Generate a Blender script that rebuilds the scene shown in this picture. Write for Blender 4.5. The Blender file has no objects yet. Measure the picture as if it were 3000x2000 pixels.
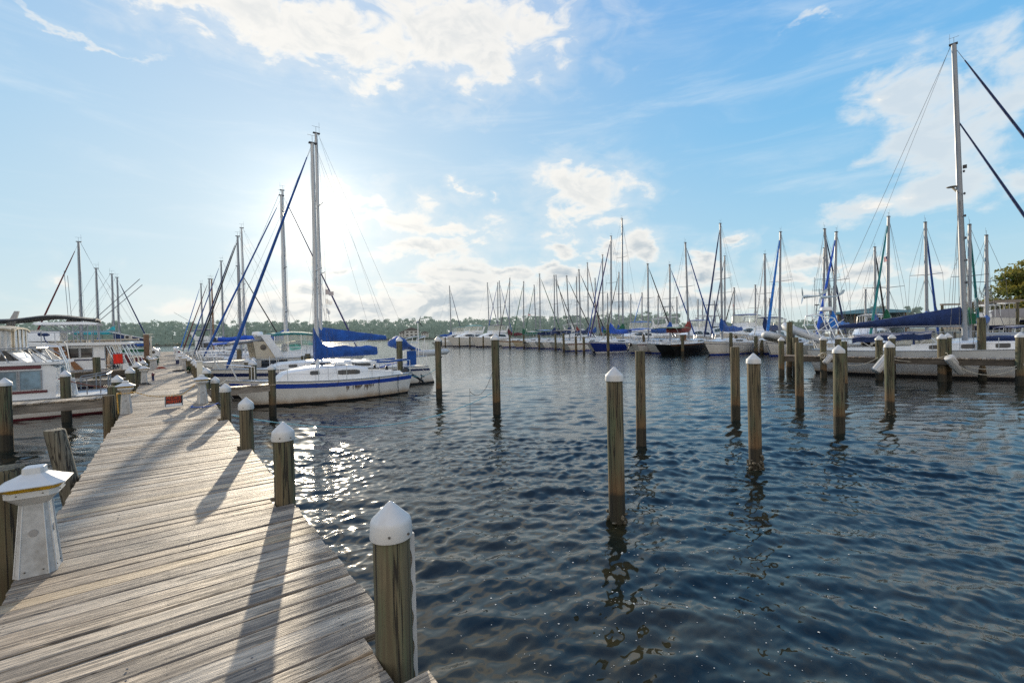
import bpy, math, random
import numpy as np
from mathutils import Vector
R = math.radians
PI = math.pi
random.seed(7)
rng = np.random.default_rng(7)
C = bpy.context.scene.collection
scene = bpy.context.scene

# ------------------------------------------------------------------ camera geometry
F = 1350.0
u1 = np.array([488 - 1500, -3, F]); u1 /= np.linalg.norm(u1)
u2 = np.array([1800, 63, F]); u2 -= u1 * u2.dot(u1); u2 /= np.linalg.norm(u2)
u3 = np.cross(u2, u1)
if u3[1] < 0: u3 = -u3
CAM = np.stack([u2, u1, u3], 1)
EYE = 2.75          # eye above the water
DECK = 1.15         # pier deck above the water

def ray(px, py):
    w = CAM.T @ np.array([px - 1500, 1000 - py, F])
    return w / np.linalg.norm(w)
def ground(px, py, z=0.0):
    d = ray(px, py); t = (z - EYE) / d[2]
    return d[0] * t, d[1] * t
def on_x(px, py, X):            # point of a sight line at a given distance east of the pier
    d = ray(px, py); t = X / d[0]
    return d[1] * t, EYE + d[2] * t
def on_y(px, py, Y):
    d = ray(px, py); t = Y / d[1]
    return d[0] * t, EYE + d[2] * t
def height_at(py, x, y):
    lo, hi = -3, 60
    for _ in range(50):
        m = (lo + hi) / 2
        c = CAM @ np.array([x, y, m - EYE])
        if 1000 - c[1] / c[2] * F > py: lo = m
        else: hi = m
    return m

cam_d = bpy.data.cameras.new('camera'); cam = bpy.data.objects.new('camera', cam_d); C.objects.link(cam)
cam_d.sensor_fit = 'HORIZONTAL'; cam_d.sensor_width = 36; cam_d.lens = F / 3000 * 36
cam_d.clip_start = 0.05; cam_d.clip_end = 8000
from mathutils import Matrix
rt, up, fw = CAM[0], CAM[1], CAM[2]
cam.matrix_world = Matrix(((rt[0], up[0], -fw[0], 0), (rt[1], up[1], -fw[1], 0), (rt[2], up[2], -fw[2], EYE), (0, 0, 0, 1)))
scene.camera = cam
scene.view_settings.view_transform = 'Standard'
scene.view_settings.look = 'None'
scene.view_settings.exposure = 0
scene.cycles.max_bounces = 6
scene.cycles.transparent_max_bounces = 12
scene.cycles.use_denoising = False
scene.cycles.sample_clamp_indirect = 4
scene.cycles.caustics_reflective = False
scene.cycles.caustics_refractive = False

# ------------------------------------------------------------------ node helpers
class NT:
    def __init__(s, tree): s.t = tree; s.n = tree.nodes; s.l = tree.links
    def node(s, typ, **kw):
        nd = s.n.new(typ)
        for k, v in kw.items(): setattr(nd, k, v)
        return nd
    def put(s, sock, v):
        if v is None: return
        if isinstance(v, bpy.types.NodeSocket): s.l.new(v, sock)
        else:
            if sock.type == 'RGBA' and len(v) == 3: v = (*v, 1)
            sock.default_value = v
    def math(s, op, a, b=None, c=None, clamp=False):
        nd = s.node('ShaderNodeMath', operation=op, use_clamp=clamp)
        for i, v in enumerate((a, b, c)): s.put(nd.inputs[i], v)
        return nd.outputs[0]
    def vmath(s, op, a, b=None, scale=None):
        nd = s.node('ShaderNodeVectorMath', operation=op)
        s.put(nd.inputs[0], a)
        if b is not None: s.put(nd.inputs[1], b)
        if scale is not None: s.put(nd.inputs[3], scale)
        return nd.outputs['Value'] if op in ('DOT_PRODUCT', 'LENGTH') else nd.outputs[0]
    def noise(s, vec, scale=5, detail=4, rough=0.55, dist=0.0):
        nd = s.node('ShaderNodeTexNoise'); s.put(nd.inputs['Vector'], vec)
        nd.inputs['Scale'].default_value = scale; nd.inputs['Detail'].default_value = detail
        nd.inputs['Roughness'].default_value = rough; nd.inputs['Distortion'].default_value = dist
        return nd.outputs[0]
    def smooth(s, x, a, b, lo=0.0, hi=1.0):
        nd = s.node('ShaderNodeMapRange', interpolation_type='SMOOTHSTEP')
        s.put(nd.inputs[0], x); nd.inputs[1].default_value = a; nd.inputs[2].default_value = b
        nd.inputs[3].default_value = lo; nd.inputs[4].default_value = hi
        return nd.outputs[0]
    def mix(s, fac, a, b, blend='MIX'):
        nd = s.node('ShaderNodeMix', data_type='RGBA', blend_type=blend)
        s.put(nd.inputs[0], fac); s.put(nd.inputs[6], a); s.put(nd.inputs[7], b)
        return nd.outputs[2]
    def bump(s, h, strength=0.3, dist=0.01, normal=None):
        nd = s.node('ShaderNodeBump'); s.put(nd.inputs['Height'], h)
        nd.inputs['Strength'].default_value = strength; nd.inputs['Distance'].default_value = dist
        if normal is not None: s.put(nd.inputs['Normal'], normal)
        return nd.outputs[0]
    def mapping(s, vec, scale=(1, 1, 1), loc=(0, 0, 0)):
        nd = s.node('ShaderNodeMapping'); s.put(nd.inputs[0], vec)
        nd.inputs['Scale'].default_value = scale; nd.inputs['Location'].default_value = loc
        return nd.outputs[0]

def new_mat(name):
    m = bpy.data.materials.new(name); m.use_nodes = True
    nt = NT(m.node_tree); b = m.node_tree.nodes['Principled BSDF']
    return m, nt, b
def hexlin(r, g, b):
    f = lambda c: (c / 255 / 12.92) if c / 255 <= .04045 else ((c / 255 + .055) / 1.055) ** 2.4
    return (f(r), f(g), f(b))

def pmat(name, col, rough=.5, metal=0., var=.12, vscale=6, bump=.0, bscale=40, stretch=(1, 1, 1), spec=.5, grime=0., sheen=0., trans=0.):
    m, t, b = new_mat(name)
    co = t.node('ShaderNodeTexCoord').outputs['Object']
    v = t.mapping(co, stretch)
    n = t.noise(v, vscale, 5, .6)
    f = t.smooth(n, .3, .7)
    c = t.mix(f, tuple(x * (1 - var) for x in col), tuple(min(1, x * (1 + var)) for x in col))
    if grime:
        g = t.noise(t.mapping(co, (1, 1, .35)), 3.1, 7, .68)
        gf = t.smooth(g, .5, .78, 0, grime)
        c = t.mix(gf, c, tuple(x * y for x, y in zip(col, (.42, .36, .28))))
    t.put(b.inputs['Base Color'], c)
    b.inputs['Roughness'].default_value = rough; b.inputs['Metallic'].default_value = metal
    b.inputs['Specular IOR Level'].default_value = spec
    if sheen: b.inputs['Sheen Weight'].default_value = sheen
    if bump:
        bn = t.noise(v, bscale, 4, .6)
        t.put(b.inputs['Normal'], t.bump(bn, bump, .02))
    if trans:
        tr = t.node('ShaderNodeBsdfTranslucent'); t.put(tr.inputs[0], c)
        mx = t.node('ShaderNodeMixShader'); mx.inputs[0].default_value = trans
        t.l.new(b.outputs[0], mx.inputs[1]); t.l.new(tr.outputs[0], mx.inputs[2])
        t.l.new(mx.outputs[0], t.n['Material Output'].inputs[0])
    return m

def hull_mat(name, col, stain=.5, rough=.25, streaks=0.):
    """gelcoat or hull paint with the scum that gathers above the waterline"""
    m, t, b = new_mat(name)
    pos = t.node('ShaderNodeNewGeometry').outputs['Position']
    z = t.node('ShaderNodeSeparateXYZ'); t.l.new(pos, z.inputs[0]); z = z.outputs[2]
    n = t.noise(t.mapping(pos, (1, 1, .3)), 1.7, 6, .62)
    zz = t.math('ADD', z, t.math('MULTIPLY', t.math('SUBTRACT', n, .5), -.5))
    sf = t.math('MULTIPLY', t.smooth(zz, .42, .03), stain)
    base = t.mix(t.smooth(t.noise(pos, 2.3, 5, .6), .3, .7), tuple(x * .9 for x in col), col)
    c = t.mix(sf, base, (.34, .21, .10))
    if streaks:
        s = t.noise(t.mapping(pos, (7, 7, .5)), 1.5, 4, .6)
        c = t.mix(t.smooth(s, .6, .75, 0, streaks), c, (.12, .1, .09))
    c = t.mix(t.smooth(z, .10, .05), c, (.018, .017, .012))
    t.put(b.inputs['Base Color'], c); b.inputs['Roughness'].default_value = rough
    b.inputs['Coat Weight'].default_value = .15
    return m

# ------------------------------------------------------------------ mesh builder
class MB:
    def __init__(s): s.v = []; s.f = []; s.m = []
    def add(s, vs, fs, mi=0):
        o = len(s.v); s.v += [tuple(map(float, p)) for p in vs]
        for q in fs: s.f.append(tuple(i + o for i in q)); s.m.append(mi)
    def box(s, c, d, rz=0., mi=0, ry=0., top=1.0):
        hx, hy, hz = d[0] / 2, d[1] / 2, d[2] / 2
        vs = []
        cz, sz = math.cos(rz), math.sin(rz); cy, sy = math.cos(ry), math.sin(ry)
        for k in (-1, 1):
            sc = top if k > 0 else 1.
            for i, j in ((-1, -1), (1, -1), (1, 1), (-1, 1)):
                x, y, z = i * hx * sc, j * hy * sc, k * hz
                x, z = x * cy + z * sy, -x * sy + z * cy
                vs.append((c[0] + x * cz - y * sz, c[1] + x * sz + y * cz, c[2] + z))
        s.add(vs, [(0, 3, 2, 1), (4, 5, 6, 7), (0, 1, 5, 4), (1, 2, 6, 5), (2, 3, 7, 6), (3, 0, 4, 7)], mi)
    def loft(s, rings, closed=True, cap=True, mi=0, mis=None):
        n = len(rings[0]); o = len(s.v)
        for r in rings: s.v += [tuple(map(float, p)) for p in r]
        for a in range(len(rings) - 1):
            for k in range(n if closed else n - 1):
                k2 = (k + 1) % n
                s.f.append((o + a * n + k, o + a * n + k2, o + (a + 1) * n + k2, o + (a + 1) * n + k))
                s.m.append(mis[k] if mis else mi)
        if cap and closed:
            s.f.append(tuple(o + k for k in reversed(range(n)))); s.m.append(mi)
            s.f.append(tuple(o + (len(rings) - 1) * n + k for k in range(n))); s.m.append(mi)
    def tube(s, pts, r, n=8, cap=True, mi=0, sq=1.0):
        pts = [Vector(p) for p in pts]; rings = []
        rr = r if isinstance(r, (list, tuple)) else [r] * len(pts)
        prev = None
        for i, p in enumerate(pts):
            if i == 0: d = pts[1] - p
            elif i == len(pts) - 1: d = p - pts[-2]
            else: d = (pts[i + 1] - p).normalized() + (p - pts[i - 1]).normalized()
            if d.length < 1e-9: d = Vector((0, 0, 1))
            d.normalize()
            if prev is None:
                a = Vector((1, 0, 0)) if abs(d.x) < .9 else Vector((0, 1, 0))
            else: a = prev
            a = (a - d * a.dot(d)).normalized(); prev = a
            b = d.cross(a)
            rings.append([p + a * (rr[i] * math.cos(2 * PI * k / n)) + b * (rr[i] * sq * math.sin(2 * PI * k / n)) for k in range(n)])
        s.loft(rings, True, cap, mi)
    def lathe(s, prof, c=(0, 0, 0), n=20, mi=0, mis=None, ph=0., wob=None):
        rings = []
        for r, z in prof:
            ring = []
            for k in range(n):
                a = 2 * PI * k / n + ph
                q = r * (1 + (wob(a, z) if wob else 0))
                ring.append((c[0] + q * math.cos(a), c[1] + q * math.sin(a), c[2] + z))
            rings.append(ring)
        o = len(s.m)
        s.loft(rings, True, True, mi)
        if mis:
            for a in range(len(rings) - 1):
                for k in range(n): s.m[o + a * n + k] = mis[a]
    def prism(s, poly, y0, y1, mi=0, taper=0., z0=0.):
        n = len(poly)
        def yy(y, z): return y - math.copysign(taper * (z - z0), y)
        s.add([(x, yy(y0, z), z) for x, z in poly] + [(x, yy(y1, z), z) for x, z in poly],
              [tuple(range(n)), tuple(reversed(range(n, 2 * n)))] + [(k, n + k, n + (k + 1) % n, (k + 1) % n) for k in range(n)], mi)
    def ball(s, c, r, n=10, m=7, mi=0):
        if not isinstance(r, (tuple, list)): r = (r, r, r)
        rings = []
        for i in range(m + 1):
            t = PI * i / m
            q = max(.001, math.sin(t))
            rings.append([(c[0] + r[0] * q * math.cos(2 * PI * k / n), c[1] + r[1] * q * math.sin(2 * PI * k / n), c[2] - r[2] * math.cos(t)) for k in range(n)])
        s.loft(rings, True, True, mi)
    def build(s, name, mats, parent=None, smooth=35):
        me = bpy.data.meshes.new(name); me.from_pydata(s.v, [], s.f)
        mats = mats if isinstance(mats, (list, tuple)) else [mats]
        for m in mats: me.materials.append(m)
        if len(mats) > 1: me.polygons.foreach_set('material_index', s.m)
        if smooth:
            me.polygons.foreach_set('use_smooth', [True] * len(me.polygons))
            me.set_sharp_from_angle(angle=R(smooth))
        me.update()
        o = bpy.data.objects.new(name, me); C.objects.link(o)
        if parent is not None: o.parent = parent
        return o

def pieces(mb, name, mats, parent, smooth=35):
    """every connected piece of a builder as a part of its own"""
    par = list(range(len(mb.v)))
    def find(a):
        while par[a] != a: par[a] = par[par[a]]; a = par[a]
        return a
    for q in mb.f:
        for k in q[1:]: par[find(k)] = find(q[0])
    grp = {}
    for q, mi in zip(mb.f, mb.m): grp.setdefault(find(q[0]), []).append((q, mi))
    out = []
    for fs in grp.values():
        ids = sorted({i for q, _ in fs for i in q}); ix = {i: n for n, i in enumerate(ids)}
        p = MB(); p.v = [mb.v[i] for i in ids]; p.f = [tuple(ix[i] for i in q) for q, _ in fs]; p.m = [mi for _, mi in fs]
        out.append(p.build(name, mats, parent, smooth))
    return out

def empty(name, loc=(0, 0, 0), rz=0.):
    o = bpy.data.objects.new(name, None); C.objects.link(o)
    o.empty_display_size = .2
    o.location = loc; o.rotation_euler = (0, 0, rz); return o
def tag(o, label=None, cat=None, group=None, kind=None):
    if label: o['label'] = label
    if cat: o['category'] = cat
    if group: o['group'] = group
    if kind: o['kind'] = kind
    return o
def thing(name, label, cat, loc=(0, 0, 0), rz=0., group=None):
    return tag(empty(name, loc, rz), label, cat, group)
def copy_tree(o, parent=None):
    c = o.copy(); C.objects.link(c)
    if parent is not None: c.parent = parent
    for ch in list(o.children): copy_tree(ch, c)
    return c
def sag(a, b, d, n=12):
    a = Vector(a); b = Vector(b)
    return [a.lerp(b, i / n) - Vector((0, 0, d * 4 * (i / n) * (1 - i / n))) for i in range(n + 1)]
# ------------------------------------------------------------------ sky, sun
SUN_AZ, SUN_EL = 14.0, 13.6
sun_dir = Vector((math.sin(R(SUN_AZ)) * math.cos(R(SUN_EL)), math.cos(R(SUN_AZ)) * math.cos(R(SUN_EL)), math.sin(R(SUN_EL))))
w = bpy.data.worlds.new('World'); scene.world = w; w.use_nodes = True
t = NT(w.node_tree)
bg = t.n['Background']
sky = t.node('ShaderNodeTexSky', sky_type='NISHITA')
sky.sun_disc = False; sky.sun_elevation = R(SUN_EL); sky.sun_rotation = R(SUN_AZ)
sky.altitude = 0; sky.air_density = 1.0; sky.dust_density = .6; sky.ozone_density = 2.0
d = t.node('ShaderNodeTexCoord').outputs['Generated']
d = t.vmath('NORMALIZE', d)
sep = t.node('ShaderNodeSeparateXYZ'); t.l.new(d, sep.inputs[0])
az = t.math('ARCTAN2', sep.outputs[0], sep.outputs[1])
el = t.math('ARCSINE', sep.outputs[2])
sd = t.vmath('DOT_PRODUCT', d, tuple(sun_dir))
sdp = t.math('MAXIMUM', sd, 0.0)
# clear air: pale at the horizon, azure overhead, whitened towards the sun
elp = t.math('MAXIMUM', el, 0.0)
grad = t.node('ShaderNodeValToRGB'); t.put(grad.inputs[0], t.math('DIVIDE', elp, R(60)))
cr = grad.color_ramp
cr.elements[0].position = 0.; cr.elements[0].color = (.66, .78, .78, 1)
cr.elements[1].position = 1.; cr.elements[1].color = (.07, .27, .70, 1)
for p, c in ((.06, (.58, .79, .86)), (.15, (.42, .71, .90)), (.35, (.22, .56, .90)), (.6, (.115, .41, .85))):
    e = cr.elements.new(p); e.color = (*c, 1)
wide = t.math('POWER', sdp, 5.0)
clear = t.mix(t.math('MULTIPLY', wide, .54), grad.outputs[0], (.84, .89, .89))
skyc = t.mix(.93, t.vmath('SCALE', sky.outputs[0], scale=.03), clear)
# cirrus veil
cv = t.node('ShaderNodeCombineXYZ'); t.l.new(t.math('MULTIPLY', az, 2.2), cv.inputs[0]); t.l.new(t.math('MULTIPLY', el, 11.), cv.inputs[1])
rotm = t.node('ShaderNodeMapping'); t.l.new(cv.outputs[0], rotm.inputs[0]); rotm.inputs['Rotation'].default_value = (0, 0, R(-14))
ci = t.noise(rotm.outputs[0], 1.4, 9, .62, .6)
cif = t.math('MULTIPLY', t.smooth(ci, .44, .82), t.smooth(el, R(3), R(12), 0, .36))
skyc = t.mix(cif, skyc, (.86, .92, .95))
# cumulus
ae = t.node('ShaderNodeCombineXYZ'); t.l.new(az, ae.inputs[0]); t.l.new(el, ae.inputs[1]); ae = ae.outputs[0]
blobs = [(570, 15, 190, 70, 1.05), (780, 50, 310, 120, 1.15), (980, 90, 230, 100, 1.15), (1330, 90, 310, 150, 1.15), (1410, 215, 110, 95, 1.0), (1120, 205, 130, 55, .8), (1560, 60, 130, 80, .7),
         (1040, 560, 110, 65, .8), (1170, 640, 150, 65, .85), (1310, 668, 190, 40, .75), (1230, 740, 140, 36, .95), (1370, 800, 150, 44, 1.), (1190, 842, 90, 20, .75),
         (1700, 570, 130, 82, 1.2), (1655, 620, 90, 50, .9), (1357, 560, 40, 30, .55), (1440, 580, 20, 18, .4), (1655, 712, 58, 30, .85), (1885, 705, 60, 52, .9), (1800, 720, 60, 40, .75),
         (1680, 800, 100, 40, .8), (1600, 830, 120, 30, .7), (2020, 800, 75, 38, .8), (2150, 718, 55, 24, .7), (2050, 760, 60, 22, .5), (2390, 765, 110, 36, .85), (2560, 790, 95, 38, .8), (2330, 815, 80, 22, .5), (2760, 800, 120, 30, .5),
         (2560, 300, 60, 40, .4), (2545, 585, 60, 30, .5),
         (880, 740, 160, 40, .6), (900, 850, 180, 34, .6), (150, 835, 70, 22, .35), (1000, 905, 330, 40, .95), (1330, 895, 220, 46, 1.), (1560, 905, 240, 44, .95), (1800, 885, 260, 44, .85), (2100, 880, 240, 36, .7), (2400, 870, 240, 34, .55), (1480, 775, 70, 22, .7), (1245, 855, 90, 24, .8), (1010, 790, 90, 26, .6), (1620, 770, 60, 18, .6), (1130, 930, 160, 20, .8), (2500, 800, 60, 20, .6), (700, 905, 260, 30, .6)]
wn = t.node('ShaderNodeTexNoise'); t.put(wn.inputs['Vector'], t.vmath('MULTIPLY', ae, (1., 1.8, 1))); wn.inputs['Scale'].default_value = 7.; wn.inputs['Detail'].default_value = 5; wn.inputs['Roughness'].default_value = .6
wsep = t.node('ShaderNodeSeparateColor'); t.l.new(wn.outputs['Color'], wsep.inputs[0])
wv = t.node('ShaderNodeCombineXYZ')
t.l.new(t.math('MULTIPLY', t.math('SUBTRACT', wsep.outputs[0], .5), .17), wv.inputs[0]); t.l.new(t.math('MULTIPLY', t.math('MULTIPLY', t.math('SUBTRACT', wsep.outputs[1], .5), .20), t.smooth(el, R(0), R(20), .25, 1.)), wv.inputs[1])
aw = t.vmath('ADD', ae, wv.outputs[0])
def coverage(lst):
    cov = None
    for px, py, rx, ry, s in lst:
        dd = ray(px, py); a0, e0 = math.atan2(dd[0], dd[1]), math.asin(dd[2])
        d1 = ray(px + rx, py); d2 = ray(px, py - ry)
        sa = abs(math.atan2(d1[0], d1[1]) - a0); se = abs(math.asin(d2[2]) - e0)
        q = t.vmath('MULTIPLY', t.vmath('SUBTRACT', aw, (a0, e0, 0)), (1 / sa, 1 / se, 0))
        ln = t.math('SUBTRACT', s, t.vmath('LENGTH', q))
        cov = ln if cov is None else t.math('MAXIMUM', cov, ln)
    return t.math('MAXIMUM', cov, -1.2)
soft = [(2620, 290, 180, 140, 1.05), (2740, 420, 190, 140, 1.0), (2720, 550, 240, 85, 1.0), (2510, 595, 110, 60, .85), (2900, 320, 190, 260, .8), (2980, 540, 160, 90, .8), (2350, 45, 200, 40, .4), (200, 95, 420, 30, .5)]
nv = t.vmath('MULTIPLY', ae, (1.15, 2.1, 1))
n1 = t.noise(nv, 11, 12, .58, .75)
n2 = t.noise(t.vmath('ADD', nv, (-.010, .030, .0)), 11, 12, .58, .75)
low = t.smooth(el, R(16), R(6))
cov = t.math('ADD', coverage(blobs), t.math('MULTIPLY', low, .36)); covs = coverage(soft)
def dens(c, n, amp): return t.math('ADD', t.math('MULTIPLY', c, .95), t.math('MULTIPLY', t.math('SUBTRACT', n, .44), amp))
dn1 = dens(cov, n1, 2.2); dn2 = dens(cov, n2, 2.2); ds = dens(covs, n1, 1.7)
alpha = t.smooth(dn1, -.06, .70)
veil = t.smooth(dn1, -.65, .25, 0, .24)
alpha = t.math('MAXIMUM', alpha, veil)
alphas = t.smooth(ds, -.12, .70, 0, .80)
thick = t.smooth(dn1, .35, 1.15)
lit = t.smooth(t.math('SUBTRACT', dn1, dn2), -.20, .30)           # thinner towards the sun and the zenith = brighter
shade = t.math('MULTIPLY', thick, t.math('SUBTRACT', 1., t.math('MULTIPLY', lit, .7)))
shade = t.math('MULTIPLY', shade, t.math('ADD', .36, t.math('MULTIPLY', low, .64)))
ccol = t.mix(shade, (1.0, .965, .90), (.42, .50, .57))
nearsun = t.math('POWER', sdp, 9.)
ccol = t.mix(t.math('MULTIPLY', nearsun, .15), ccol, (1.0, .96, .88))
skyc = t.mix(alphas, skyc, t.mix(t.smooth(ds, .2, .9), (.90, .905, .88), (.72, .775, .81)))
skyc = t.mix(t.math('MULTIPLY', alpha, .90), skyc, ccol)
# unseen bright cloud added behind the viewer as fill light
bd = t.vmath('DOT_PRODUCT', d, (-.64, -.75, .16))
fill_cloud = t.math('MULTIPLY', t.smooth(bd, .12, .60), t.smooth(n1, .30, .55, .35, 1.))
skyc = t.mix(fill_cloud, skyc, (1.18, 1.10, 1.0))
# glow around the sun
g1 = t.math('MULTIPLY', t.math('POWER', sdp, 900.), 1.1)
g2 = t.math('MULTIPLY', t.math('POWER', sdp, 120.), .25)
g3 = t.math('MULTIPLY', t.math('POWER', sdp, 14.), .09)
g = t.math('ADD', t.math('ADD', g1, g2), g3)
gc = t.vmath('SCALE', (1.0, .90, .73), scale=g)
skyc = t.vmath('ADD', skyc, gc)
# horizon haze, and the lower half brightened in blue to lighten wave reflections
hz = t.smooth(el, R(4.0), R(0.2), 0, .38)
skyc = t.mix(hz, skyc, (.80, .85, .82))
skyc = t.mix(t.smooth(el, R(-.1), R(-3)), skyc, (.36, .46, .54))
# the tinted sky is authored at display scale; the Background runs at sky strength 0.1
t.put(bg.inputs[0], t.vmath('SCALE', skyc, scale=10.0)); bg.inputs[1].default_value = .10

sl = bpy.data.lights.new('sun', 'SUN'); sl.energy = 5.0; sl.angle = R(.6); sl.color = (1., .85, .63)
so = bpy.data.objects.new('sun', sl); C.objects.link(so)
so.rotation_euler = sun_dir.to_track_quat('Z', 'Y').to_euler(); so.location = (20, 60, 30)
# ------------------------------------------------------------------ materials
MAT = {}
MAT['white_plastic'] = pmat('white_plastic', (.60, .60, .595), .48, var=.07, grime=.5, bump=.04)
MAT['grey_plastic'] = pmat('weathered_white_plastic', (.43, .425, .415), .6, var=.16, vscale=18, grime=.7, bump=.08)
MAT['gel'] = pmat('white_gelcoat', (.78, .79, .80), .28, var=.05, vscale=3, grime=.22)
MAT['gel_cream'] = pmat('cream_gelcoat', (.70, .66, .56), .32, var=.06, vscale=3, grime=.25)
MAT['tan_gel'] = pmat('tan_panel', (.52, .46, .36), .45, var=.06, grime=.2)
MAT['nonskid'] = pmat('deck_nonskid', (.66, .66, .64), .6, var=.08, grime=.3)
MAT['alu'] = pmat('anodised_aluminium', (.27, .29, .32), .38, .25, var=.05, stretch=(1, 1, .2))
MAT['white_paint'] = pmat('white_spar_paint', (.58, .59, .60), .35, var=.05, stretch=(1, 1, .2), grime=.15)
MAT['steel'] = pmat('stainless_steel', (.72, .73, .75), .22, .85, var=.04)
MAT['wire'] = pmat('rigging_wire', (.12, .125, .14), .75, 0., var=.03, spec=.2)
MAT['black'] = pmat('black_plastic', (.02, .02, .023), .38, var=.15)
MAT['rubber'] = pmat('black_rubber', (.025, .025, .026), .7, var=.15)
MAT['bronze'] = pmat('dark_bronze', (.10, .085, .07), .5, .2)
MAT['wood_trim'] = pmat('varnished_teak', (.26, .115, .045), .4, var=.25, vscale=4, stretch=(1, 8, 8))
MAT['grey_timber'] = pmat('weathered_timber', (.25, .215, .18), .85, var=.35, vscale=3, stretch=(.6, 6, 6), bump=.35, bscale=18, grime=.4)
MAT['dark_timber'] = pmat('wet_timber', (.085, .068, .052), .8, var=.4, vscale=3, stretch=(.6, 6, 6), bump=.3, bscale=18)
MAT['brown_timber'] = pmat('brown_post_timber', (.17, .10, .062), .8, var=.3, vscale=4, stretch=(6, 6, .6), bump=.3)
MAT['yellow'] = pmat('yellow_lens', (.72, .44, .015), .35, var=.3, vscale=9, trans=.25)
MAT['chain_yellow'] = pmat('yellow_chain', (.62, .36, .06), .5, var=.2)
MAT['red_fabric'] = pmat('red_mesh_fabric', (.72, .045, .02), .8, var=.1, bump=.1, trans=.4)
MAT['orange'] = pmat('orange_sign', (.75, .08, .02), .45, var=.06)
MAT['sign_white'] = pmat('sign_white', (.8, .8, .8), .5, var=.03)
MAT['ink'] = pmat('sign_black', (.012, .012, .012), .5)
MAT['maroon'] = pmat('maroon_stripe', (.11, .018, .028), .35, var=.1)
MAT['navy_paint'] = pmat('navy_paint', (.012, .022, .085), .3, var=.1)
MAT['blue_paint'] = pmat('blue_paint', (.02, .06, .35), .3, var=.1)
MAT['rope_white'] = pmat('pale_rope', (.52, .47, .38), .85, var=.2, bump=.3, bscale=90)
MAT['rope_cyan'] = pmat('cyan_rope', (.12, .42, .52), .8, var=.2)
MAT['rope_blue'] = pmat('blue_hose', (.02, .10, .42), .5, var=.2)
MAT['rope_red'] = pmat('red_rope', (.35, .10, .07), .85, var=.2)
MAT['fender'] = pmat('white_fender', (.50, .50, .50), .5, var=.08, grime=.5)
MAT['inflatable'] = pmat('grey_inflatable', (.50, .52, .54), .55, var=.06, grime=.3)
MAT['green_plastic'] = pmat('green_plastic', (.015, .16, .05), .5, var=.2)
MAT['leaf_dark'] = pmat('potted_leaves', (.03, .07, .025), .7, var=.5, vscale=20, trans=.3)
MAT['roof_blue'] = pmat('blue_roof', (.12, .28, .38), .5, var=.1)
MAT['wall_grey'] = pmat('boathouse_wall', (.50, .60, .66), .7, var=.08)
MAT['house_wall'] = pmat('house_siding', (.55, .56, .54), .7, var=.08)
MAT['house_roof'] = pmat('shingle_roof', (.14, .13, .13), .9, var=.2)
MAT['shore'] = pmat('sandy_bank', (.13, .12, .08), .95, var=.3, vscale=.5, bump=.2, bscale=3)
MAT['flag_blue'] = pmat('flag_blue', (.02, .03, .13), .8)
MAT['flag_red'] = pmat('flag_red', (.5, .03, .04), .8, trans=.4)
MAT['flag_white'] = pmat('flag_white', (.75, .75, .75), .8, trans=.4)
MAT['barnacle'] = pmat('oyster_shell', (.10, .085, .06), .85, var=.7, vscale=30, bump=.6, bscale=50)

def cloth(name, col, trans=.12):
    m, t, b = new_mat(name)
    co = t.node('ShaderNodeTexCoord').outputs['Object']
    f = t.smooth(t.noise(co, 3.2, 6, .6), .3, .72)
    c = t.mix(f, tuple(x * .72 for x in col), tuple(min(1, x * 1.25) for x in col))
    t.put(b.inputs['Base Color'], c); b.inputs['Roughness'].default_value = .78
    b.inputs['Sheen Weight'].default_value = .25
    h = t.math('ADD', t.noise(t.mapping(co, (5, 1, 1.6)), 1.6, 3, .5, .8), t.math('MULTIPLY', t.noise(co, 60, 2), .12))
    nb = t.bump(h, .55, .09); t.put(b.inputs['Normal'], nb)
    tr = t.node('ShaderNodeBsdfTranslucent'); t.put(tr.inputs[0], c)
    mx = t.node('ShaderNodeMixShader'); mx.inputs[0].default_value = trans
    t.l.new(b.outputs[0], mx.inputs[1]); t.l.new(tr.outputs[0], mx.inputs[2])
    t.l.new(mx.outputs[0], t.n['Material Output'].inputs[0])
    return m
CL = {k: cloth('canvas_' + k, c) for k, c in dict(
    blue=(.010, .085, .36), royal=(.012, .10, .55), navy=(.010, .032, .125), sky=(.02, .19, .62), teal=(.012, .20, .21), aqua=(.02, .42, .50),
    green=(.008, .12, .055), maroon=(.13, .016, .022), rust=(.24, .035, .022), black=(.018, .02, .024), white=(.72, .72, .70), purple=(.04, .035, .16), tan=(.45, .38, .27), red=(.35, .03, .025), grey=(.16, .16, .17)).items()}

def glass_mat(name, col, rough=.06):
    m, t, b = new_mat(name)
    co = t.node('ShaderNodeTexCoord').outputs['Object']
    c = t.mix(t.smooth(t.noise(co, 3, 4), .35, .7), col, tuple(x * 2.2 + .004 for x in col))
    t.put(b.inputs['Base Color'], c); b.inputs['Roughness'].default_value = rough
    b.inputs['Specular IOR Level'].default_value = .6
    return m
MAT['glass'] = glass_mat('tinted_glass', (.012, .014, .017))
MAT['glass_blue'] = glass_mat('curtained_glass', (.095, .15, .19), .2)
MAT['glass_green'] = glass_mat('green_windscreen', (.10, .30, .26), .1)

m, t, b = new_mat('clear_vinyl')
t.put(b.inputs['Base Color'], (.75, .74, .66)); b.inputs['Roughness'].default_value = .12
tr = t.node('ShaderNodeBsdfTransparent'); tr.inputs[0].default_value = (.92, .9, .84, 1)
mx = t.node('ShaderNodeMixShader'); mx.inputs[0].default_value = .42
t.l.new(tr.outputs[0], mx.inputs[1]); t.l.new(b.outputs[0], mx.inputs[2]); t.l.new(mx.outputs[0], t.n['Material Output'].inputs[0])
MAT['vinyl'] = m

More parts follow.
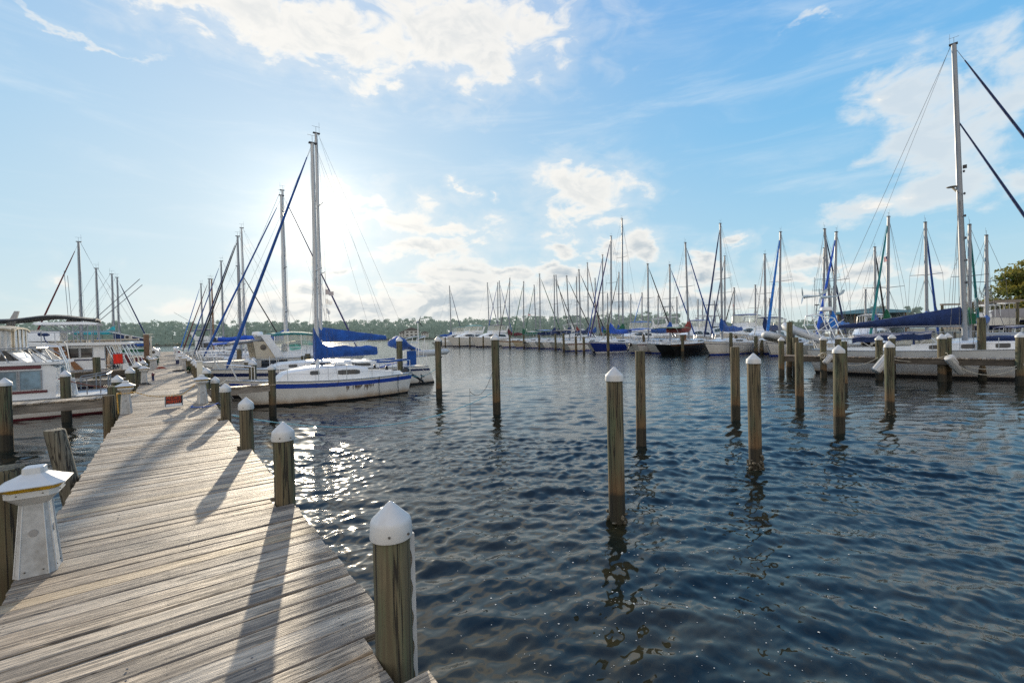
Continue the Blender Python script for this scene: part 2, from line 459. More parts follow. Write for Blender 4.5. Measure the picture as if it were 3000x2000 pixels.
# weathered planks: tone per board from a colour attribute, grain along the board
def plank_mat(name, axis):
    m, t, b = new_mat(name)
    pos = t.node('ShaderNodeNewGeometry').outputs['Position']
    at = t.node('ShaderNodeAttribute', attribute_name='board'); sp = t.node('ShaderNodeSeparateColor'); t.l.new(at.outputs['Color'], sp.inputs[0])
    rnd, new, tone = sp.outputs[0], sp.outputs[1], sp.outputs[2]
    off = t.node('ShaderNodeCombineXYZ')
    for i in range(3): t.l.new(t.math('MULTIPLY', rnd, (37., 91., 17.)[i]), off.inputs[i])
    p = t.vmath('ADD', pos, off.outputs[0])
    st = (2.6, 42, 42) if axis == 0 else (42, 2.6, 42)
    st2 = (7., 150, 150) if axis == 0 else (150, 7., 150)
    g1 = t.noise(t.mapping(p, st), 1., 6, .62, .35)
    g2 = t.noise(t.mapping(p, st2), 1., 3, .6)
    big = t.noise(t.mapping(p, (.9, 3, 1) if axis == 0 else (3, .9, 1)), 1.3, 4, .6)
    grain = t.math('ADD', t.math('MULTIPLY', g1, .65), t.math('MULTIPLY', g2, .35))
    c = t.mix(t.smooth(grain, .42, .575), (.082, .060, .041), (.62, .48, .335))
    c = t.mix(t.smooth(big, .40, .68, 0, .75), c, (.21, .165, .125))
    c = t.mix(t.math('MULTIPLY', t.smooth(tone, .55, 1.), .6), c, (.10, .088, .08))
    c = t.mix(t.math('MULTIPLY', t.smooth(tone, .45, .0), .45), c, (.50, .44, .36))
    c = t.mix(t.math('MULTIPLY', new, .38), c, (.52, .37, .19))
    # knots and nail holes
    vo = t.node('ShaderNodeTexVoronoi', feature='F1'); t.l.new(t.mapping(p, (1.15, 5.5, 1) if axis == 0 else (5.5, 1.15, 1)), vo.inputs['Vector']); vo.inputs['Scale'].default_value = 1.
    kn = t.math('ADD', vo.outputs['Distance'], t.math('MULTIPLY', t.math('SUBTRACT', g1, .5), .10))
    c = t.mix(t.smooth(kn, .115, .05, 0, .85), c, (.030, .022, .017))
    chk = t.noise(t.mapping(p, (1.0, 30, 30) if axis == 0 else (30, 1.0, 30)), 1., 3, .5, .25)
    c = t.mix(t.math('MULTIPLY', t.smooth(t.math('ABSOLUTE', t.math('SUBTRACT', chk, .47)), .011, .003), .8), c, (.022, .017, .013))
    if axis == 0:
        sx = t.node('ShaderNodeSeparateXYZ'); t.l.new(pos, sx.inputs[0])
        fy = t.math('MULTIPLY', t.math('FRACT', t.math('DIVIDE', t.math('ADD', sx.outputs[1], 2.6), .1445)), .1445)
        for x0 in (-.80, -.03, .76):
            for y0 in (.036, .102):
                dd_ = t.math('SQRT', t.math('ADD', t.math('POWER', t.math('SUBTRACT', fy, y0), 2.), t.math('POWER', t.math('ADD', t.math('SUBTRACT', sx.outputs[0], x0), t.math('MULTIPLY', t.math('SUBTRACT', rnd, .5), .03)), 2.)))
                c = t.mix(t.smooth(dd_, .0075, .0045, 0, .9), c, (.02, .014, .011))
    ring = t.math('SINE', t.math('MULTIPLY', kn, 60.))
    c = t.mix(t.math('MULTIPLY', t.smooth(kn, .34, .14), t.smooth(ring, .1, .9, 0, .4)), c, (.13, .105, .085))
    t.put(b.inputs['Base Color'], c)
    t.put(b.inputs['Roughness'], t.smooth(grain, .3, .7, .72, .5)); b.inputs['Specular IOR Level'].default_value = .6
    h = t.math('ADD', t.math('MULTIPLY', g1, .7), t.math('MULTIPLY', g2, .5))
    t.put(b.inputs['Normal'], t.bump(h, .75, .012))
    return m
MAT['planks'] = plank_mat('weathered_planks', 0)
MAT['planks_y'] = plank_mat('weathered_finger_planks', 1)

def pile_mat(name, lo=(.080, .118, .062), hi=(.18, .145, .088), wet=.40):
    m, t, b = new_mat(name)
    pos = t.node('ShaderNodeNewGeometry').outputs['Position']
    z = t.node('ShaderNodeSeparateXYZ'); t.l.new(pos, z.inputs[0]); z = z.outputs[2]
    g = t.noise(t.mapping(pos, (1, 1, .045)), 34, 6, .65, .3)
    cr = t.noise(t.mapping(pos, (1, 1, .03)), 20, 3, .5, .2)
    bg_ = t.noise(t.mapping(pos, (1, 1, .35)), 3.2, 5, .6)
    c = t.mix(t.smooth(bg_, .34, .66), lo, hi)
    c = t.mix(t.smooth(g, .36, .64, .0, .9), tuple(x * .55 for x in hi), c)
    crack = t.smooth(t.math('ABSOLUTE', t.math('SUBTRACT', cr, .5)), .034, .006)
    c = t.mix(t.math('MULTIPLY', crack, .92), c, (.016, .012, .01))
    zz = t.math('ADD', z, t.math('MULTIPLY', t.math('SUBTRACT', bg_, .5), .3))
    c = t.mix(t.smooth(zz, wet + .1, wet, 0, .85), c, (.022, .018, .012))
    c = t.mix(t.math('MULTIPLY', t.smooth(zz, wet - .02, wet + .05), t.smooth(zz, wet + .5, wet + .06, 0, .6)), c, (.16, .085, .035))
    t.put(b.inputs['Base Color'], c); b.inputs['Roughness'].default_value = .85
    h = t.math('SUBTRACT', t.math('MULTIPLY', g, .6), t.math('MULTIPLY', crack, .9))
    t.put(b.inputs['Normal'], t.bump(h, .7, .012))
    return m
MAT['pile'] = pile_mat('treated_pile')
MAT['pile_brown'] = pile_mat('brown_pile', (.095, .112, .062), (.195, .145, .083))
MAT['pile_grey'] = pile_mat('grey_pile', (.14, .14, .10), (.23, .20, .15))

# foliage
def leaf_mat(name, a, bcol, trans=.35, bright=1.):
    m, t, b = new_mat(name)
    at = t.node('ShaderNodeAttribute', attribute_name='leaf')
    pos = t.node('ShaderNodeNewGeometry').outputs['Position']
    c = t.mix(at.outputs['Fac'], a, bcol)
    t.put(b.inputs['Base Color'], c); b.inputs['Roughness'].default_value = .7
    b.inputs['Specular IOR Level'].default_value = .25
    tr = t.node('ShaderNodeBsdfTranslucent'); t.put(tr.inputs[0], c)
    mx = t.node('ShaderNodeMixShader'); mx.inputs[0].default_value = trans
    t.l.new(b.outputs[0], mx.inputs[1]); t.l.new(tr.outputs[0], mx.inputs[2]); t.l.new(mx.outputs[0], t.n['Material Output'].inputs[0])
    return m
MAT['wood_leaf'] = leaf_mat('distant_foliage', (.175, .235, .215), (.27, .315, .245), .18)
# distance haze painted on: pale leaf tints and a glow mixed into the foliage
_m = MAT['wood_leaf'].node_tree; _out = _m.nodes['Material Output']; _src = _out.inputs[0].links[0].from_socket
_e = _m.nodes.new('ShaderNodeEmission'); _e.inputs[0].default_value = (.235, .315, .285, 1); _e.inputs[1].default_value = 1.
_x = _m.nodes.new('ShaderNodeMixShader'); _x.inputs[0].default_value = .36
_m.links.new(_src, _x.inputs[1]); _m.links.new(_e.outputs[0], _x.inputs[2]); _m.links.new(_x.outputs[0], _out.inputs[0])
MAT['oak_leaf'] = leaf_mat('oak_foliage', (.07, .11, .03), (.32, .27, .06), .4)
MAT['bark'] = pmat('bark', (.10, .08, .06), .9, var=.3, stretch=(4, 4, .6), bump=.5)
# ------------------------------------------------------------------ water
wr = np.random.default_rng(11)
WIND = math.atan2(CAM[2][1], CAM[2][0])         # waves run along the line of sight of the basin
WAVES = []
for i in range(84):
    lam = 0.12 * (1.35 / .12) ** (i / 83.)
    th = WIND + wr.normal(0, 1.05 if lam < .28 else .6 if lam < .5 else .34) + (PI if wr.random() < .25 else 0)
    slope = .044 * (1.15 if .2 < lam < .45 else 1.0 if lam < .45 else .62 if lam < .8 else .34)
    k = 2 * PI / lam
    WAVES.append((k * math.cos(th), k * math.sin(th), slope / k, wr.uniform(0, 2 * PI), lam))
for i in range(46):                       # cat's-paw ripples running every way
    lam = .065 * (.24 / .065) ** (i / 45.)
    th = WIND + wr.normal(0, 1.2); k = 2 * PI / lam
    WAVES.append((k * math.cos(th), k * math.sin(th), .031 / k, wr.uniform(0, 2 * PI), lam + 1e-4 * 0))
# a set of finer oblique ripples driven across the right-hand side of the basin
for i in range(26):
    lam = .13 * (.50 / .13) ** (i / 25.)
    th = WIND - .62 + wr.normal(0, .16); k = 2 * PI / lam
    WAVES.append((k * math.cos(th), k * math.sin(th), -.062 / k, wr.uniform(0, 2 * PI), lam))
def wave_h(x, y, cell=None):
    x = np.asarray(x, float); y = np.asarray(y, float)
    if cell is None: cell = np.full_like(x, .02)
    h = np.zeros_like(x)
    # gusty patches: calm lee beside the pier, livelier further out and to the right
    g = .5 + .5 * np.sin(x * .55 + 1.3 * np.sin(y * .31)) * np.sin(y * .47 + 1.1 * np.sin(x * .23 + .6))
    side = np.clip((x * .55 - y * .35 - .6) / 4.5, 0, 1)
    dist = np.clip(np.hypot(x, y) / 22, 0, 1)
    calm = .60 + .35 * g + .35 * dist
    for kx, ky, a, ph, lam in WAVES:
        wgt = np.clip((lam / cell - 2.2) / 2.5, 0, 1)
        if a < 0: m = side * (.45 + .55 * g)
        else: m = calm if lam > .5 else calm * ((.40 if lam > .2 else .16) + (.60 if lam > .2 else .84) * np.maximum(np.clip(dist * 1.3, 0, 1), side * .8))
        h += abs(a) * m * wgt * np.sin(kx * x + ky * y + ph)
    # ring wavelets round the nearest pile
    for cx, cy in ((5.18, 4.46), (9.25, 4.41)):
        r = np.hypot(x - cx, y - cy)
        h += .006 * np.exp(-np.maximum(r - .1, 0) / .5) * np.sin(r * 34) * np.clip((.185 / cell - 2.2) / 2.5, 0, 1)
    return h
view_az = math.atan2(CAM[2][1], CAM[2][0])
fine = np.linspace(view_az - R(62), view_az + R(62), 1180)
coarse = np.linspace(view_az + R(62), view_az - R(62) + 2 * PI, 60)[1:-1]
ang = np.concatenate([fine, coarse])
rad = [.3]
while rad[-1] < 1.6: rad.append(rad[-1] * 1.09)
while rad[-1] < 2.6: rad.append(rad[-1] * 1.02)
while rad[-1] < 12: rad.append(rad[-1] * 1.0042)
while rad[-1] < 30: rad.append(rad[-1] * 1.0080)
while rad[-1] < 60: rad.append(rad[-1] * 1.014)
while rad[-1] < 5200: rad.append(rad[-1] * 1.10)
rad = np.array(rad)
A, Rr = np.meshgrid(ang, rad)
X = Rr * np.cos(A); Y = Rr * np.sin(A)
dA = np.where(np.abs(((A - view_az + PI) % (2 * PI)) - PI) < R(62), R(124) / 1180, R(4))
dR = np.gradient(rad)[:, None] * np.ones_like(A)
cell = np.maximum(Rr * dA, dR * .7)
Z = wave_h(X, Y, cell)
Z[Rr > 75] = 0
nr, na = X.shape
co = np.stack([X, Y, Z], -1).reshape(-1, 3).astype(np.float32)
i = np.arange(nr - 1)[:, None] * na; j = np.arange(na)[None, :]; j2 = (j + 1) % na
faces = np.stack([i + j, i + j2, i + na + j2, i + na + j], -1).reshape(-1, 4)
me = bpy.data.meshes.new('water'); me.vertices.add(len(co)); me.vertices.foreach_set('co', co.ravel())
me.loops.add(faces.size); me.loops.foreach_set('vertex_index', faces.ravel().astype(np.int32))
me.polygons.add(len(faces)); me.polygons.foreach_set('loop_start', np.arange(0, faces.size, 4, dtype=np.int32))
me.polygons.foreach_set('loop_total', np.full(len(faces), 4, np.int32))
me.polygons.foreach_set('use_smooth', np.ones(len(faces), bool))
me.update(calc_edges=True); me.validate()
m, t, b = new_mat('harbour_water')
pos = t.node('ShaderNodeNewGeometry').outputs['Position']
murk = t.noise(t.mapping(pos, (1, 1, 0)), .9, 5, .6, .5)
dist = t.vmath('LENGTH', pos)
shallow = t.math('MULTIPLY', t.smooth(murk, .36, .62), t.smooth(dist, 13, 3))
t.put(b.inputs['Base Color'], t.mix(shallow, (.0055, .0100, .0090), (.026, .023, .011)))
b.inputs['Roughness'].default_value = .02; b.inputs['Coat Weight'].default_value = .20; b.inputs['Coat Roughness'].default_value = .16; b.inputs['Coat IOR'].default_value = 1.4; b.inputs['IOR'].default_value = 1.42
fine_n = t.noise(t.mapping(pos, (1, 1, 0)), 19., 3, .55, .2)
mid_n = t.noise(t.mapping(pos, (1, 1, 0)), 2.6, 3, .6, .3)
far_n = t.noise(t.mapping(pos, (1, 1, 0)), .85, 5, .65, .2)
patch = t.smooth(t.noise(t.mapping(pos, (1, 1, 0)), .45, 3, .5), .38, .62, .25, 1.)
fb = t.node('ShaderNodeBump'); fb.inputs['Distance'].default_value = .0055
t.put(fb.inputs['Height'], fine_n); t.put(fb.inputs['Strength'], t.math('MULTIPLY', t.smooth(dist, 3.8, 9., .12, 1.), patch)); bn = fb.outputs[0]
nd1 = t.node('ShaderNodeBump'); nd1.inputs['Distance'].default_value = .11
t.put(nd1.inputs['Height'], mid_n); t.put(nd1.inputs['Strength'], t.smooth(dist, 16, 40, .0, .5)); t.put(nd1.inputs['Normal'], bn)
nd = t.node('ShaderNodeBump'); nd.inputs['Distance'].default_value = .5
t.put(nd.inputs['Height'], far_n); t.put(nd.inputs['Strength'], t.smooth(dist, 30, 80, 0, .3)); t.put(nd.inputs['Normal'], nd1.outputs[0])
t.put(b.inputs['Normal'], nd.outputs[0])
me.materials.append(m)
water = bpy.data.objects.new('water', me); C.objects.link(water); tag(water, kind='structure')

# flecks of foam drifting by the near piles
fl = MB(); fr = np.random.default_rng(5)
nfl = 0
while nfl < 330:
    px, py = fr.uniform(1180, 2700), 1420 + 580 * fr.random() ** .8
    if fr.random() > math.exp(-((px - 1900) / 520) ** 2): continue
    x, y = ground(px, py)
    r = fr.choice([.004, .006, .008, .012], p=[.4, .3, .2, .1]) * (x * x + y * y) ** .5 / 5.5
    z = float(wave_h([x], [y])[0])
    ph = fr.uniform(0, 6)
    fl.add([(x + r * fr.uniform(.7, 1.2) * math.cos(ph + a), y + r * fr.uniform(.7, 1.2) * math.sin(ph + a), z + .004) for a in np.arange(6) * PI / 3] + [(x, y, z + .004 + r * .3)],
           [(q, (q + 1) % 6, 6) for q in range(6)])
    nfl += 1
fo = fl.build('foam_flecks', pmat('foam', (.62, .62, .58), .8), None)
tag(fo, 'tiny white flecks of foam scattered on the dark water around the near pilings', 'foam', kind='stuff')

# ------------------------------------------------------------------ far shore
def shore_sheet(name, az0, az1, r0, r1, z1, label_kind='structure'):
    n = 60; mb = MB(); rings = []
    for i in range(n + 1):
        a = R(az0 + (az1 - az0) * i / n)
        q = r0 * (1 + .012 * math.sin(i * 1.7) + .01 * math.sin(i * .6))
        rings.append([(q * math.sin(a), q * math.cos(a), -.3), (q * 1.012 * math.sin(a), q * 1.012 * math.cos(a), .6), (r1 * math.sin(a), r1 * math.cos(a), z1), (r1 * math.sin(a), r1 * math.cos(a), -.5)])
    mb.loft(rings, True, True); o = mb.build(name, MAT['shore'], None); tag(o, kind=label_kind); return o
shore_sheet('far_shore', -34, 58, 440, 640, 5)
shore_sheet('far_shore_beyond', 54, 96, 820, 1100, 5)
shore_sheet('right_shore', 70, 96, 95, 190, 1.6)

class Leaves:
    """leaf-sized faces gathered for one mesh, each with a light/dark value"""
    def __init__(s): s.c = []; s.s = []; s.l = []
    def clump(s, c, r, n, size, rg, tone=.5, flat=.75):
        d = rg.normal(size=(n, 3)); d /= np.linalg.norm(d, axis=1)[:, None]
        q = rg.random(n) ** .45
        p = np.asarray(c) + d * q[:, None] * np.asarray(r)
        s.c.append(p); s.s.append(size * rg.uniform(.6, 1.35, n))
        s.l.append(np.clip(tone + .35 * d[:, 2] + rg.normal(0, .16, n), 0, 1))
    def build(s, name, mat, parent, rg, up=.35):
        c = np.concatenate(s.c); sz = np.concatenate(s.s); l = np.concatenate(s.l); n = len(c)
        a = rg.normal(size=(n, 3)); a /= np.linalg.norm(a, axis=1)[:, None]
        bb = np.cross(a, rg.normal(size=(n, 3))); bb /= np.linalg.norm(bb, axis=1)[:, None]
        a *= sz[:, None]; bb *= (sz * .7)[:, None]
        co = np.stack([c - a, c - bb * .9 + a * .1, c + a, c + bb], 1).reshape(-1, 3).astype(np.float32)
        me = bpy.data.meshes.new(name); me.vertices.add(n * 4); me.vertices.foreach_set('co', co.ravel())
        me.loops.add(n * 4); me.loops.foreach_set('vertex_index', np.arange(n * 4, dtype=np.int32))
        me.polygons.add(n); me.polygons.foreach_set('loop_start', np.arange(0, n * 4, 4, dtype=np.int32)); me.polygons.foreach_set('loop_total', np.full(n, 4, np.int32))
        at = me.attributes.new('leaf', 'FLOAT', 'FACE'); at.data.foreach_set('value', l.astype(np.float32))
        me.update(calc_edges=True); me.materials.append(mat)
        o = bpy.data.objects.new(name, me); C.objects.link(o)
        if parent is not None: o.parent = parent
        return o

def woodland(name, label, az0, az1, r0, rows, h0, h1, seed, base=1.0):
    rg = np.random.default_rng(seed); L = Leaves(); tr = MB()
    arc = R(az1 - az0) * r0
    for row in range(rows):
        n = int(arc / 3.6)
        for i in range(n):
            a = R(az0 + (az1 - az0) * (i + rg.uniform(-.4, .4)) / n); q = r0 * (1.02 + .028 * row) + rg.uniform(-4, 4)
            x, y = q * math.sin(a), q * math.cos(a)
            sw = .5 + .5 * math.sin(a * 41 + row) * math.sin(a * 17.3)
            h = (h0 + (h1 - h0) * min(1, max(0, .3 + .5 * sw + rg.normal(0, .08)))) * (.72 + .14 * row)
            tall = row == rows - 1 and rg.random() < .012
            if tall: h *= 1.08
            cw = rg.uniform(3., 4.4) * h / 20
            if tall:          # umbrella pine over the canopy
                for k in range(4):
                    L.clump((x + rg.normal(0, cw * .7), y + rg.normal(0, 2), base + h - rg.uniform(0, 2.)), (cw * .62, cw * .6, 1.0), 30, .7, rg, .55)
                tr.tube([(x, y, base), (x + rg.normal(0, .4), y, base + h - .8)], [.3, .12], 5)
            else:
                for k in range(8):
                    hh = rg.uniform(.16, .96)
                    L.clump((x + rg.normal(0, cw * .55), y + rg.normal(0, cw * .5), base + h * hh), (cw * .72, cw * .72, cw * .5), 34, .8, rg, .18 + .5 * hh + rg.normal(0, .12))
                if row == 0:
                    for k in range(4): L.clump((x + rg.normal(0, 2.5), y, base + rg.uniform(.2, 4)), (2.8, 2, 2.2), 20, .9, rg, .22)
                tr.tube([(x, y, base), (x + rg.normal(0, .4), y, base + h * .8)], [.25, .1], 4)
    # one object: crowns and stems of a wood nobody could count
    o = L.build(name, MAT['wood_leaf'], None, rg)
    tm = bpy.data.meshes.new('stems'); tm.from_pydata(tr.v, [], tr.f); tm.materials.append(MAT['wood_leaf']); tm.materials.append(MAT['bark'])
    for p in tm.polygons: p.material_index = 1
    to = bpy.data.objects.new('stems', tm); C.objects.link(to)
    with bpy.context.temp_override(active_object=o, selected_editable_objects=[o, to], object=o): bpy.ops.object.join()
    tag(o, label, 'woodland', kind='stuff'); return o
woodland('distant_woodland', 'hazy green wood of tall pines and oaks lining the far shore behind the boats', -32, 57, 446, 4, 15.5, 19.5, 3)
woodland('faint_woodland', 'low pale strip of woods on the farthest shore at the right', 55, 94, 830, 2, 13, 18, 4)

def tree(name, label, loc, h, crown, lean=(0, 0), seed=1, leaf='oak_leaf', n=60, leafsize=.22, tone=.5, group=None, per=90):
    rg = np.random.default_rng(seed)
    root = thing(name, label, 'tree', loc, 0, group)
    tb = MB(); L = Leaves()
    top = Vector((lean[0], lean[1], h * .8))
    tb.tube([(0, 0, -.3), top * .4 + Vector((.1, 0, 0)), top * .75, top], [h * .035, h * .026, h * .016, h * .005], 9)
    for k in range(n):
        d = rg.normal(size=3); d /= np.linalg.norm(d); d[2] = d[2] * .8
        c = np.array([lean[0] * .7, lean[1] * .7, h * .62]) + d * np.array([crown[0], crown[1], crown[2]]) * rg.uniform(.45, 1.)
        s0 = top * rg.uniform(.35, .9)
        tb.tube([s0, s0.lerp(Vector(c), .5) + Vector((0, 0, h * .03)), Vector(c)], [h * .008, h * .005, h * .002], 5)
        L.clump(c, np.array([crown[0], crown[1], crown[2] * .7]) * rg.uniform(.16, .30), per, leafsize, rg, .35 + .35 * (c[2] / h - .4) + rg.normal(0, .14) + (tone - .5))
    L.build('crown', MAT[leaf], root, rg)
    tb.build('trunk', MAT['bark'], root)
    return root
x, y = on_x(3060, 930, 98)[0], 0
yy, zz = on_x(3075, 960, 100); tree('oak_tree', 'large olive and gold leaved oak at the right edge above the docks', (100, yy, 1.2), 11.2, (5.8, 5.5, 4.7), (0, 0), 21, n=110, leafsize=.2, tone=.52, per=110)
yy, zz = on_x(2950, 970, 104); tree('round_tree', 'low dark green bushy tree at the foot of the big oak', (104, yy, 1.2), 6.0, (5.2, 4.2, 2.4), (0, 0), 23, n=45, leafsize=.2, tone=.3)
for k, (px, X_, h_, lb) in enumerate([(2990, 96, 4.5, 'leafy shrub under the left side of the big oak'), (3030, 94, 5.0, 'leafy shrub under the trunk of the big oak'), (2945, 108, 4.2, 'dark shrub at the water left of the big oak')]):
    y_, _z = on_x(px, 970, X_); tree('shrub', lb, (X_, y_, 1.0), h_, (3.6, 3.2, h_ * .42), (0, 0), 70 + k, 'oak_leaf', 40, .2, .35, None, 70)
yy, zz = on_x(2905, 970, 118); bt = thing('bare_tree', 'leafless winter tree with fine twigs left of the big oak', 'tree', (118, yy, 1.2))
tb = MB(); rg_ = random.Random(4)
def branch(p, d, ln, r, lev):
    q = p + d * ln; tb.tube([p, p.lerp(q, .5) + Vector((rg_.uniform(-.1, .1), rg_.uniform(-.1, .1), 0)) * ln, q], [r, r * .8, r * .55], 5)
    if lev:
        for k in range(3 if lev > 1 else 4):
            dd = (d + Vector((rg_.uniform(-.9, .9), rg_.uniform(-.9, .9), rg_.uniform(-.1, .7)))).normalized()
            branch(p.lerp(q, rg_.uniform(.5, 1)), dd, ln * rg_.uniform(.5, .75), r * .55, lev - 1)
branch(Vector((0, 0, -.2)), Vector((0, 0, 1)), 5.2, .22, 0)
for k in range(6): branch(Vector((0, 0, 2. + k * .55)), Vector((rg_.uniform(-.8, .8), rg_.uniform(-.8, .8), .8)).normalized(), 3.1 - k * .2, .09, 3)
tb.build('trunk', MAT['bark'], bt)
for k, (px, X, h, lab) in enumerate([(2565, 260, 13, 'flat-topped pine showing over the navy sail cover'), (2660, 250, 11.5, 'small far pine just left of the big mast'), (2500, 420, 12, 'dim far tree beside the blue roofed boathouse'), (2760, 300, 11, 'far tree between the big mast and the bare tree')]):
    yy, zz = on_x(px, 950, X); tree('pine_tree', lab, (X, yy, 1.), h, (h * .42, h * .42, h * .25), (0, 0), 40 + k, 'wood_leaf', 26, .42, .45, None, 60)
# ------------------------------------------------------------------ piers
def board_attr(o, per_face):
    a = o.data.attributes.new('board', 'FLOAT_COLOR', 'FACE')
    a.data.foreach_set('color', np.array(per_face, np.float32).ravel())
pier_piles_y = [2.26, 5.02, 7.93, 11.15, 14.55]
pier = thing('wooden_pier', 'long weathered plank pier running straight away from the viewer to open water', 'pier', (0, 0, 0))
mb = MB(); cols = []; y = -2.6; k = 0
pr = random.Random(3)
new_rows = [min(range(60), key=lambda q: abs(-2.6 + q * .1445 - v)) for v in (4.02, 6.16)]
while y < 100:
    wd = .1345 + pr.uniform(-.003, .003)
    x0, x1 = -.875 + pr.uniform(-.018, .014), .955 + pr.uniform(-.010, .010)
    for py_ in pier_piles_y:
        if abs(y + wd / 2 - py_) < .17: x1 = .79 + pr.uniform(-.01, .01)
    z = DECK + pr.uniform(-.004, .004)
    nf0 = len(mb.f)
    sk = pr.uniform(-.004, .004); tl = pr.uniform(-.004, .004)
    nseg = 6 if y < 12 else 1
    for sgm in range(1):
        xs = [x0 + (x1 - x0) * i_ / nseg for i_ in range(nseg + 1)]
        rings = []
        for xx in xs:
            e1 = pr.uniform(-.0025, .0025) if y < 12 else 0; e2 = pr.uniform(-.0025, .0025) if y < 12 else 0
            dz = pr.uniform(-.0015, .0015)
            bv = .006
            rings.append([(xx, y + e1 + bv, z - tl + dz), (xx, y + wd + e2 - bv, z + tl + dz), (xx, y + wd + e2, z + tl - bv + dz), (xx, y + wd + e2, z - .04), (xx, y + e1, z - .04), (xx, y + e1, z - tl - bv + dz)])
        mb.loft(rings, True, True)
    c = (pr.random(), 1. if k in new_rows else (.25 if pr.random() < .04 else 0.), pr.random(), 1)
    cols += [c] * (len(mb.f) - nf0)
    y += .1445; k += 1
deck = mb.build('deck', MAT['planks'], pier, 0); board_attr(deck, cols)
mb = MB()
for x in (-.80, -.03, .76): mb.box((x, 48.7, DECK - .17), (.09, 102.6, .22))
mb.build('stringers', MAT['dark_timber'], pier)
mb = MB()
for i in range(34): mb.box((0, .8 + 3. * i, DECK - .37), (2.1, .1, .18))
pieces(mb, 'cross_beam', MAT['dark_timber'], pier)
mb = MB()
for py_, px_ in ((2.6, .3), (2.9, -.2), (3.4, .55), (4.5, .1), (5.6, -.4)):
    for s in (-1, 1): mb.ball((px_, py_ + s * .05, DECK + .002), (.006, .006, .003), 6, 4)
pieces(mb, 'nail_head', MAT['wire'], pier)

def finger(name, label, x0, x1, yc, w, z=DECK, group=None, beam=.2, mat='grey_timber'):
    root = thing(name, label, 'finger pier', ((x0 + x1) / 2, yc, 0), 0, group)
    mb = MB(); cols = []; x = x0; L = x1 - x0; cx = (x0 + x1) / 2
    while x < x1 - .05:
        wd = .13; nf0 = len(mb.f)
        mb.box((x + wd / 2 - cx, pr.uniform(-.02, .02), z - .02 + pr.uniform(-.003, .003)), (wd, w + pr.uniform(-.03, .03), .04))
        cols += [(pr.random(), 0, pr.random(), 1)] * (len(mb.f) - nf0); x += .142
    d = mb.build('deck', MAT['planks_y'], root, 0); board_attr(d, cols)
    for s in (-1, 1):
        b = MB(); b.box((0, s * (w / 2 - .06), z - .045 - beam / 2), (L, .06, beam)); b.build('side_beam', MAT[mat], root)
    b = MB()
    for e in (x0 + .06, x1 - .03): b.box((e - cx, 0, z - .045 - beam / 2), (.05, w - .2, beam - .02))
    b.build('end_beam', MAT[mat], root)
    return root
G_F = 'finger piers branching off the main pier'
finger('finger_pier', 'short grey finger pier below the stern of the burgundy striped cabin boat', -4.0, -.93, 18.6, .75, group=G_F, beam=.24)
finger('finger_pier', 'finger pier between the burgundy striped boat and the white trawler', -4.6, -.93, 28.0, .8, group=G_F)
finger('finger_pier', 'finger pier platform carrying the red folding chair', -4.8, -.93, 37.4, 1.9, group=G_F, beam=.3, mat='dark_timber')
finger('finger_pier', 'finger pier far along the left side past the red chair', -4.6, -.93, 49.6, .8, group=G_F)
finger('finger_pier', 'dark finger pier beside the bow of the blue striped sailboat', .99, 3.1, 18.75, .5, group=G_F, beam=.2, mat='grey_timber')
finger('finger_pier', 'short finger pier between the cream sloop and the motor cruiser', .99, 3.4, 27.9, .7, group=G_F, mat='dark_timber')
finger('finger_pier', 'short finger pier behind the teal canopied motor cruiser', .99, 3.6, 37.2, .7, group=G_F)
finger('finger_pier', 'short finger pier far along the right side', .99, 3.6, 46.5, .7, group=G_F)

# the dock on the right, parallel to the main pier, with its own boards
rd = thing('boat_dock', 'narrow dock with piles and tyre fenders in front of the big dark masted yacht', 'dock', (0, 0, 0))
RA, RB = Vector((28.45, 12.1, 0)), Vector((30.2, -1.2, 0))
rdir = (RB - RA); RLEN = rdir.length; rdir.normalize(); rang = math.atan2(rdir.y, rdir.x)
rd.location = RA; rd.rotation_euler = (0, 0, rang)
mb = MB(); cols = []; x = 0
while x < RLEN:
    nf0 = len(mb.f); mb.box((x + .065, .55, DECK - .02 + pr.uniform(-.006, .006)), (.128, 1.2 + pr.uniform(-.05, .05), .04)); cols += [(pr.random(), 0, pr.random(), 1)] * (len(mb.f) - nf0); x += .142
d = mb.build('deck', MAT['planks_y'], rd, 0); board_attr(d, cols)
for yy in (.02, 1.08):
    b = MB(); b.box((RLEN / 2, yy, DECK - .18), (RLEN, .07, .27)); b.build('side_beam', MAT['dark_timber'], rd)
b = MB(); b.box((.05, .55, DECK - .18), (.07, .98, .25)); b.build('end_beam', MAT['dark_timber'], rd)

fd = thing('boat_dock', 'distant dock hidden behind the front row of moored sailboats', 'dock', (0, 0, 0))
mb = MB(); cols = []
p0, p1 = Vector((58.5, 8, 0)), Vector((67, 112, 0)); dv = (p1 - p0).normalized(); a_ = math.atan2(dv.y, dv.x)
q = p0.copy()
while (q - p0).length < 104: 
    nf0 = len(mb.f); mb.box((q.x, q.y, DECK - .02), (.48, 1.8, .05), a_); cols += [(pr.random(), 0, pr.random(), 1)] * (len(mb.f) - nf0); q += dv * .5
d = mb.build('deck', MAT['planks'], fd, 0); board_attr(d, cols)
b = MB(); c_ = (p0 + p1) / 2
b.box((c_.x, c_.y, DECK - .2), (104, 1.7, .25), a_); b.build('side_beam', MAT['dark_timber'], fd)

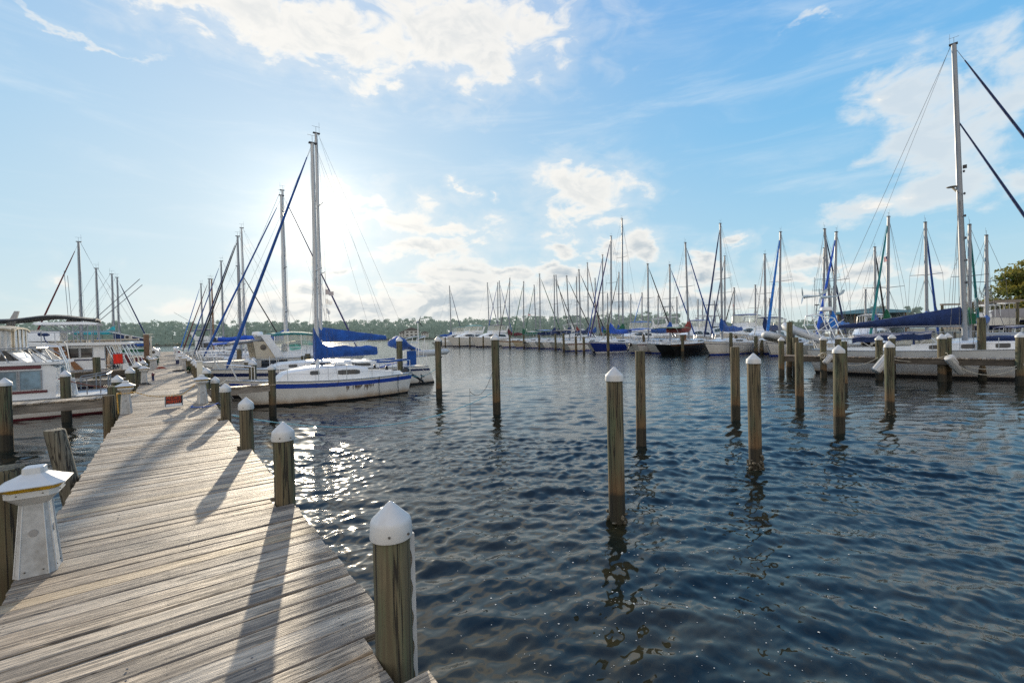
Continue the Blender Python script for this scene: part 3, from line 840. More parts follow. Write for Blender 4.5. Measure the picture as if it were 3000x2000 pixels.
# ------------------------------------------------------------------ piles
def pile(name, label, x, y, top, r=.11, cap=True, mat='pile', lean=(0, 0), group=None, base=-1.2, flat=.03, barn=False, seed=0, cat='piling', capr=1.12, pyr=1.0):
    root = thing(name, label, cat, (x, y, 0), 0, group)
    rr = random.Random(seed * 7 + int(x * 100) + int(y * 10))
    ph = [rr.uniform(0, 6) for _ in range(4)]
    wob = lambda a, z: .018 * math.sin(2 * a + ph[0] + z * .3) + .012 * math.sin(3 * a + ph[1]) + .012 * math.sin(z * 2.1 + ph[2])
    hgt = top - (r * 1.02 * pyr + .045 if cap else 0)
    mb = MB(); prof = [(r * 1.04, base), (r * 1.03, 0.)]
    n = 8
    for i_ in range(1, n): prof.append((r * (1.03 - .03 * i_ / n), (hgt - .02) * i_ / n))
    prof += [(r, hgt - flat), (r * .93, hgt)]
    rings_c = (0, 0, 0)
    mb.lathe(prof, rings_c, 22, wob=wob)
    if lean == (0, 0) and mat != 'x': lean = (rr.uniform(-.006, .006), rr.uniform(-.006, .006))
    if lean != (0, 0):
        z0 = lean[2] if len(lean) > 2 else 0.
        mb.v = [(vx + lean[0] * (vz - z0), vy + lean[1] * (vz - z0), vz) for vx, vy, vz in mb.v]
    mb.build('post', MAT[mat], root, 40)
    if cap:
        c = MB(); cr_ = r * capr
        c.lathe([(cr_ * 1.01, hgt - .042), (cr_ * 1.035, hgt - .036), (cr_ * 1.0, hgt + .032), (cr_ * .965, hgt + .046), (cr_ * .90, hgt + .056), (cr_ * .13, top - .006), (cr_ * .06, top - .001), (.002, top)], (lean[0] * hgt, lean[1] * hgt, 0), 28)
        c.build('cap', MAT['white_plastic'], root, 30)
    if cap and group == GP:
        for k_, (aa, dz) in enumerate(((-118, -.005), (-62, -.012), (10, .0))):
            sb = MB(); sb.ball((cr_ * 1.03 * math.cos(R(aa)), cr_ * 1.03 * math.sin(R(aa)), hgt + dz), .0065, 7, 5); sb.build('screw', MAT['bronze'], root)
    if barn:
        b = MB()
        for q in range(46):
            a = rr.uniform(0, 2 * PI); zz = rr.gauss(.04, .09)
            b.ball((1.12 * r * math.cos(a), 1.12 * r * math.sin(a), zz), (rr.uniform(.018, .045), rr.uniform(.018, .045), rr.uniform(.012, .035)), 6, 4)
        b.build('oyster_crust', MAT['barnacle'], root, 0)
    return root
GP = 'capped pilings along the right edge of the main pier'
def pl(px, py, zt, **kw): pass
lab_r = ['nearest brown piling with a white cone cap and a wavy white rub strip', 'second nearest white capped piling, its long shadow falling across the planks', 'third white capped piling from the viewer on the right edge of the pier',
         'fourth white capped piling, rusty brown, just before the chain', 'white capped piling beside the lighthouse pedestal where the chain ends']
tips = [(1140, 1467), (823, 1235), (714, 1163), (648, 1122), (619, 1102)]
xs = [.895, .90, .925, .935, 1.0]
pier_piles = []
for i_, (yy, lb) in enumerate(zip(pier_piles_y, lab_r)):
    zt = height_at(tips[i_][1], xs[i_], yy)
    p = pile('capped_piling', lb, xs[i_], yy, zt, .094, mat=['pile', 'pile_brown', 'pile', 'pile_brown', 'pile_brown'][i_], group=GP, seed=i_, pyr=.98, capr=1.10)
    pier_piles.append(p)
# wavy rub strip on the nearest one
mb = MB(); n = 90
ring = []
for i_ in range(n + 1):
    z = -.2 + (1.72 + .2) * i_ / n
    wv = .007 * math.sin(z * 2 * PI / .155)
    ring.append([(.097 + wv, -.012, z), (.119, -.011, z), (.119, .012, z), (.097 + wv, .014, z)])
mb.loft(ring, True, True); mb.build('rub_strip', MAT['fender'], pier_piles[0], 40)

# further pilings on the right edge, beyond the chain
GR2 = 'white capped pilings further along the right edge of the pier'
for yy, x, lb in [(18.75, 1.06, 'white capped piling at the root of the finger by the blue striped sailboat'), (21.2, 1.03, 'white capped piling just past the bow rail of the blue striped sailboat'), (23.3, 1.05, 'tallest looking white capped piling next to the square white post'),
                  (25.4, 1.05, 'white capped piling between the two nearest sailboat bows'), (27.9, 1.05, 'white capped piling at the root of the second right finger pier'), (32.6, 1.05, 'white capped piling by the bow of the motor cruiser'), (37.2, 1.05, 'white capped piling past the motor cruiser'), (41.9, 1.05, 'far white capped piling on the right of the pier'), (46.6, 1.05, 'farther white capped piling right of the pier'), (52, 1.05, 'piling half hidden among far bows on the right'), (58, 1.05, 'piling close to the far end on the right'), (66, 1.05, 'last white capped piling on the right edge')]:
    pile('capped_piling', lb, x, yy, DECK + .72, .115, group=GR2, mat='pile_brown' if int(yy) % 2 else 'pile')
# left edge
zt = height_at(1158, -1.12, 14.4)
pile('flat_topped_piling', 'dark flat-topped piling at the left pier edge before the short finger', -1.13, 14.4, height_at(1158, -1.13, 14.4), .115, False, 'pile_brown')
pile('flat_topped_piling', 'flat-topped green piling right behind the chained lighthouse pedestal', -1.12, 15.9, height_at(1131, -1.12, 15.9), .15, False, 'pile')
pile('flat_topped_piling', 'thick flat-topped piling behind the nearest lighthouse pedestal at the left', -1.03, 5.06, height_at(1372, -1.03, 5.06), .135, False, 'pile_brown')
x0, y0 = ground(212, 1392, DECK)
xt, _ = on_y(166, 1258, y0); zt = on_y(166, 1258, y0)[1]
lx = (xt - (-1.0)) / (zt - DECK)
pile('leaning_piling', 'short flat-topped piling leaning away from the left edge of the pier', -1.02, y0, zt, .10, False, 'pile_grey', lean=(lx, 0, DECK))
GL = 'white capped pilings along the left edge of the pier'
for px, tp, yy, lb in [(343, 1098, 17.9, 'white capped piling peeking over the chained lighthouse pedestal'), (381, 1075, 21.0, 'white capped piling just past the first left finger pier'), (400, 1060, 24.2, 'tall white capped piling beside the second lighthouse pedestal'), (416, 1065, 26.3, 'short white capped piling behind the tall one by the second pedestal'), (420, 1054, 30., 'white capped piling nearest the red chair'), (425, 1060, 33.5, 'white capped piling low beside the chair platform')]:
    x = on_y(px, tp, yy)[0]
    pile('capped_piling', lb, min(x, -1.0), yy, height_at(tp, x, yy), .125, group=GL)
for yy, lb in [(41, 'white capped piling left of the far potted plants'), (50, 'far left white capped piling half way down the pier'), (60, 'far left capped piling near the end of the pier'), (72, 'last left capped piling before open water')]:
    pile('capped_piling', lb, -1.05, yy, DECK + .7, .115, group=GL)
# slip pilings on the left
x, y = ground(14, 1300); y = 17.9; x = on_y(12, 1110, y)[0]
pile('capped_piling', 'white capped piling at the outer end of the short left finger', x, y, height_at(1106, x, y), .13, group='slip pilings by the left boats')
x, zt = on_y(190, 1084, 22.6)
pile('capped_piling', 'white capped piling wound with pale rope beside the burgundy striped boat', x, 22.6, zt, .14, group='slip pilings by the left boats')
x, zt = on_y(205, 1092, 28.6)
pile('flat_topped_piling', 'low bare piling behind the rope-wound one on the left', x, 28.6, zt - .05, .15, False)
x, zt = on_y(283, 1046, 29.5)
pile('flat_topped_piling', 'dark piling tied with green line near the trawler hull', x, 29.5, zt, .15, False)
x, zt = on_y(150, 1070, 26.5)
# slip pilings on the right of the pier
x, zt = on_y(793, 1065, 18.75)
fp = pile('capped_piling', 'white capped piling at the end of the finger pressed against the blue striped hull', x, 18.62, zt, .125, group='slip pilings by the right boats')
for px, tp, yy, lb in [(724, 1047, 26.6, 'white capped piling behind the rail of the blue striped sailboat'), (739, 1053, 23.2, 'white capped piling between the first two sailboats'), (742, 1046, 29., 'white capped piling in front of the motor cruiser windows')]:
    x, zt = on_y(px, tp, yy); pile('capped_piling', lb, x, yy, zt, .15, group='slip pilings by the right boats')
for px, tp, yy, lb in [(890, 1042, 28.2, 'short bare piling left of the boom of the blue covered sail'), (902, 1036, 29.2, 'bare piling paired beside the short one'), (700, 1024, 37.2, 'bare piling among the rails behind the motor cruiser')]:
    x, zt = on_y(px, tp, yy); pile('flat_topped_piling', lb, x, yy, zt, .15, False, group='bare slip pilings on the right')
x, zt = on_y(1169, 986, 22.9); pile('capped_piling', 'white capped piling standing at the stern behind the blue striped sailboat', x, 22.9, zt, .155, group='slip pilings by the right boats')
# free-standing pilings out in the basin
GB = 'free-standing pilings in the open basin'
for x, y, tp, cap, lb, mt, r, br in [(5.18, 4.46, 1074, True, 'nearest piling standing in the water, white cap, green and brown wood', 'pile', .115, True),
        (9.13, 7.06, 1027, False, 'flat-topped brown piling right behind the nearest water piling', 'pile_brown', .115, False),
        (13.82, 7.16, 1016, False, 'flat-topped yellow brown piling beside the second white capped water piling', 'pile_brown', .13, False),
        (9.25, 4.41, 1034, True, 'second white capped water piling with oyster crust at its foot', 'pile_brown', .118, True),
        (17.34, 6.74, 1003, False, 'flat-topped piling in front of the end of the right dock', 'pile_brown', .13, False),
        (13.91, 4.48, 1010, True, 'third white capped water piling, in front of the yacht stern', 'pile', .125, False),
        (17.89, 4.41, 998, True, 'fourth white capped water piling, crusted foot, in front of the navy canopy', 'pile', .12, True),
        (9.16, 13.2, 977, True, 'tall white capped piling standing alone in mid basin', 'pile', .135, False),
        (9.6, 18.29, 985, True, 'white capped piling off the stern of the blue striped sailboat', 'pile', .135, False)]:
    pile('capped_piling' if cap else 'flat_topped_piling', lb, x, y, height_at(tp, x, y), r, cap, mt, group=GB, barn=br)
xx, yy = ground(2474, 1149); pile('flat_topped_piling', 'dark flat-topped piling half hidden behind the third white capped one', xx, yy, height_at(1000, xx, yy), .12, False, 'pile', group=GB)
# pilings of the right dock
GD = 'pilings of the right dock'
for px, py, tp, cap, lb, r, ln in [(2290, 1100, 986, True, 'white capped piling at the left corner of the right dock', .15, 0), (2312, 1092, 943, False, 'tall bare piling leaning left at the end of the right dock', .16, .055), (2331, 1093, 988, False, 'bare piling under the hanging dinghy', .16, 0),
        (2413, 1106, 983, True, 'white capped dock piling hung with the leftmost white fender', .15, 0), (2576, 1112, 982, True, 'white capped dock piling hung with the middle fender', .155, 0), (2760, 1118, 977, True, 'white capped dock piling hung with the right fender', .16, 0),
        (2878, 1112, 930, False, 'tall bare piling rising past the big mast', .155, 0), (2989, 1130, 972, True, 'green stained white capped piling at the right edge of the photo', .15, 0)]:
    x, y = ground(px, py)
    pile('capped_piling' if cap else 'flat_topped_piling', lb, x, y, height_at(tp, x, y), r, cap, 'pile', (ln, 0) if ln else (0, 0), group=GD)
for px, tp, X_, lb in [(2455, 981, 30.0, 'white capped piling behind the dock near the yacht stern'), (2613, 978, 30.4, 'white capped piling behind the dock below the navy canopy'), (2776, 975, 30.6, 'white capped piling just behind the right fender piling')]:
    y, zt = on_x(px, tp, X_); pile('capped_piling', lb, X_, y, zt, .15, group=GD)

# mooring piles in front of the far boats
far_pl = [(1305, 1016, 988), (1346, 1017, 988), (1377, 1018, 986), (1416, 1018, 984), (1494, 1019, 978), (1535, 1020, 980), (1580, 1022, 980), (1628, 1025, 977), (1652, 1030, 976), (1688, 1033, 985), (1711, 1035, 986), (1782, 1037, 951), (1887, 1033, 982), (2000, 1040, 981), (2142, 1040, 974), (2157, 1036, 982), (2232, 1038, 995), (2215, 1040, 985)]
proto = None
for i_, (px, py, tp) in enumerate(far_pl):
    x, y = ground(px, py)
    side = ['left of the white motor cruisers', 'by the middle motor cruiser', 'in front of the motor cruiser with teal top', 'between the cruisers and the tan hulls', 'under the maroon sail cover', 'under the green sail cover', 'by the round white stern', 'below the navy sail cover', 'left of the round white transom', 'right of the round white transom', 'just left of the blue hull', 'tall, against the blue hull', 'between the outboard sloop and the dark hull', 'against the dark hulled ketch', 'against the white sloop hull', 'just right of the white sloop mast', 'in the gap right of the white sloop', 'at the stern of the white sloop'][i_]
    pile('mooring_pile', 'dark bare mooring pile ' + side, x, y, height_at(tp, x, y), .17, False, 'pile_brown' if i_ % 3 == 0 else 'pile', group='mooring piles in front of the far row')
# ------------------------------------------------------------------ lighthouse pedestals
def make_pedestal():
    """square lighthouse with bevelled corners: tower, flared collar, amber ring, pitched roof and finial"""
    root = thing('lighthouse_pedestal', 'x', 'pedestal')
    def sq(mb, prof, chamf=.30, mi=0):
        mb.loft([[(sx * a * (1 if q == 0 else 1 - chamf), sy * a * (1 - chamf if q == 0 else 1), z)
                  for sx, sy, q in ((1, -1, 0), (1, 1, 0), (1, 1, 1), (-1, 1, 1), (-1, 1, 0), (-1, -1, 0), (-1, -1, 1), (1, -1, 1))] for a, z in prof], True, True, mi)
    mb = MB(); sq(mb, [(.116, 0), (.112, .02), (.078, .52), (.077, .535)]); mb.build('tower', MAT['grey_plastic'], root, 20)
    mb = MB()
    for sx in (-1, 1):
        for sy in (-1, 1):
            for q in (0, 1):
                f_ = lambda a: (sx * a * (1.004 if q == 0 else .70), sy * a * (.70 if q == 0 else 1.004))
                mb.tube([(*f_(.1155), .0), (*f_(.078), .525)], .0042, 5)
    pieces(mb, 'corner_trim', MAT['white_plastic'], root)
    for sx, sy in ((0, -1), (0, 1), (1, 0), (-1, 0)):
        mb = MB(); zc = .315; tl = math.atan(.036 / .5); rad_ = .112 - .034 * (zc - .02) / .5
        ring0 = []; ring1 = []
        for k in range(18):
            a = 2 * PI * k / 18; u_, v_ = .026 * math.cos(a), .026 * math.sin(a)
            y_ = rad_ - v_ * math.sin(tl); z_ = zc + v_ * math.cos(tl)
            for rg__, o_ in ((ring0, -.002), (ring1, .004)): rg__.append((u_ * abs(sy) + sx * (y_ + o_), u_ * abs(sx) + sy * (y_ + o_), z_))
        mb.loft([ring0, ring1], True, True); mb.build('inspection_cover', MAT['cover'], root, 30)
    mb = MB(); sq(mb, [(.080, .525), (.086, .530), (.138, .585), (.146, .592), (.148, .634), (.14, .636)]); mb.build('collar', MAT['white_plastic'], root, 0)
    mb = MB(); sq(mb, [(.142, .634), (.150, .638), (.178, .668), (.15, .672)]); mb.build('lens_ring', MAT['yellow'], root, 0)
    mb = MB(); sq(mb, [(.15, .667), (.190, .669), (.192, .675), (.130, .706), (.066, .744), (.062, .745), (.060, .787), (.052, .793), (.002, .795)]); mb.build('roof', MAT['white_plastic'], root, 0)
    mb = MB()
    for sx, sy in ((0, -1), (0, 1), (1, 0), (-1, 0)):
        for e in (-.07, .07): mb.ball((sx * .149 + e * abs(sy), sy * .149 + e * abs(sx), .615), .005, 6, 4)
        for e in (-.05, .05): mb.ball((sx * .112 + e * abs(sy), sy * .112 + e * abs(sx), .04), .006, 6, 4)
    pieces(mb, 'screw', MAT['bronze'], root)
    for ch_ in root.children:
        for v_ in ch_.data.vertices: v_.co *= .94
    return root
MAT['cover'] = pmat('cover_grey', (.30, .285, .275), .6, grime=.5)
ped0 = make_pedestal()
GPD = 'lighthouse-shaped pedestals along the pier'
peds = []
spots = [(-.775, 4.66, 'nearest lighthouse pedestal, large in the lower left corner', R(-3)), (-.78, 13.75, 'left lighthouse pedestal holding the yellow chain', R(0)), (.70, 14.35, 'right lighthouse pedestal holding the yellow chain', R(10)),
         (-.72, 22.4, 'lighthouse pedestal with black hose round its foot on the left edge', 0), (-.74, 34.5, 'left of a close pair of lighthouse pedestals down the pier', 0), (-.60, 36.4, 'right of a close pair of lighthouse pedestals down the pier', 0),
         (.78, 33.2, 'lighthouse pedestal nearest the black hose coil on the right', 0), (.74, 38.4, 'lighthouse pedestal with yellow band behind the hose coil', 0), (.74, 45, 'lighthouse pedestal beside the red extinguisher box', 0), (.78, 54, 'small far lighthouse pedestal on the right edge', 0), (.78, 64, 'smaller far pedestal on the right by the last bows', 0), (-.74, 58, 'far lighthouse pedestal on the left past the plants', 0), (-.74, 70, 'last lighthouse pedestal on the left', 0)]
for i_, (x, y, lb, rz) in enumerate(spots):
    o = ped0 if i_ == 0 else copy_tree(ped0)
    o.location = (x, y, DECK); o.rotation_euler = (0, 0, rz); tag(o, lb, None, GPD); peds.append(o)

# ------------------------------------------------------------------ chain and sign
ch = thing('barrier_chain', 'yellow plastic chain slung across the pier between two lighthouse pedestals', 'chain', (-.78, 13.75, DECK))
A_ = Vector((-.63, 13.75, DECK + .48)); B_ = Vector((.56, 14.32, DECK + .52))
sx1, sz1 = on_y(484, 1160, 13.98); sx2, sz2 = on_y(532, 1156, 14.08)
S1_, S2_ = Vector((sx1, 13.98, sz1)), Vector((sx2, 14.08, sz2))
pts = sag(A_, S1_, .045, 30)[:-1] + [S1_, S2_] + sag(S2_, B_, .02, 30)[1:]
mb = MB()
def link(mb, p, q, flip, rl=.016, rw=.0045, wd=.010):
    d_ = (q - p); L_ = d_.length; d_.normalize()
    s_ = Vector((0, 0, 1)).cross(d_).normalized() if flip else d_.cross(Vector((0, 0, 1)).cross(d_)).normalized()
    c_ = (p + q) / 2; a_ = L_ * .68
    ring = [c_ + d_ * (a_ * math.cos(t_)) + s_ * (wd * math.sin(t_)) for t_ in [2 * PI * k / 8 for k in range(9)]]
    mb.tube(ring, rw, 5)
def along(pts, step):
    out = [pts[0]]; acc = 0
    for a, b in zip(pts, pts[1:]):
        seg = (b - a).length
        while acc + seg >= step:
            f_ = (step - acc) / seg; a = a.lerp(b, f_); out.append(a); seg = (b - a).length; acc = 0
        acc += seg
    return out
lp = along(pts, .032)
for i_, (p, q) in enumerate(zip(lp, lp[1:])): link(mb, p - ch.location, q - ch.location, i_ % 2)
lp = along(sag(Vector((-.93, 13.66, DECK + .47)), Vector((-.91, 13.62, DECK + .02)), .0, 20), .032)
for i_, (p, q) in enumerate(zip(lp, lp[1:])): link(mb, p - ch.location, q - ch.location, i_ % 2)
lp = along([Vector((-.78 + .155 * math.cos(a), 13.75 + .155 * math.sin(a), DECK + .47)) for a in [k * PI / 12 for k in range(25)]], .032)
for i_, (p, q) in enumerate(zip(lp, lp[1:])): link(mb, p - ch.location, q - ch.location, i_ % 2)
mb.build('links', MAT['chain_yellow'], ch, 60)
# the sign hangs by its frame from the chain
s1, s2 = S1_, S2_
sc = (s1 + s2) / 2; sd_ = (s2 - s1); sang = math.atan2(sd_.y, sd_.x); sroll = math.atan2(sd_.z, math.hypot(sd_.x, sd_.y))
sg = thing('hanging_sign', 'orange and black private property sign hung from the yellow chain', 'sign', tuple(sc - Vector((0, 0, .27))), sang)
sg.rotation_euler = (0, -sroll, sang)
SW, SH = .36, .24
mb = MB(); mb.box((0, 0, .135), (SW, .012, SH)); mb.build('board', MAT['ink'], sg)
mb = MB(); mb.box((0, -.0075, .042), (SW - .03, .003, .05)); mb.build('blank_strip', MAT['sign_white'], sg)
mb = MB()
for s in (-1, 1): mb.box((s * (SW / 2 + .006), -.002, .138), (.012, .024, SH + .03))
mb.box((0, -.002, .008), (SW, .024, .012)); mb.build('frame', MAT['white_plastic'], sg)
FONT = {'P': "11110100011000111110100001000010000", 'R': "11110100011000111110101001001010001", 'I': "11111001000010000100001000010011111", 'V': "10001100011000110001100010101000100", 'A': "01110100011000111111100011000110001",
        'T': "11111001000010000100001000010000100", 'E': "11111100001000011110100001000011111", 'O': "01110100011000110001100011000101110", 'Y': "10001100010101000100001000010000100"}
mb = MB()
for row, (word, zc) in enumerate((('PRIVATE', .208), ('PROPERTY', .118))):
    cw = (SW - .05) / len(word); px_ = cw / 6.0; pz_ = .072 / 7
    for i_, chh in enumerate(word):
        x0 = -(SW - .05) / 2 + i_ * cw
        for q in range(35):
            if FONT[chh][q] == '1':
                cx, cz = x0 + (q % 5 + .5) * px_ + px_ * .4, zc + (3 - q // 5) * pz_
                mb.box((cx, -.0075, cz), (px_ * 1.06, .003, pz_ * 1.08))
mb.build('lettering', MAT['orange'], sg, 0)
mb = MB()
for p in (s1, s2):
    l_ = Vector((-SW / 2 if p is s1 else SW / 2, 0, .255)); mb.tube([l_, l_ + Vector((0, 0, .03))], .003, 5)
mb.build('hooks', MAT['steel'], sg)

# ------------------------------------------------------------------ clutter on the pier
def obj1(name, label, cat, mb, mat, loc=(0, 0, 0), group=None, rz=0., smooth=35):
    o = mb.build(name, mat, None, smooth); o.location = loc; o.rotation_euler = (0, 0, rz); tag(o, label, cat, group); return o
def coil(r, turns, rr, h=.0):
    return [Vector(((r - .004 * i_) * math.cos(i_ * .5), (r - .004 * i_) * math.sin(i_ * .5) * .9, rr + h * i_)) for i_ in range(int(turns * 12.6))]
mb = MB(); mb.tube(coil(.34, 4, .02, .0012), .018, 6); obj1('hose_coil', 'black hose coiled flat on the planks beside the right pedestals', 'hose', mb, MAT['rubber'], (.52, 31.3, DECK))
mb = MB(); mb.tube(coil(.20, 4, .02, .003), .017, 6); obj1('hose_coil', 'dark hose looped round the foot of the left pedestal', 'hose', mb, MAT['rubber'], (-.72, 22.38, DECK))
mb = MB(); mb.tube(coil(.26, 3, .02, .003), .02, 6); obj1('hose_coil', 'dull red hose heap on the planks by the left pair of pedestals', 'hose', mb, MAT['rope_red'], (-.32, 35.2, DECK))
mb = MB(); mb.tube([Vector(p) for p in ((.48, 13.95, DECK + .02), (.42, 13.6, DECK + .02), (.62, 13.42, DECK + .02), (.85, 13.5, DECK + .02), (1.0, 13.75, DECK + .05), (1.1, 14.0, DECK - .1))], .012, 6); obj1('water_hose', 'blue hose lying at the foot of the right chained pedestal', 'hose', mb, MAT['rope_blue'])
mb = MB(); mb.tube([Vector(p) for p in ((.56, 14.5, DECK + .28), (.42, 14.55, DECK + .22), (.34, 14.5, DECK + .17), (.40, 14.4, DECK + .10), (.53, 14.35, DECK + .05))], .011, 6); obj1('loose_cable', 'white cable looping off the side of the right chained pedestal', 'cable', mb, MAT['white_plastic'])
hy = thing('standpipe', 'small red topped standpipe behind the pedestal with the black hose', 'standpipe', (-.50, 24.6, DECK))
mb = MB(); mb.lathe([(.07, 0), (.06, .02), (.05, .26), (.06, .28)], n=12); mb.v = [(v[0] * .8, v[1] * .8, v[2] * .75) for v in mb.v]; mb.build('body', MAT['navy_paint'], hy)
mb = MB(); mb.lathe([(.055, .28), (.075, .32), (.07, .40), (.03, .45), (.001, .46)], n=12); mb.box((.06, 0, .36), (.12, .05, .05)); mb.v = [(v[0] * .7, v[1] * .7, v[2] * .75) for v in mb.v]; mb.build('valve_head', MAT['maroon'], hy)
# square white post (utility) on the right edge, brown timber post on the left
wp = thing('utility_post', 'square off-white utility post with a dark drain hose on the right edge of the pier', 'post', (.93, 20.1, DECK))
mb = MB(); mb.box((0, 0, .43), (.17, .17, .86)); mb.build('post', MAT['gel_cream'], wp)
mb = MB(); mb.box((0, 0, .885), (.20, .20, .05)); mb.build('cap', MAT['white_plastic'], wp)
mb = MB(); mb.tube([(0, -.10, .36), (.02, -.13, .2), (.10, -.16, .05), (.2, -.2, .02), (.32, -.15, .02)], .02, 7); mb.build('drain_hose', MAT['rubber'], wp)
bp = thing('timber_post', 'tall square brown timber post on the left behind the red chair', 'post', (-1.25, 45.6, 0))
mb = MB(); mb.box((0, 0, 1.7), (.34, .34, 3.4)); mb.build('post', MAT['brown_timber'], bp)
mb = MB(); mb.box((.27, 0, 2.35), (.1, .12, 1.9)); mb.box((.12, 0, 3.42), (.62, .38, .05)); mb.build('white_conduit', MAT['gel_cream'], bp)
mb = MB(); mb.tube(coil(.16, 2, .02, .006), .02, 6); mb.v = [(v[0], v[2] - .2, v[1] + 1.6) for v in mb.v]; mb.build('rope_loop', MAT['rope_white'], bp)
for i_, (x, y, s, lb) in enumerate([(-.66, 42.2, .55, 'dark bushy potted plant at the left edge beside the dock box'), (-.6, 40.2, .4, 'small potted plant in front of the bushy one'), (.86, 28.8, .3, 'little green plant tuft at the foot of the right pedestal')]):
    pt = thing('potted_plant', lb, 'plant', (x, y, DECK)); rg = np.random.default_rng(60 + i_)
    mb = MB(); mb.lathe([(s * .22, 0), (s * .3, s * .35), (s * .27, s * .36), (s * .2, s * .33)], n=12); mb.build('pot', MAT['bronze'], pt)
    L = Leaves(); L.clump((0, 0, s * .75), (s * .38, s * .38, s * .45), 160, s * .11, rg, .3); L.build('leaves', MAT['leaf_dark'], pt, rg)
bx = thing('dock_box', 'tall white locker with a round dark emblem at the left far down the pier', 'locker', (-.88, 47.5, DECK))
mb = MB(); mb.prism([(-.36, 0), (.36, 0), (.36, .95), (0, 1.25), (-.36, .95)], -.3, .3); mb.build('cabinet', MAT['gel'], bx)
mb = MB(); mb.lathe([(.12, 0), (.12, .012), (.001, .013)], n=16); mb.v = [(v[0], -.301 - v[2], v[1] + .85) for v in mb.v]; mb.build('emblem', MAT['bronze'], bx)
bx = thing('dock_box', 'low white locker with a dark blue base on the right edge beyond the hose coil', 'locker', (.80, 42.0, DECK))
mb = MB(); mb.box((0, 0, .16), (.6, .7, .32)); mb.build('base', MAT['navy_paint'], bx)
mb = MB(); mb.box((0, 0, .52), (.62, .72, .40)); mb.prism([(-.33, .72), (.33, .72), (.25, .80), (-.25, .80)], -.38, .38); mb.build('lid', MAT['gel'], bx)
ex = thing('extinguisher_box', 'red extinguisher box on a white stand on the right edge of the pier', 'extinguisher', (.74, 43.6, DECK))
mb = MB(); mb.box((0, 0, .45), (.06, .06, .9)); mb.build('stand', MAT['gel'], ex)
mb = MB(); mb.box((0, -.06, .72), (.16, .12, .42)); mb.build('box', MAT['maroon'], ex)
for i_, (x, y, lb) in enumerate([(-.86, 55.5, 'white rounded mooring box at the left edge far off'), (-.82, 63.5, 'white rounded box nearest the open water on the left'), (.88, 74, 'white rounded box at the right end of the pier'), (.9, 69, 'white covered box just before the right end of the pier')]):
    bx = thing('mooring_box', lb, 'locker', (x, y, DECK), 0, 'white boxes at the far end of the pier')
    mb = MB(); mb.box((0, 0, .32), (.36, .36, .64)); mb.build('stand', MAT['gel'], bx)
    mb = MB(); mb.ball((0, 0, .82), (.26, .26, .24), 12, 8); mb.build('dome', MAT['gel'], bx)
# mooring line sagging over the water by the near pilings
def rope(name, label, pts, r, mat, cat='rope', group=None):
    mb = MB(); p0 = Vector(pts[0]); mb.tube([Vector(p) - p0 for p in pts], r, 6); o = mb.build(name, mat, None); o.location = p0; tag(o, label, cat, group); return o
a = (1.04, 8.0, DECK + .12); b_ = (fp.location.x + .02, fp.location.y - .13, DECK - .05)
rope('mooring_rope', 'pale cyan line sagging over the water from the third piling to the finger', sag((1.06, 11.15, DECK + .05), (8.9, 13.1, .75), .62, 24), .011, MAT['rope_cyan'])
rope('mooring_rope', 'thin black line hanging in a loop beside the tall mid basin piling', sag((9.03, 13.2, 1.5), (8.2, 13.4, .85), .42, 16), .008, MAT['rubber'])
rope('dangling_line', 'thin dark line dropping straight into the water beside the mid basin piling', [(8.2, 13.4, .95), (8.19, 13.4, -.1)], .007, MAT['rubber'])

# red folding chair and little table on the platform
fc = thing('folding_chair', 'bright red folding chair standing on the platform beside the trawler', 'chair', (-2.42, 37.35, DECK), R(186))
rd_ = MAT['red_fabric']
mb = MB()
ring = []
for i_ in range(9):
    u_ = i_ / 8; z = .40 + .56 * u_; y = .0 - .20 * u_ - .02 * math.sin(PI * u_)
    ring.append([(-.22, y, z), (.22, y, z), (.22, y - .015, z), (-.22, y - .015, z)])
mb.loft(ring)
mb.build('backrest', rd_, fc)
mb = MB(); mb.loft([[(-.22, .02 + .05 * k, .385 - .02 * math.sin(PI * k / 8)), (.22, .02 + .05 * k, .385 - .02 * math.sin(PI * k / 8)), (.22, .02 + .05 * k, .37 - .02 * math.sin(PI * k / 8)), (-.22, .02 + .05 * k, .37 - .02 * math.sin(PI * k / 8))] for k in range(9)])
mb.v = [(x_, y_ - .02, z_) for x_, y_, z_ in mb.v]; mb.build('seat', MAT['red_fabric'], fc)
mb = MB()
for s in (-.24, .24):
    mb.tube([(s, -.24, .98), (s, -.02, .40), (s, .30, .0)], .013, 7)
    mb.tube([(s, .38, .40), (s, .0, .39), (s, -.24, .0)], .013, 7)
for y_, z_ in ((.38, .40), (-.24, .0), (.30, .0), (-.24, .98)): mb.tube([(-.24, y_, z_), (.24, y_, z_)], .011, 7)
mb.build('frame', MAT['black'], fc)
for s in (-.26, .26):
    mb = MB(); mb.box((s, .10, .60), (.05, .42, .025)); mb.tube([(s, .28, .6), (s, .34, .39)], .011, 6); mb.build('armrest', MAT['black'], fc)
ft_ = thing('folding_table', 'small low folding table left of the red chair', 'table', (-2.85, 37.3, DECK))
mb = MB(); mb.box((0, 0, .30), (.34, .30, .02)); mb.build('table_top', MAT['grey_plastic'], ft_)
mb = MB()
for y_ in (-.12, .12): mb.tube([(-.15, y_, 0), (.15, y_, .29)], .010, 6); mb.tube([(.15, y_, 0), (-.15, y_, .29)], .010, 6)
mb.build('legs', MAT['black'], ft_)
bs = thing('boarding_step', 'white moulded boarding step right of the red chair', 'step', (-1.95, 37.2, DECK))
mb = MB(); mb.prism([(-.25, 0), (.25, 0), (.25, .18), (0, .18), (0, .36), (-.25, .36)], -.22, .22); mb.build('treads', MAT['gel'], bs)
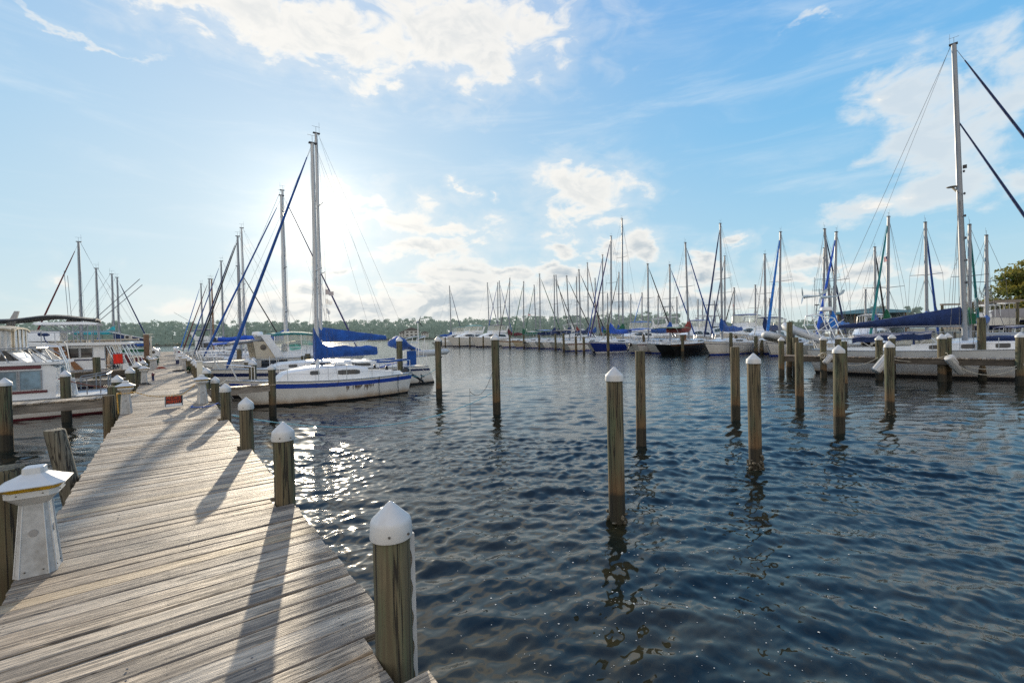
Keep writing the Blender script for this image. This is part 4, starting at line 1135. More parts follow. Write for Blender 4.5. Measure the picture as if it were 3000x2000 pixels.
rl = thing('dock_rail', 'pale timber handrail at the end of the chair platform', 'rail', (-1.55, 37.9, DECK))
mb = MB()
for x_ in (-.12, .08): mb.box((x_, 0, .35), (.07, .07, .70))
pieces(mb, 'post', MAT['gel_cream'], rl); mb = MB(); mb.box((-.05, 0, .74), (.75, .2, .06), 0, 0, R(-8)); mb.build('rail_top', MAT['gel_cream'], rl)

# fenders and lines of the right dock
for i_, (px, py, lx_, lz_, lb, ys) in enumerate([(2407, 1050, -.42, -.5, 'small grey white fender hanging aslant from the left dock piling', .85), (2573, 1052, -.55, -.62, 'ribbed white fender tilted left on the middle dock piling', 1.25), (2768, 1058, .55, -.62, 'ribbed white fender tilted right on the right dock piling', 1.25)]):
    bx_, by_ = ground([2413, 2576, 2760][i_], [1106, 1112, 1118][i_])
    sd_ = Vector((CAM[0][0], CAM[0][1], 0)); tw = Vector((-CAM[2][0], -CAM[2][1], 0)).normalized()
    top_ = Vector((bx_, by_, DECK + .08)) + tw * .44 - sd_ * (.12 if lx_ > 0 else -.12)
    bot_ = top_ + (sd_ * lx_ + Vector((0, 0, lz_))) * ys
    fnd = thing('dock_fender', lb, 'fender', tuple(top_), 0, 'white fenders hung on the right dock')
    mb = MB(); d_ = (bot_ - top_); n_ = 10
    mb.tube([d_ * u_ for u_ in (0, .03, .1, .9, .97, 1.)], [.08 * ys, .15 * ys, .165 * ys, .165 * ys, .15 * ys, .06 * ys], 16)
    mb.build('bolster', MAT['fender'], fnd)
    mb = MB()
    for k in range(10):
        a = 2 * PI * k / 10; ax = d_.normalized(); p1 = ax.cross(Vector((0, 0, 1))).normalized(); p2 = ax.cross(p1)
        off = (p1 * math.cos(a) + p2 * math.sin(a)) * .167 * ys
        mb.tube([d_ * .1 + off, d_ * .9 + off], .011, 5)
    mb.build('ribs', MAT['grey_plastic'], fnd)
    mb = MB(); mb.tube([Vector((0, 0, 0)), -d_ * .06 + Vector((0, 0, .12)), Vector((bx_, by_, DECK + .25)) + tw * .16 - top_], .012, 6); mb.build('lanyard', MAT['rope_white'], fnd)
def gp(px, py, z): x, y = ground(px, py, z); return Vector((x, y, z))
P9 = [Vector((*ground(px, py), 0)) for px, py in ((2413, 1106), (2576, 1112), (2760, 1118), (2989, 1130))]
tw = Vector((-CAM[2][0], -CAM[2][1], 0)).normalized()
for i_, (a, b_, z1, z2, dd, lb) in enumerate([(0, 1, 1.24, 1.28, .55, 'slack pale line between the left and middle dock pilings'), (1, 2, 1.22, 1.25, .28, 'slack pale line between the middle and right fenders'), (2, 3, 1.20, 1.0, .42, 'slack pale double line at the right end of the dock'), (2, 3, 1.15, .95, .62, 'lower slack line at the right end of the dock')]):
    p_, q_ = P9[a] + tw * .19 + Vector((0, 0, z1)), P9[b_] + tw * .19 + Vector((0, 0, z2))
    rope('mooring_rope', lb, sag(p_, q_, dd, 20), .016, MAT['rope_white'], group='lines on the right dock')
mb = MB(); mb.tube(coil(.18, 4, .02, .004), .02, 6); mb.v = [(v[0], v[2] * 2, v[1]) for v in mb.v]
o_ = obj1('rope_coil', 'tan coil of rope hung on the left dock piling', 'rope', mb, MAT['rope_white'], tuple(P9[0] + tw * .22 + Vector((-.3, 0, DECK + .08))), None, math.atan2(tw.y, tw.x) + PI / 2)
# ------------------------------------------------------------------ boat builders (bow towards local +x, waterline at z = 0)
_hm = {}
def HM(col, stain=.5, streaks=0.):
    k = (col, stain, streaks)
    if k not in _hm:
        cols = dict(white=(.77, .755, .72), cream=(.66, .62, .52), blue=(.010, .030, .20), black=(.016, .016, .017), grey=(.62, .63, .63), bluegrey=(.50, .56, .62), sand=(.52, .46, .34))
        _hm[k] = hull_mat('hull_' + col, cols[col], stain, .25, streaks)
    return _hm[k]
def boot_mat(col): return {'maroon': MAT['maroon'], 'blue': MAT['blue_paint'], 'navy': MAT['navy_paint'], 'black': MAT['black'], 'white': MAT['gel'], 'teak': MAT['wood_trim'], 'green': CL['green'], 'red': CL['red']}.get(col, MAT['navy_paint'])

class Hull:
    def __init__(s, L, B, fb, fm, fs, rake=.12, stern=.10, ts=.62, wl=.88, fine=1.9, flare=0.):
        s.L, s.B, s.fb, s.fm, s.fs, s.rake, s.stern, s.ts, s.wl, s.fine, s.flare = L, B, fb, fm, fs, rake, stern, ts, wl, fine, flare
    def hw(s, t):
        if t > .42: q = (t - .42) / .58; return s.B / 2 * max(0.012, (1 - q ** s.fine))
        q = (.42 - t) / .42; return s.B / 2 * (1 - (1 - s.ts) * q * q)
    def sheer(s, t):
        a = 2 * s.fs + 2 * s.fb - 4 * s.fm; b = s.fb - s.fs - a
        return s.fs + b * t + a * t * t
    def pt(s, t, u):       # u = height fraction of the sheer (1 sheer, 0 waterline, <0 below)
        zs = s.sheer(t); z = zs * u if u >= 0 else u * .5
        k = max(0, 1 - max(u, 0)) + max(0, -u) * .5
        x = -s.L / 2 + s.L * t - s.rake * s.L * k * t ** 5 + s.stern * s.L * k * (1 - t) ** 5
        f = s.wl + (1 - s.wl) * max(0, u) ** .8 if u >= 0 else s.wl * max(0, 1 + u * 1.0) ** .5
        f -= s.flare * (1 - max(0, u)) * t ** 3
        return x, s.hw(t) * max(f, .02), z
    def tx(s, x): return min(1, max(0, (x + s.L / 2) / s.L))

def build_hull(root, H, col, stripe=None, boot='navy', stripe_u=(.80, .93), stain=.5, streaks=0., n=22, rail=True, deckmat='nonskid', trail=None):
    us = [1., stripe_u[1], stripe_u[0], .55, .3, .10, 0., -.5, -.98]
    mi = [0, 1, 0, 0, 0, 2, 2, 2]
    mb = MB(); ts = [1 - (1 - i / n) ** 1. for i in range(n + 1)]
    rings = []; mis = []
    for t_ in ts:
        st = [H.pt(t_, u) for u in us]
        rings.append([(x, y, z) for x, y, z in st] + [(x, -y, z) for x, y, z in reversed(st)])
    m = len(us); o = 0
    mis = mi + [2] + mi[::-1] + [None]
    nn = 2 * m
    for r in rings: mb.v += r
    for a in range(n):
        for k in range(nn - 1):
            mb.f.append((a * nn + k, a * nn + k + 1, (a + 1) * nn + k + 1, (a + 1) * nn + k)); mb.m.append(mis[k])
    # transom in strips so that it keeps the colour bands
    for k in range(m - 1):
        mb.f.append((k, nn - 1 - k, nn - 2 - k, k + 1)); mb.m.append(mi[k] if mi[k] != 1 else 0)
    hm = HM(col, stain, streaks)
    hull = mb.build('hull', [hm, boot_mat(stripe) if stripe else hm, boot_mat(boot)], root, 40)
    # deck with a little camber and a low rail
    mb = MB(); rings = []
    for t_ in ts:
        x, y, z = H.pt(t_, 1.)
        rings.append([(x, y * f_, z - .012 + .035 * (1 - f_ * f_) * min(1, y)) for f_ in (-.985, -.6, 0, .6, .985)])
    mb.loft(rings, False, False); mb.build('deck', MAT[deckmat], root, 60)
    if rail:
        mb = MB()
        for s in (-1, 1): mb.tube([(p[0], s * p[1], p[2] + .012) for p in (H.pt(t_, 1.) for t_ in ts)], .022, 6)
        mb.build('toe_rail', trail or MAT['alu'], root)
    return hull

def house(mb, H, prof, inset=.35, maxw=9, lean=.18, mi=0, n=None, crown=.05, base=-.03):
    """deckhouse: prof = [(x, top height above deck)] from aft to forward, walls leaning inward"""
    rings = []
    for x, h in prof:
        t_ = H.tx(x); zd = H.sheer(t_)
        w_ = max(.05, min(maxw, H.hw(t_) - inset)); wt = max(.04, w_ - lean * h)
        rings.append([(x, w_, zd + base), (x, wt + .02, zd + h * .86), (x, wt - .04, zd + h * .97), (x, wt * .5, zd + h + crown * .7), (x, 0, zd + h + crown), (x, -wt * .5, zd + h + crown * .7), (x, -wt + .04, zd + h * .97), (x, -wt - .02, zd + h * .86), (x, -w_, zd + base)])
    mb.loft(rings, True, True, mi)
    def side(x, f_, out=.006):           # point on the port wall at height fraction f_
        for (xa, ha), (xb, hb) in zip(prof, prof[1:]):
            if xa <= x <= xb:
                q = (x - xa) / max(1e-6, xb - xa); h = ha + (hb - ha) * q
                def edge(xx, hh):
                    t_ = H.tx(xx); w_ = max(.05, min(maxw, H.hw(t_) - inset)); wt = max(.04, w_ - lean * hh); zd = H.sheer(t_)
                    g_ = f_ / .86
                    return (w_ + (wt + .02 - w_) * g_, zd + base + (hh * .86 - base) * g_)
                ya, za = edge(xa, ha); yb, zb = edge(xb, hb)
                return (x, ya + (yb - ya) * q + out, za + (zb - za) * q)
        return (x, 0, 0)
    return side

def windows(root, side, wins, mat='glass', both=True, name='window', n=6):
    for s in ((1, -1) if both else (1,)):
        for x0, x1, f0, f1, sk in wins:
            mb = MB(); top = []; bot = []
            for i in range(n + 1):
                q = i / n; x = x0 + (x1 - x0) * q
                r_ = .12 * (q < .01 or q > .99)
                a = side(x, f0 + (f1 - f0) * r_); b_ = side(min(max(x + sk * 1., x0 - 1), x1 + 1), f1 - (f1 - f0) * r_)
                bot.append((a[0], s * a[1], a[2])); top.append((b_[0], s * b_[1], b_[2]))
            k = (x1 - x0) / 2
            out = [(x, y + s * .006, z) for x, y, z in bot], [(x, y + s * .006, z) for x, y, z in top]
            mb.loft([[out[0][i], out[1][i], top[i], bot[i]] for i in range(n + 1)], True, True)
            mb.build(name, MAT[mat], root, 20)

def cover_loft(mb, x0, x1, z, prof, w=.16, sagf=0., n=20, rg=None):
    """folded sail under a canvas cover along a boom from the mast (x0) aft to x1; prof(u) -> (top, bottom, half width)"""
    rings = []
    for i in range(n + 1):
        u_ = i / n; x = x0 + (x1 - x0) * u_
        tp, bt, hw = prof(u_)
        ring = []
        for k in range(12):
            a = 2 * PI * k / 12
            sx = math.sin(a); cz = math.cos(a)
            zz = (tp + bt) / 2 + (tp - bt) / 2 * cz
            yy = hw * sx * (1 - .35 * max(0, cz))
            if rg: yy *= 1 + rg.uniform(-.12, .12); zz += rg.uniform(-.012, .012)
            ring.append((x, yy, z + zz))
        rings.append(ring)
    mb.loft(rings, True, True)

def sailboat(name, label, loc, rz, L=9., B=3., fb=1.15, fm=.95, fs=.95, col='white', stripe=None, boot='navy', stripe_u=(.80, .93), stain=.5, streaks=0.,
             cab=None, cabmat='gel', wins=None, mx=.6, mtop=12., mr=.075, rake=0., boom=(1.5, 3.4), cover=None, cstyle='plain', furl=None, ffrac=.97, fbase=None, spread=(.55,), shroud=.006,
             dodger=None, bimini=None, detail=1, group=None, back=True, outb=False, mastmat='alu', flag=None, baby=None, hull_kw=None, boomup=0., fr=.05, pulpit=True, boomcol='alu', topkit=True, cscale=1.0, seed=0, cat='sailboat', spl=.85):
    root = thing(name, label, cat, loc, rz, group)
    rg = random.Random(seed)
    H = Hull(L, B, fb, fm, fs, **(hull_kw or {}))
    build_hull(root, H, col, stripe, boot, stripe_u, stain, streaks, 30 if detail > 1 else 16)
    # cabin trunk
    if cab is None: cab = [(-.12 * L, .40), (-.02 * L, .46), (.1 * L, .40), (.2 * L, .30), (.28 * L, .06)]
    mb = MB(); side = house(mb, H, cab, inset=.36 * B / 3.); cabin = mb.build('cabin', MAT[cabmat], root, 45)
    if wins is None: wins = [(cab[0][0] + .08 * L * 1., cab[0][0] + .2 * L, .38, .74, .0)] if detail else []
    windows(root, side, wins)
    # cockpit coamings
    xa, xb = -L * .43, cab[0][0]; mb = MB()
    for s in (-1, 1):
        rings = []
        for i in range(7):
            x = xa + (xb - xa) * i / 6; t_ = H.tx(x); w_ = H.hw(t_) - .34 * B / 3; zd = H.sheer(t_); h = .16 + .10 * i / 6
            rings.append([(x, s * w_, zd - .03), (x, s * (w_ - .05), zd + h), (x, s * (w_ - .16), zd + h), (x, s * (w_ - .2), zd - .03)])
        mb.loft(rings)
    pieces(mb, 'coaming', MAT[cabmat], root, 30)
    # mast and boom
    zb = max(H.sheer(H.tx(mx)), H.sheer(H.tx(mx)) + (0.38 if mx < cab[-2][0] else 0))
    mxt = mx - rake
    mb = MB(); mb.tube([(mx, 0, zb - .1), (mx - rake * .5, 0, (zb + mtop) / 2), (mxt, 0, mtop)], [mr, mr, mr * .85], 12)
    mast = mb.build('mast', MAT[mastmat], root, 50)
    mb = MB(); mb.box((mxt - .02, 0, mtop + .02), (.34, mr * 1.6, .05))
    if topkit:
        mb.tube([(mxt, 0, mtop), (mxt, 0, mtop + .35)], .008, 5); mb.tube([(mxt - .2, 0, mtop + .36), (mxt + .2, 0, mtop + .36)], .007, 5)
        mb.tube([(mxt - .16, 0, mtop + .04), (mxt - .16, .03, mtop + .6)], .005, 4)
    mb.build('masthead', MAT['wire'], mast)
    for sf in spread:
        zz = zb + (mtop - zb) * sf; xx = mx - rake * sf
        sp = MB()
        for s in (-1, 1): sp.tube([(xx, 0, zz), (xx - .08, s * spl * (1.05 - .3 * sf), zz + .05)], [.03, .018], 6)
        sp.build('spreader', MAT['wire'] if detail < 2 else MAT[mastmat], mast)
    bh, bl = boom; zboom = H.fm + bh
    mb = MB(); mb.tube([(mx - mr, 0, zboom), (mx - bl, 0, zboom + boomup)], .055, 8); mb.build('boom', MAT[boomcol], root)
    if cover:
        cm = CL[cover]; mb = MB(); k = bl / 3.4
        if cstyle == 'mast':   # gathered high round the mast, sagging body
            f_ = lambda u: (.82 * math.exp(-(u / .09) ** 2) + .40 - .10 * u + .03 * math.sin(u * 17), -.16 - .14 * math.exp(-(u / .1) ** 2) + .04 * u, .19 - .07 * u)
        elif cstyle == 'flat':
            f_ = lambda u: (.52 * (1 - u) + .16, -.09, .14 - .05 * u)
        else:
            f_ = lambda u: (.46 * math.exp(-(u / .13) ** 2) + .30 - .13 * u + .035 * math.sin(u * 13 + seed), -.10 - .05 * math.sin(PI * u), .17 - .07 * u)
        g_ = lambda u: f_(u)
        cover_loft(mb, mx + mr * 1.3, mx - bl * .98, 0, lambda u: (zboom + boomup * u + f_(u)[0] * cscale, zboom + boomup * u + f_(u)[1] * cscale, f_(u)[2] * (.5 + .5 * cscale)), rg=rg, n=26 if detail > 1 else 14)
        mb.build('sail_cover', cm, root, 60)
    # furled jib on the forestay
    hx, hz = mxt + .06, zb + (mtop - zb) * ffrac
    bx, bz = (L / 2 - .12, H.fb + .12) if fbase is None else fbase
    mb = MB(); mb.tube([(bx, 0, bz), (hx, 0, hz)], shroud * 1.2, 5); mb.build('forestay', MAT['wire'], root)
    if furl:
        P_ = [Vector((bx, 0, bz)).lerp(Vector((hx, 0, hz)), q) for q in (.03, .045, .12, .3, .6, .85, .95)]
        mb = MB(); mb.tube(P_, [fr * .4, fr, fr * 1.15, fr * 1.05, fr * .85, fr * .65, fr * .35], 8); mb.build('furled_jib', CL[furl], root, 60)
    if baby:
        mb = MB(); a_, b_ = Vector((baby[0], 0, baby[1])), Vector((baby[2], 0, baby[3]))
        mb.tube([a_, a_.lerp(b_, .1), a_.lerp(b_, .6), b_], [.02, fr, fr * .85, .03], 8); mb.build('furled_staysail', CL[baby[4]], root, 60)
    # rigging
    mb = MB()
    for s in (-1, 1):
        t_ = H.tx(mx - .15); cp = (mx - .15, s * (H.hw(t_) - .08), H.sheer(t_))
        pts = [cp]
        for sf in spread: pts.append((mx - rake * sf - .08, s * spl * (1.05 - .3 * sf), zb + (mtop - zb) * sf + .05))
        pts.append((mxt, s * .05, zb + (mtop - zb) * .97))
        mb.tube(pts, shroud, 4)
        sf = spread[0]; xx = mx - rake * sf; zz = zb + (mtop - zb) * sf - .1
        for dx in (.35, -.55): mb.tube([(mx + dx, s * (H.hw(H.tx(mx + dx)) - .1), H.sheer(H.tx(mx + dx))), (xx, s * .04, zz)], shroud, 4)
    if back: mb.tube([(-L / 2 + .1, 0, H.fs + .1), (mxt - .1, 0, mtop)], shroud, 4)
    if detail: mb.tube([(mx - bl + .1, 0, zboom + boomup + .05), (mxt - .12, 0, mtop)], shroud * .8, 4)
    mb.tube([(mx - .12, .06, zb + 1.), (mxt - .06, .05, mtop - .3)], shroud * .9, 4); mb.tube([(mx + .14, -.05, zb + .6), (mxt + .1, -.05, mtop - .8)], shroud * .9, 4)
    mb.build('rigging', MAT['wire'], root)
    # rails
    if pulpit:
        rr = .016 if detail > 1 else .02
        mb = MB(); z1 = H.fb + .62; x1 = L / 2 + .05; xk = L / 2 - .95; wk = H.hw(H.tx(xk)) - .05
        mb.tube([(xk, wk, H.sheer(H.tx(xk)) + .60), (L / 2 - .25, .24, z1), (x1, 0, z1 + .03), (L / 2 - .25, -.24, z1), (xk, -wk, H.sheer(H.tx(xk)) + .60)], rr, 6)
        for s in (-1, 1):
            mb.tube([(xk, s * wk, H.sheer(H.tx(xk))), (xk, s * wk, H.sheer(H.tx(xk)) + .60)], rr, 6)
            mb.tube([(L / 2 - .40, s * max(.05, H.hw(H.tx(L / 2 - .4)) - .04), H.sheer(.97)), (L / 2 - .15, s * .2, z1)], rr, 6)
        mb.build('pulpit', MAT['steel'], root)
        mb = MB(); x0 = -L / 2 + .12; w0 = H.hw(.02) - .06
        mb.tube([(x0 + .9, w0 + .05, H.fs + .60), (x0, w0, H.fs + .62), (x0 - .02, 0, H.fs + .62), (x0, -w0, H.fs + .62), (x0 + .9, -w0 - .05, H.fs + .60)], rr, 6)
        for s in (-1, 1):
            mb.tube([(x0, s * w0, H.fs), (x0, s * w0, H.fs + .62)], rr, 6); mb.tube([(x0 + .9, s * (w0 + .05), H.fs), (x0 + .9, s * (w0 + .05), H.fs + .6)], rr, 6)
        mb.build('pushpit', MAT['steel'], root)
        mb = MB(); wz = MB(); xs_ = np.linspace(x0 + .9, xk, 6)
        for s in (-1, 1):
            for x in xs_[1:-1]:
                t_ = H.tx(x); mb.tube([(x, s * (H.hw(t_) - .07), H.sheer(t_)), (x, s * (H.hw(t_) - .07), H.sheer(t_) + .6)], .012 if detail > 1 else .016, 5)
            for h in (.59, .31):
                wz.tube([(x, s * (H.hw(H.tx(x)) - .07), H.sheer(H.tx(x)) + h) for x in xs_], .004 if detail > 1 else .007, 4)
        mb.build('stanchions', MAT['steel'], root); wz.build('lifelines', MAT['wire'], root)
    if dodger:
        c_, x0, x1, h = dodger; mb = MB(); wz = H.hw(H.tx(x0)) - .45
        zd = H.sheer(H.tx(x0)) + .38
        rings = []
        for q, hh, ww in ((0, h * .92, 1.), (.45, h, 1.), (.8, h * .82, .96), (1., h * .30, .92)):
            x = x0 + (x1 - x0) * q
            rings.append([(x, ww * wz * math.sin(a), zd + hh * (max(0, math.cos(a)) ** .45)) for a in np.linspace(-PI / 2, PI / 2, 11)])
        mb.loft(rings, False, False); mb.build('dodger', CL[c_], root, 60)
    if bimini:
        c_, x0, x1, zt, wz = bimini; mb = MB()
        rings = []
        for q in (0, .25, .5, .75, 1.):
            x = x0 + (x1 - x0) * q; zz = zt + .07 * math.sin(PI * q)
            rings.append([(x, wz * f_, zz - .10 * f_ ** 4) for f_ in np.linspace(-1, 1, 9)] + [(x, wz * f_, zz - .10 * f_ ** 4 - .04) for f_ in np.linspace(1, -1, 9)])
        mb.loft(rings, True, True); bm_ = mb.build('bimini', CL[c_], root, 60)
        mb = MB()
        for s in (-1, 1):
            for xx in (x0 + .1, x1 - .1): mb.tube([((x0 + x1) / 2, s * wz, H.sheer(H.tx(x0))), (xx, s * wz * .98, zt - .1)], .016, 5)
        mb.build('bimini_frame', MAT['steel'], bm_)
    if outb: outboard(root, (-L / 2 - .12, 0, H.fs * .72), tilt=outb if outb is not True else 55)
    if flag: us_flag(root, *flag)
    return root, H

def outboard(root, p, tilt=0, s=1., d=-1, name='outboard_motor'):
    g_ = lambda x, z: (p[0] + d * (x * math.cos(R(tilt)) + z * -math.sin(R(tilt))) * s, p[1], p[2] + (x * math.sin(R(tilt)) + z * math.cos(R(tilt))) * s)
    mb = MB(); rings = []
    for x, z, hx, hy in ((.12, .0, .12, .09), (.12, .10, .19, .13), (.13, .30, .2, .14), (.12, .40, .16, .11), (.11, .44, .05, .04)):
        ring = []
        for k in range(12):
            a = 2 * PI * k / 12; q = g_(x + hx * math.cos(a), z); ring.append((q[0], p[1] + hy * s * math.sin(a), q[2]))
        rings.append(ring)
    mb.loft(rings, True, True); o = mb.build(name, MAT['black'], root, 50)
    mb = MB(); mb.tube([g_(.12, .02), g_(.14, -.35), g_(.13, -.75)], [.07 * s, .055 * s, .06 * s], 8)
    mb.tube([g_(-.05, -.62), g_(.13, -.63), g_(.36, -.60)], [.03 * s, .05 * s, .03 * s], 8)
    mb.tube([g_(.10, -.74), g_(.12, -.95)], [.05 * s, .015 * s], 6); mb.build('leg', MAT['black'], o)
    mb = MB()
    for k in range(3):
        a = 2 * PI * k / 3 + .4; c_ = g_(.34, -.60 + .09 * math.cos(a)); mb.ball((c_[0], p[1] + .09 * s * math.sin(a), c_[2]), (.03 * s, .06 * s, .06 * s), 6, 4)
    mb.build('propeller', MAT['wire'], o)
    return o

def us_flag(root, x, y, z, w=.75, h=.42, droop=.25):
    n = 12; rows = 13; mb = MB(); mi = []
    def P(i, j): u = i / n; v = j / rows; return (x + w * u * .9, y + .06 * math.sin(u * 7), z - h * v - droop * u * (1 - .2 * v) * .6 + .02 * math.sin(u * 9))
    vs = [P(i, j) for i in range(n + 1) for j in range(rows + 1)]; fs = []; ms = []
    for i in range(n):
        for j in range(rows):
            a = i * (rows + 1) + j; fs.append((a, a + 1, a + rows + 2, a + rows + 1)); ms.append(2 if (i < 5 and j < 7) else (0 if j % 2 == 0 else 1))
    mb.add(vs, fs); mb.m = ms
    return mb.build('flag', [MAT['flag_red'], MAT['flag_white'], MAT['flag_blue']], root, 60)

def wind_gen(root, p, s=1., yaw=0., blades=3, tail=True, pole=1.6, body=None):
    mb = MB(); mb.tube([(p[0], p[1], p[2] - pole), p], .025, 7); o = mb.build('wind_generator', MAT['steel'], root)
    cy, sy = math.cos(yaw), math.sin(yaw); W_ = lambda a, b_, c_: (p[0] + a * cy - b_ * sy, p[1] + a * sy + b_ * cy, p[2] + c_)
    mb = MB(); mb.tube([W_(.24 * s, 0, .05), W_(.18 * s, 0, .05), W_(0, 0, .05), W_(-.3 * s, 0, .04), W_(-.75 * s, 0, .05)], [.02 * s, .085 * s, .10 * s, .06 * s, .025 * s], 10)
    if tail:
        pr_ = [(-.62, .03), (-.80, .02), (-1.02, .15), (-1.10, .34), (-1.06, .40), (-.95, .36), (-.85, .20)]
        mb.add([W_(a * s, q, .05 + b_ * s) for q in (-.012, .012) for a, b_ in pr_], [tuple(range(7)), tuple(reversed(range(7, 14)))] + [(k, 7 + k, 7 + (k + 1) % 7, (k + 1) % 7) for k in range(7)])
    mb.build('nacelle', body or MAT['alu'], o, 40)
    for k in range(blades):
        a = 2 * PI * k / blades + .35; mb = MB()
        mb.tube([W_(.22 * s, 0, .05), W_(.22 * s, .25 * s * math.sin(a), .05 + .25 * s * math.cos(a)), W_(.22 * s, .62 * s * math.sin(a), .05 + .62 * s * math.cos(a))], [.03 * s, .05 * s, .012 * s], 5, sq=.35)
        mb.build('blade', MAT['black'] if not body else body, o)
    return o

def radar(root, p, r=.3, h=.22, mat='gel', name='radar_dome'):
    mb = MB(); mb.lathe([(r * .85, 0), (r, .04), (r, h * .6), (r * .8, h * .95), (.001, h)], p, 16); return mb.build(name, MAT[mat], root, 40)

# ------------------------------------------------------------------ motor boats
def motorboat(name, label, loc, rz, L, B, fb, fm, fs, col='white', stripe=None, boot='navy', houses=(), canopy=None, fly=None, arch=None, group=None, hull_kw=None, rails=True, cat='motor boat', stripe_u=(.7, .76), stain=.3, aft_rail=False, extra=None):
    root = thing(name, label, cat, loc, rz, group)
    kw = dict(rake=.14, stern=.02, ts=.9, wl=.8, fine=2.4, flare=.35); kw.update(hull_kw or {})
    H = Hull(L, B, fb, fm, fs, **kw)
    build_hull(root, H, col, stripe, boot, stripe_u, stain, 0., 20)
    for prof, inset, lean, wins, mat_, glass, nm in houses:
        mb = MB(); sd_ = house(mb, H, prof, inset=inset, lean=lean); mb.build(nm, MAT[mat_], root, 35)
        windows(root, sd_, wins, glass)
    if fly:
        x0, x1, z0, h, w_ = fly; mb = MB()
        mb.loft([[(x, w_ * f_, z0 + zz) for f_, zz in ((-1, 0), (-.96, h), (-.88, h), (-.86, .05), (.86, .05), (.88, h), (.96, h), (1, 0))] for x in (x0, x0 + (x1 - x0) * .7)] +
                [[(x1 - .25, w_ * f_ * .9, z0 + zz * 1.05) for f_, zz in ((-1, 0), (-.96, h), (-.88, h), (-.86, .05), (.86, .05), (.88, h), (.96, h), (1, 0))],
                 [(x1 + .25, w_ * f_ * .75, z0 + zz) for f_, zz in ((-1, 0), (-.96, h * .8), (-.88, h), (-.86, h), (.86, h), (.88, h), (.96, h * .8), (1, 0))]])
        mb.build('flybridge', MAT['gel'], root, 35)
        mb = MB(); mb.box(((x0 + x1) / 2 + .3, 0, z0 + h * .75), (.5, .9, h * 1.2)); mb.box(((x0 + x1) / 2 - .5, 0, z0 + h * .6), (.5, 1.1, h * 1.1)); mb.build('helm_seats', MAT['gel'], root)
    if canopy:
        c_, x0, x1, zb_, zt, w_, clear = canopy; mb = MB(); rings = []
        for q in (0, .2, .5, .8, 1.):
            x = x0 + (x1 - x0) * q; zz = zt + .09 * math.sin(PI * q)
            rings.append([(x, w_ * f_, zz - .10 * f_ ** 4) for f_ in np.linspace(-1, 1, 9)] + [(x, w_ * f_, zz - .10 * f_ ** 4 - .10) for f_ in np.linspace(1, -1, 9)])
        mb.loft(rings, True, True); cp = mb.build('canopy', CL[c_], root, 60)
        mb = MB()
        for s in (-1, 1):
            for q in (0.03, .35, .68, .97):
                x = x0 + (x1 - x0) * q; mb.tube([(x + (.25 if q > .9 else 0), s * w_, zb_), (x, s * w_ * .98, zt - .1)], .02, 5)
        mb.build('canopy_frame', MAT['steel'], cp)
        if clear:
            mb = MB()
            for s in (-1, 1):
                for q0, q1 in ((.05, .34), (.36, .67), (.69, .95)):
                    xa, xb = x0 + (x1 - x0) * q0, x0 + (x1 - x0) * q1
                    mb.add([(xa, s * w_ * .985, zb_ + .03), (xb + (.2 if q1 > .9 else 0), s * w_ * .985, zb_ + .03), (xb, s * w_ * .97, zt - .12), (xa, s * w_ * .97, zt - .12)], [(0, 1, 2, 3)])
            mb.add([(x1 + .24, -w_ * .95, zb_ + .03), (x1 + .24, w_ * .95, zb_ + .03), (x1, w_ * .93, zt - .1), (x1, -w_ * .93, zt - .1)], [(0, 1, 2, 3)])
            mb.build('clear_panels', MAT['vinyl'], cp, 0)
    if arch:
        x, zb_, zt, w_ = arch; mb = MB()
        for s in (-1, 1): mb.prism([(x + .45, zb_), (x + .95, zb_), (x + .2, zt), (x - .25, zt)], s * w_, s * (w_ - .09))
        mb.box((x, 0, zt + .04), (.5, w_ * 2 + .02, .09)); mb.build('radar_arch', MAT['gel'], root, 30)
    if rails:
        mb = MB(); xs_ = np.linspace(-L * .05, L / 2 - .1, 8)
        for s in (-1, 1):
            mb.tube([(x, s * max(.05, H.hw(H.tx(x)) - .1), H.sheer(H.tx(x)) + .62) for x in xs_], .018, 5)
            for x in xs_[:-1]: mb.tube([(x, s * max(.05, H.hw(H.tx(x)) - .1), H.sheer(H.tx(x))), (x + .08, s * max(.05, H.hw(H.tx(x)) - .1), H.sheer(H.tx(x)) + .62)], .014, 5)
        mb.build('bow_rail', MAT['steel'], root)
    return root, H

def dinghy(name, label, loc, rz, L=2.6, B=1.4, r=.21, roll=0., motor=True, mat='inflatable', group=None, pitch=0.):
    root = thing(name, label, 'dinghy', loc, rz, group); root.rotation_euler = (roll, pitch, rz)
    mb = MB(); w_ = B / 2 - r
    pts = [(-L / 2, w_, 0), (-L / 2 + .2, w_, 0), (0, w_, .0), (L * .28, w_ * .95, .02), (L * .42, w_ * .55, .06), (L * .47, 0, .09), (L * .42, -w_ * .55, .06), (L * .28, -w_ * .95, .02), (0, -w_, 0), (-L / 2 + .2, -w_, 0), (-L / 2, -w_, 0)]
    rr = [r * .25, r * .9] + [r] * 7 + [r * .9, r * .25]
    mb.tube(pts, rr, 12); mb.build('tube', MAT[mat], root, 60)
    mb = MB(); mb.box((-.12, 0, -.10), (L * .8, B - 1.6 * r, .05)); mb.box((.1, 0, .08), (.22, B - r * 2, .03)); mb.build('floor', MAT['grey_plastic'], root)
    mb = MB(); mb.box((-L / 2 + .28, 0, .05), (.05, B - 2 * r, .36)); mb.build('transom', MAT['grey_plastic'], root)
    if motor: outboard(root, (-L / 2 + .2, 0, .14), 8, .95)
    return root
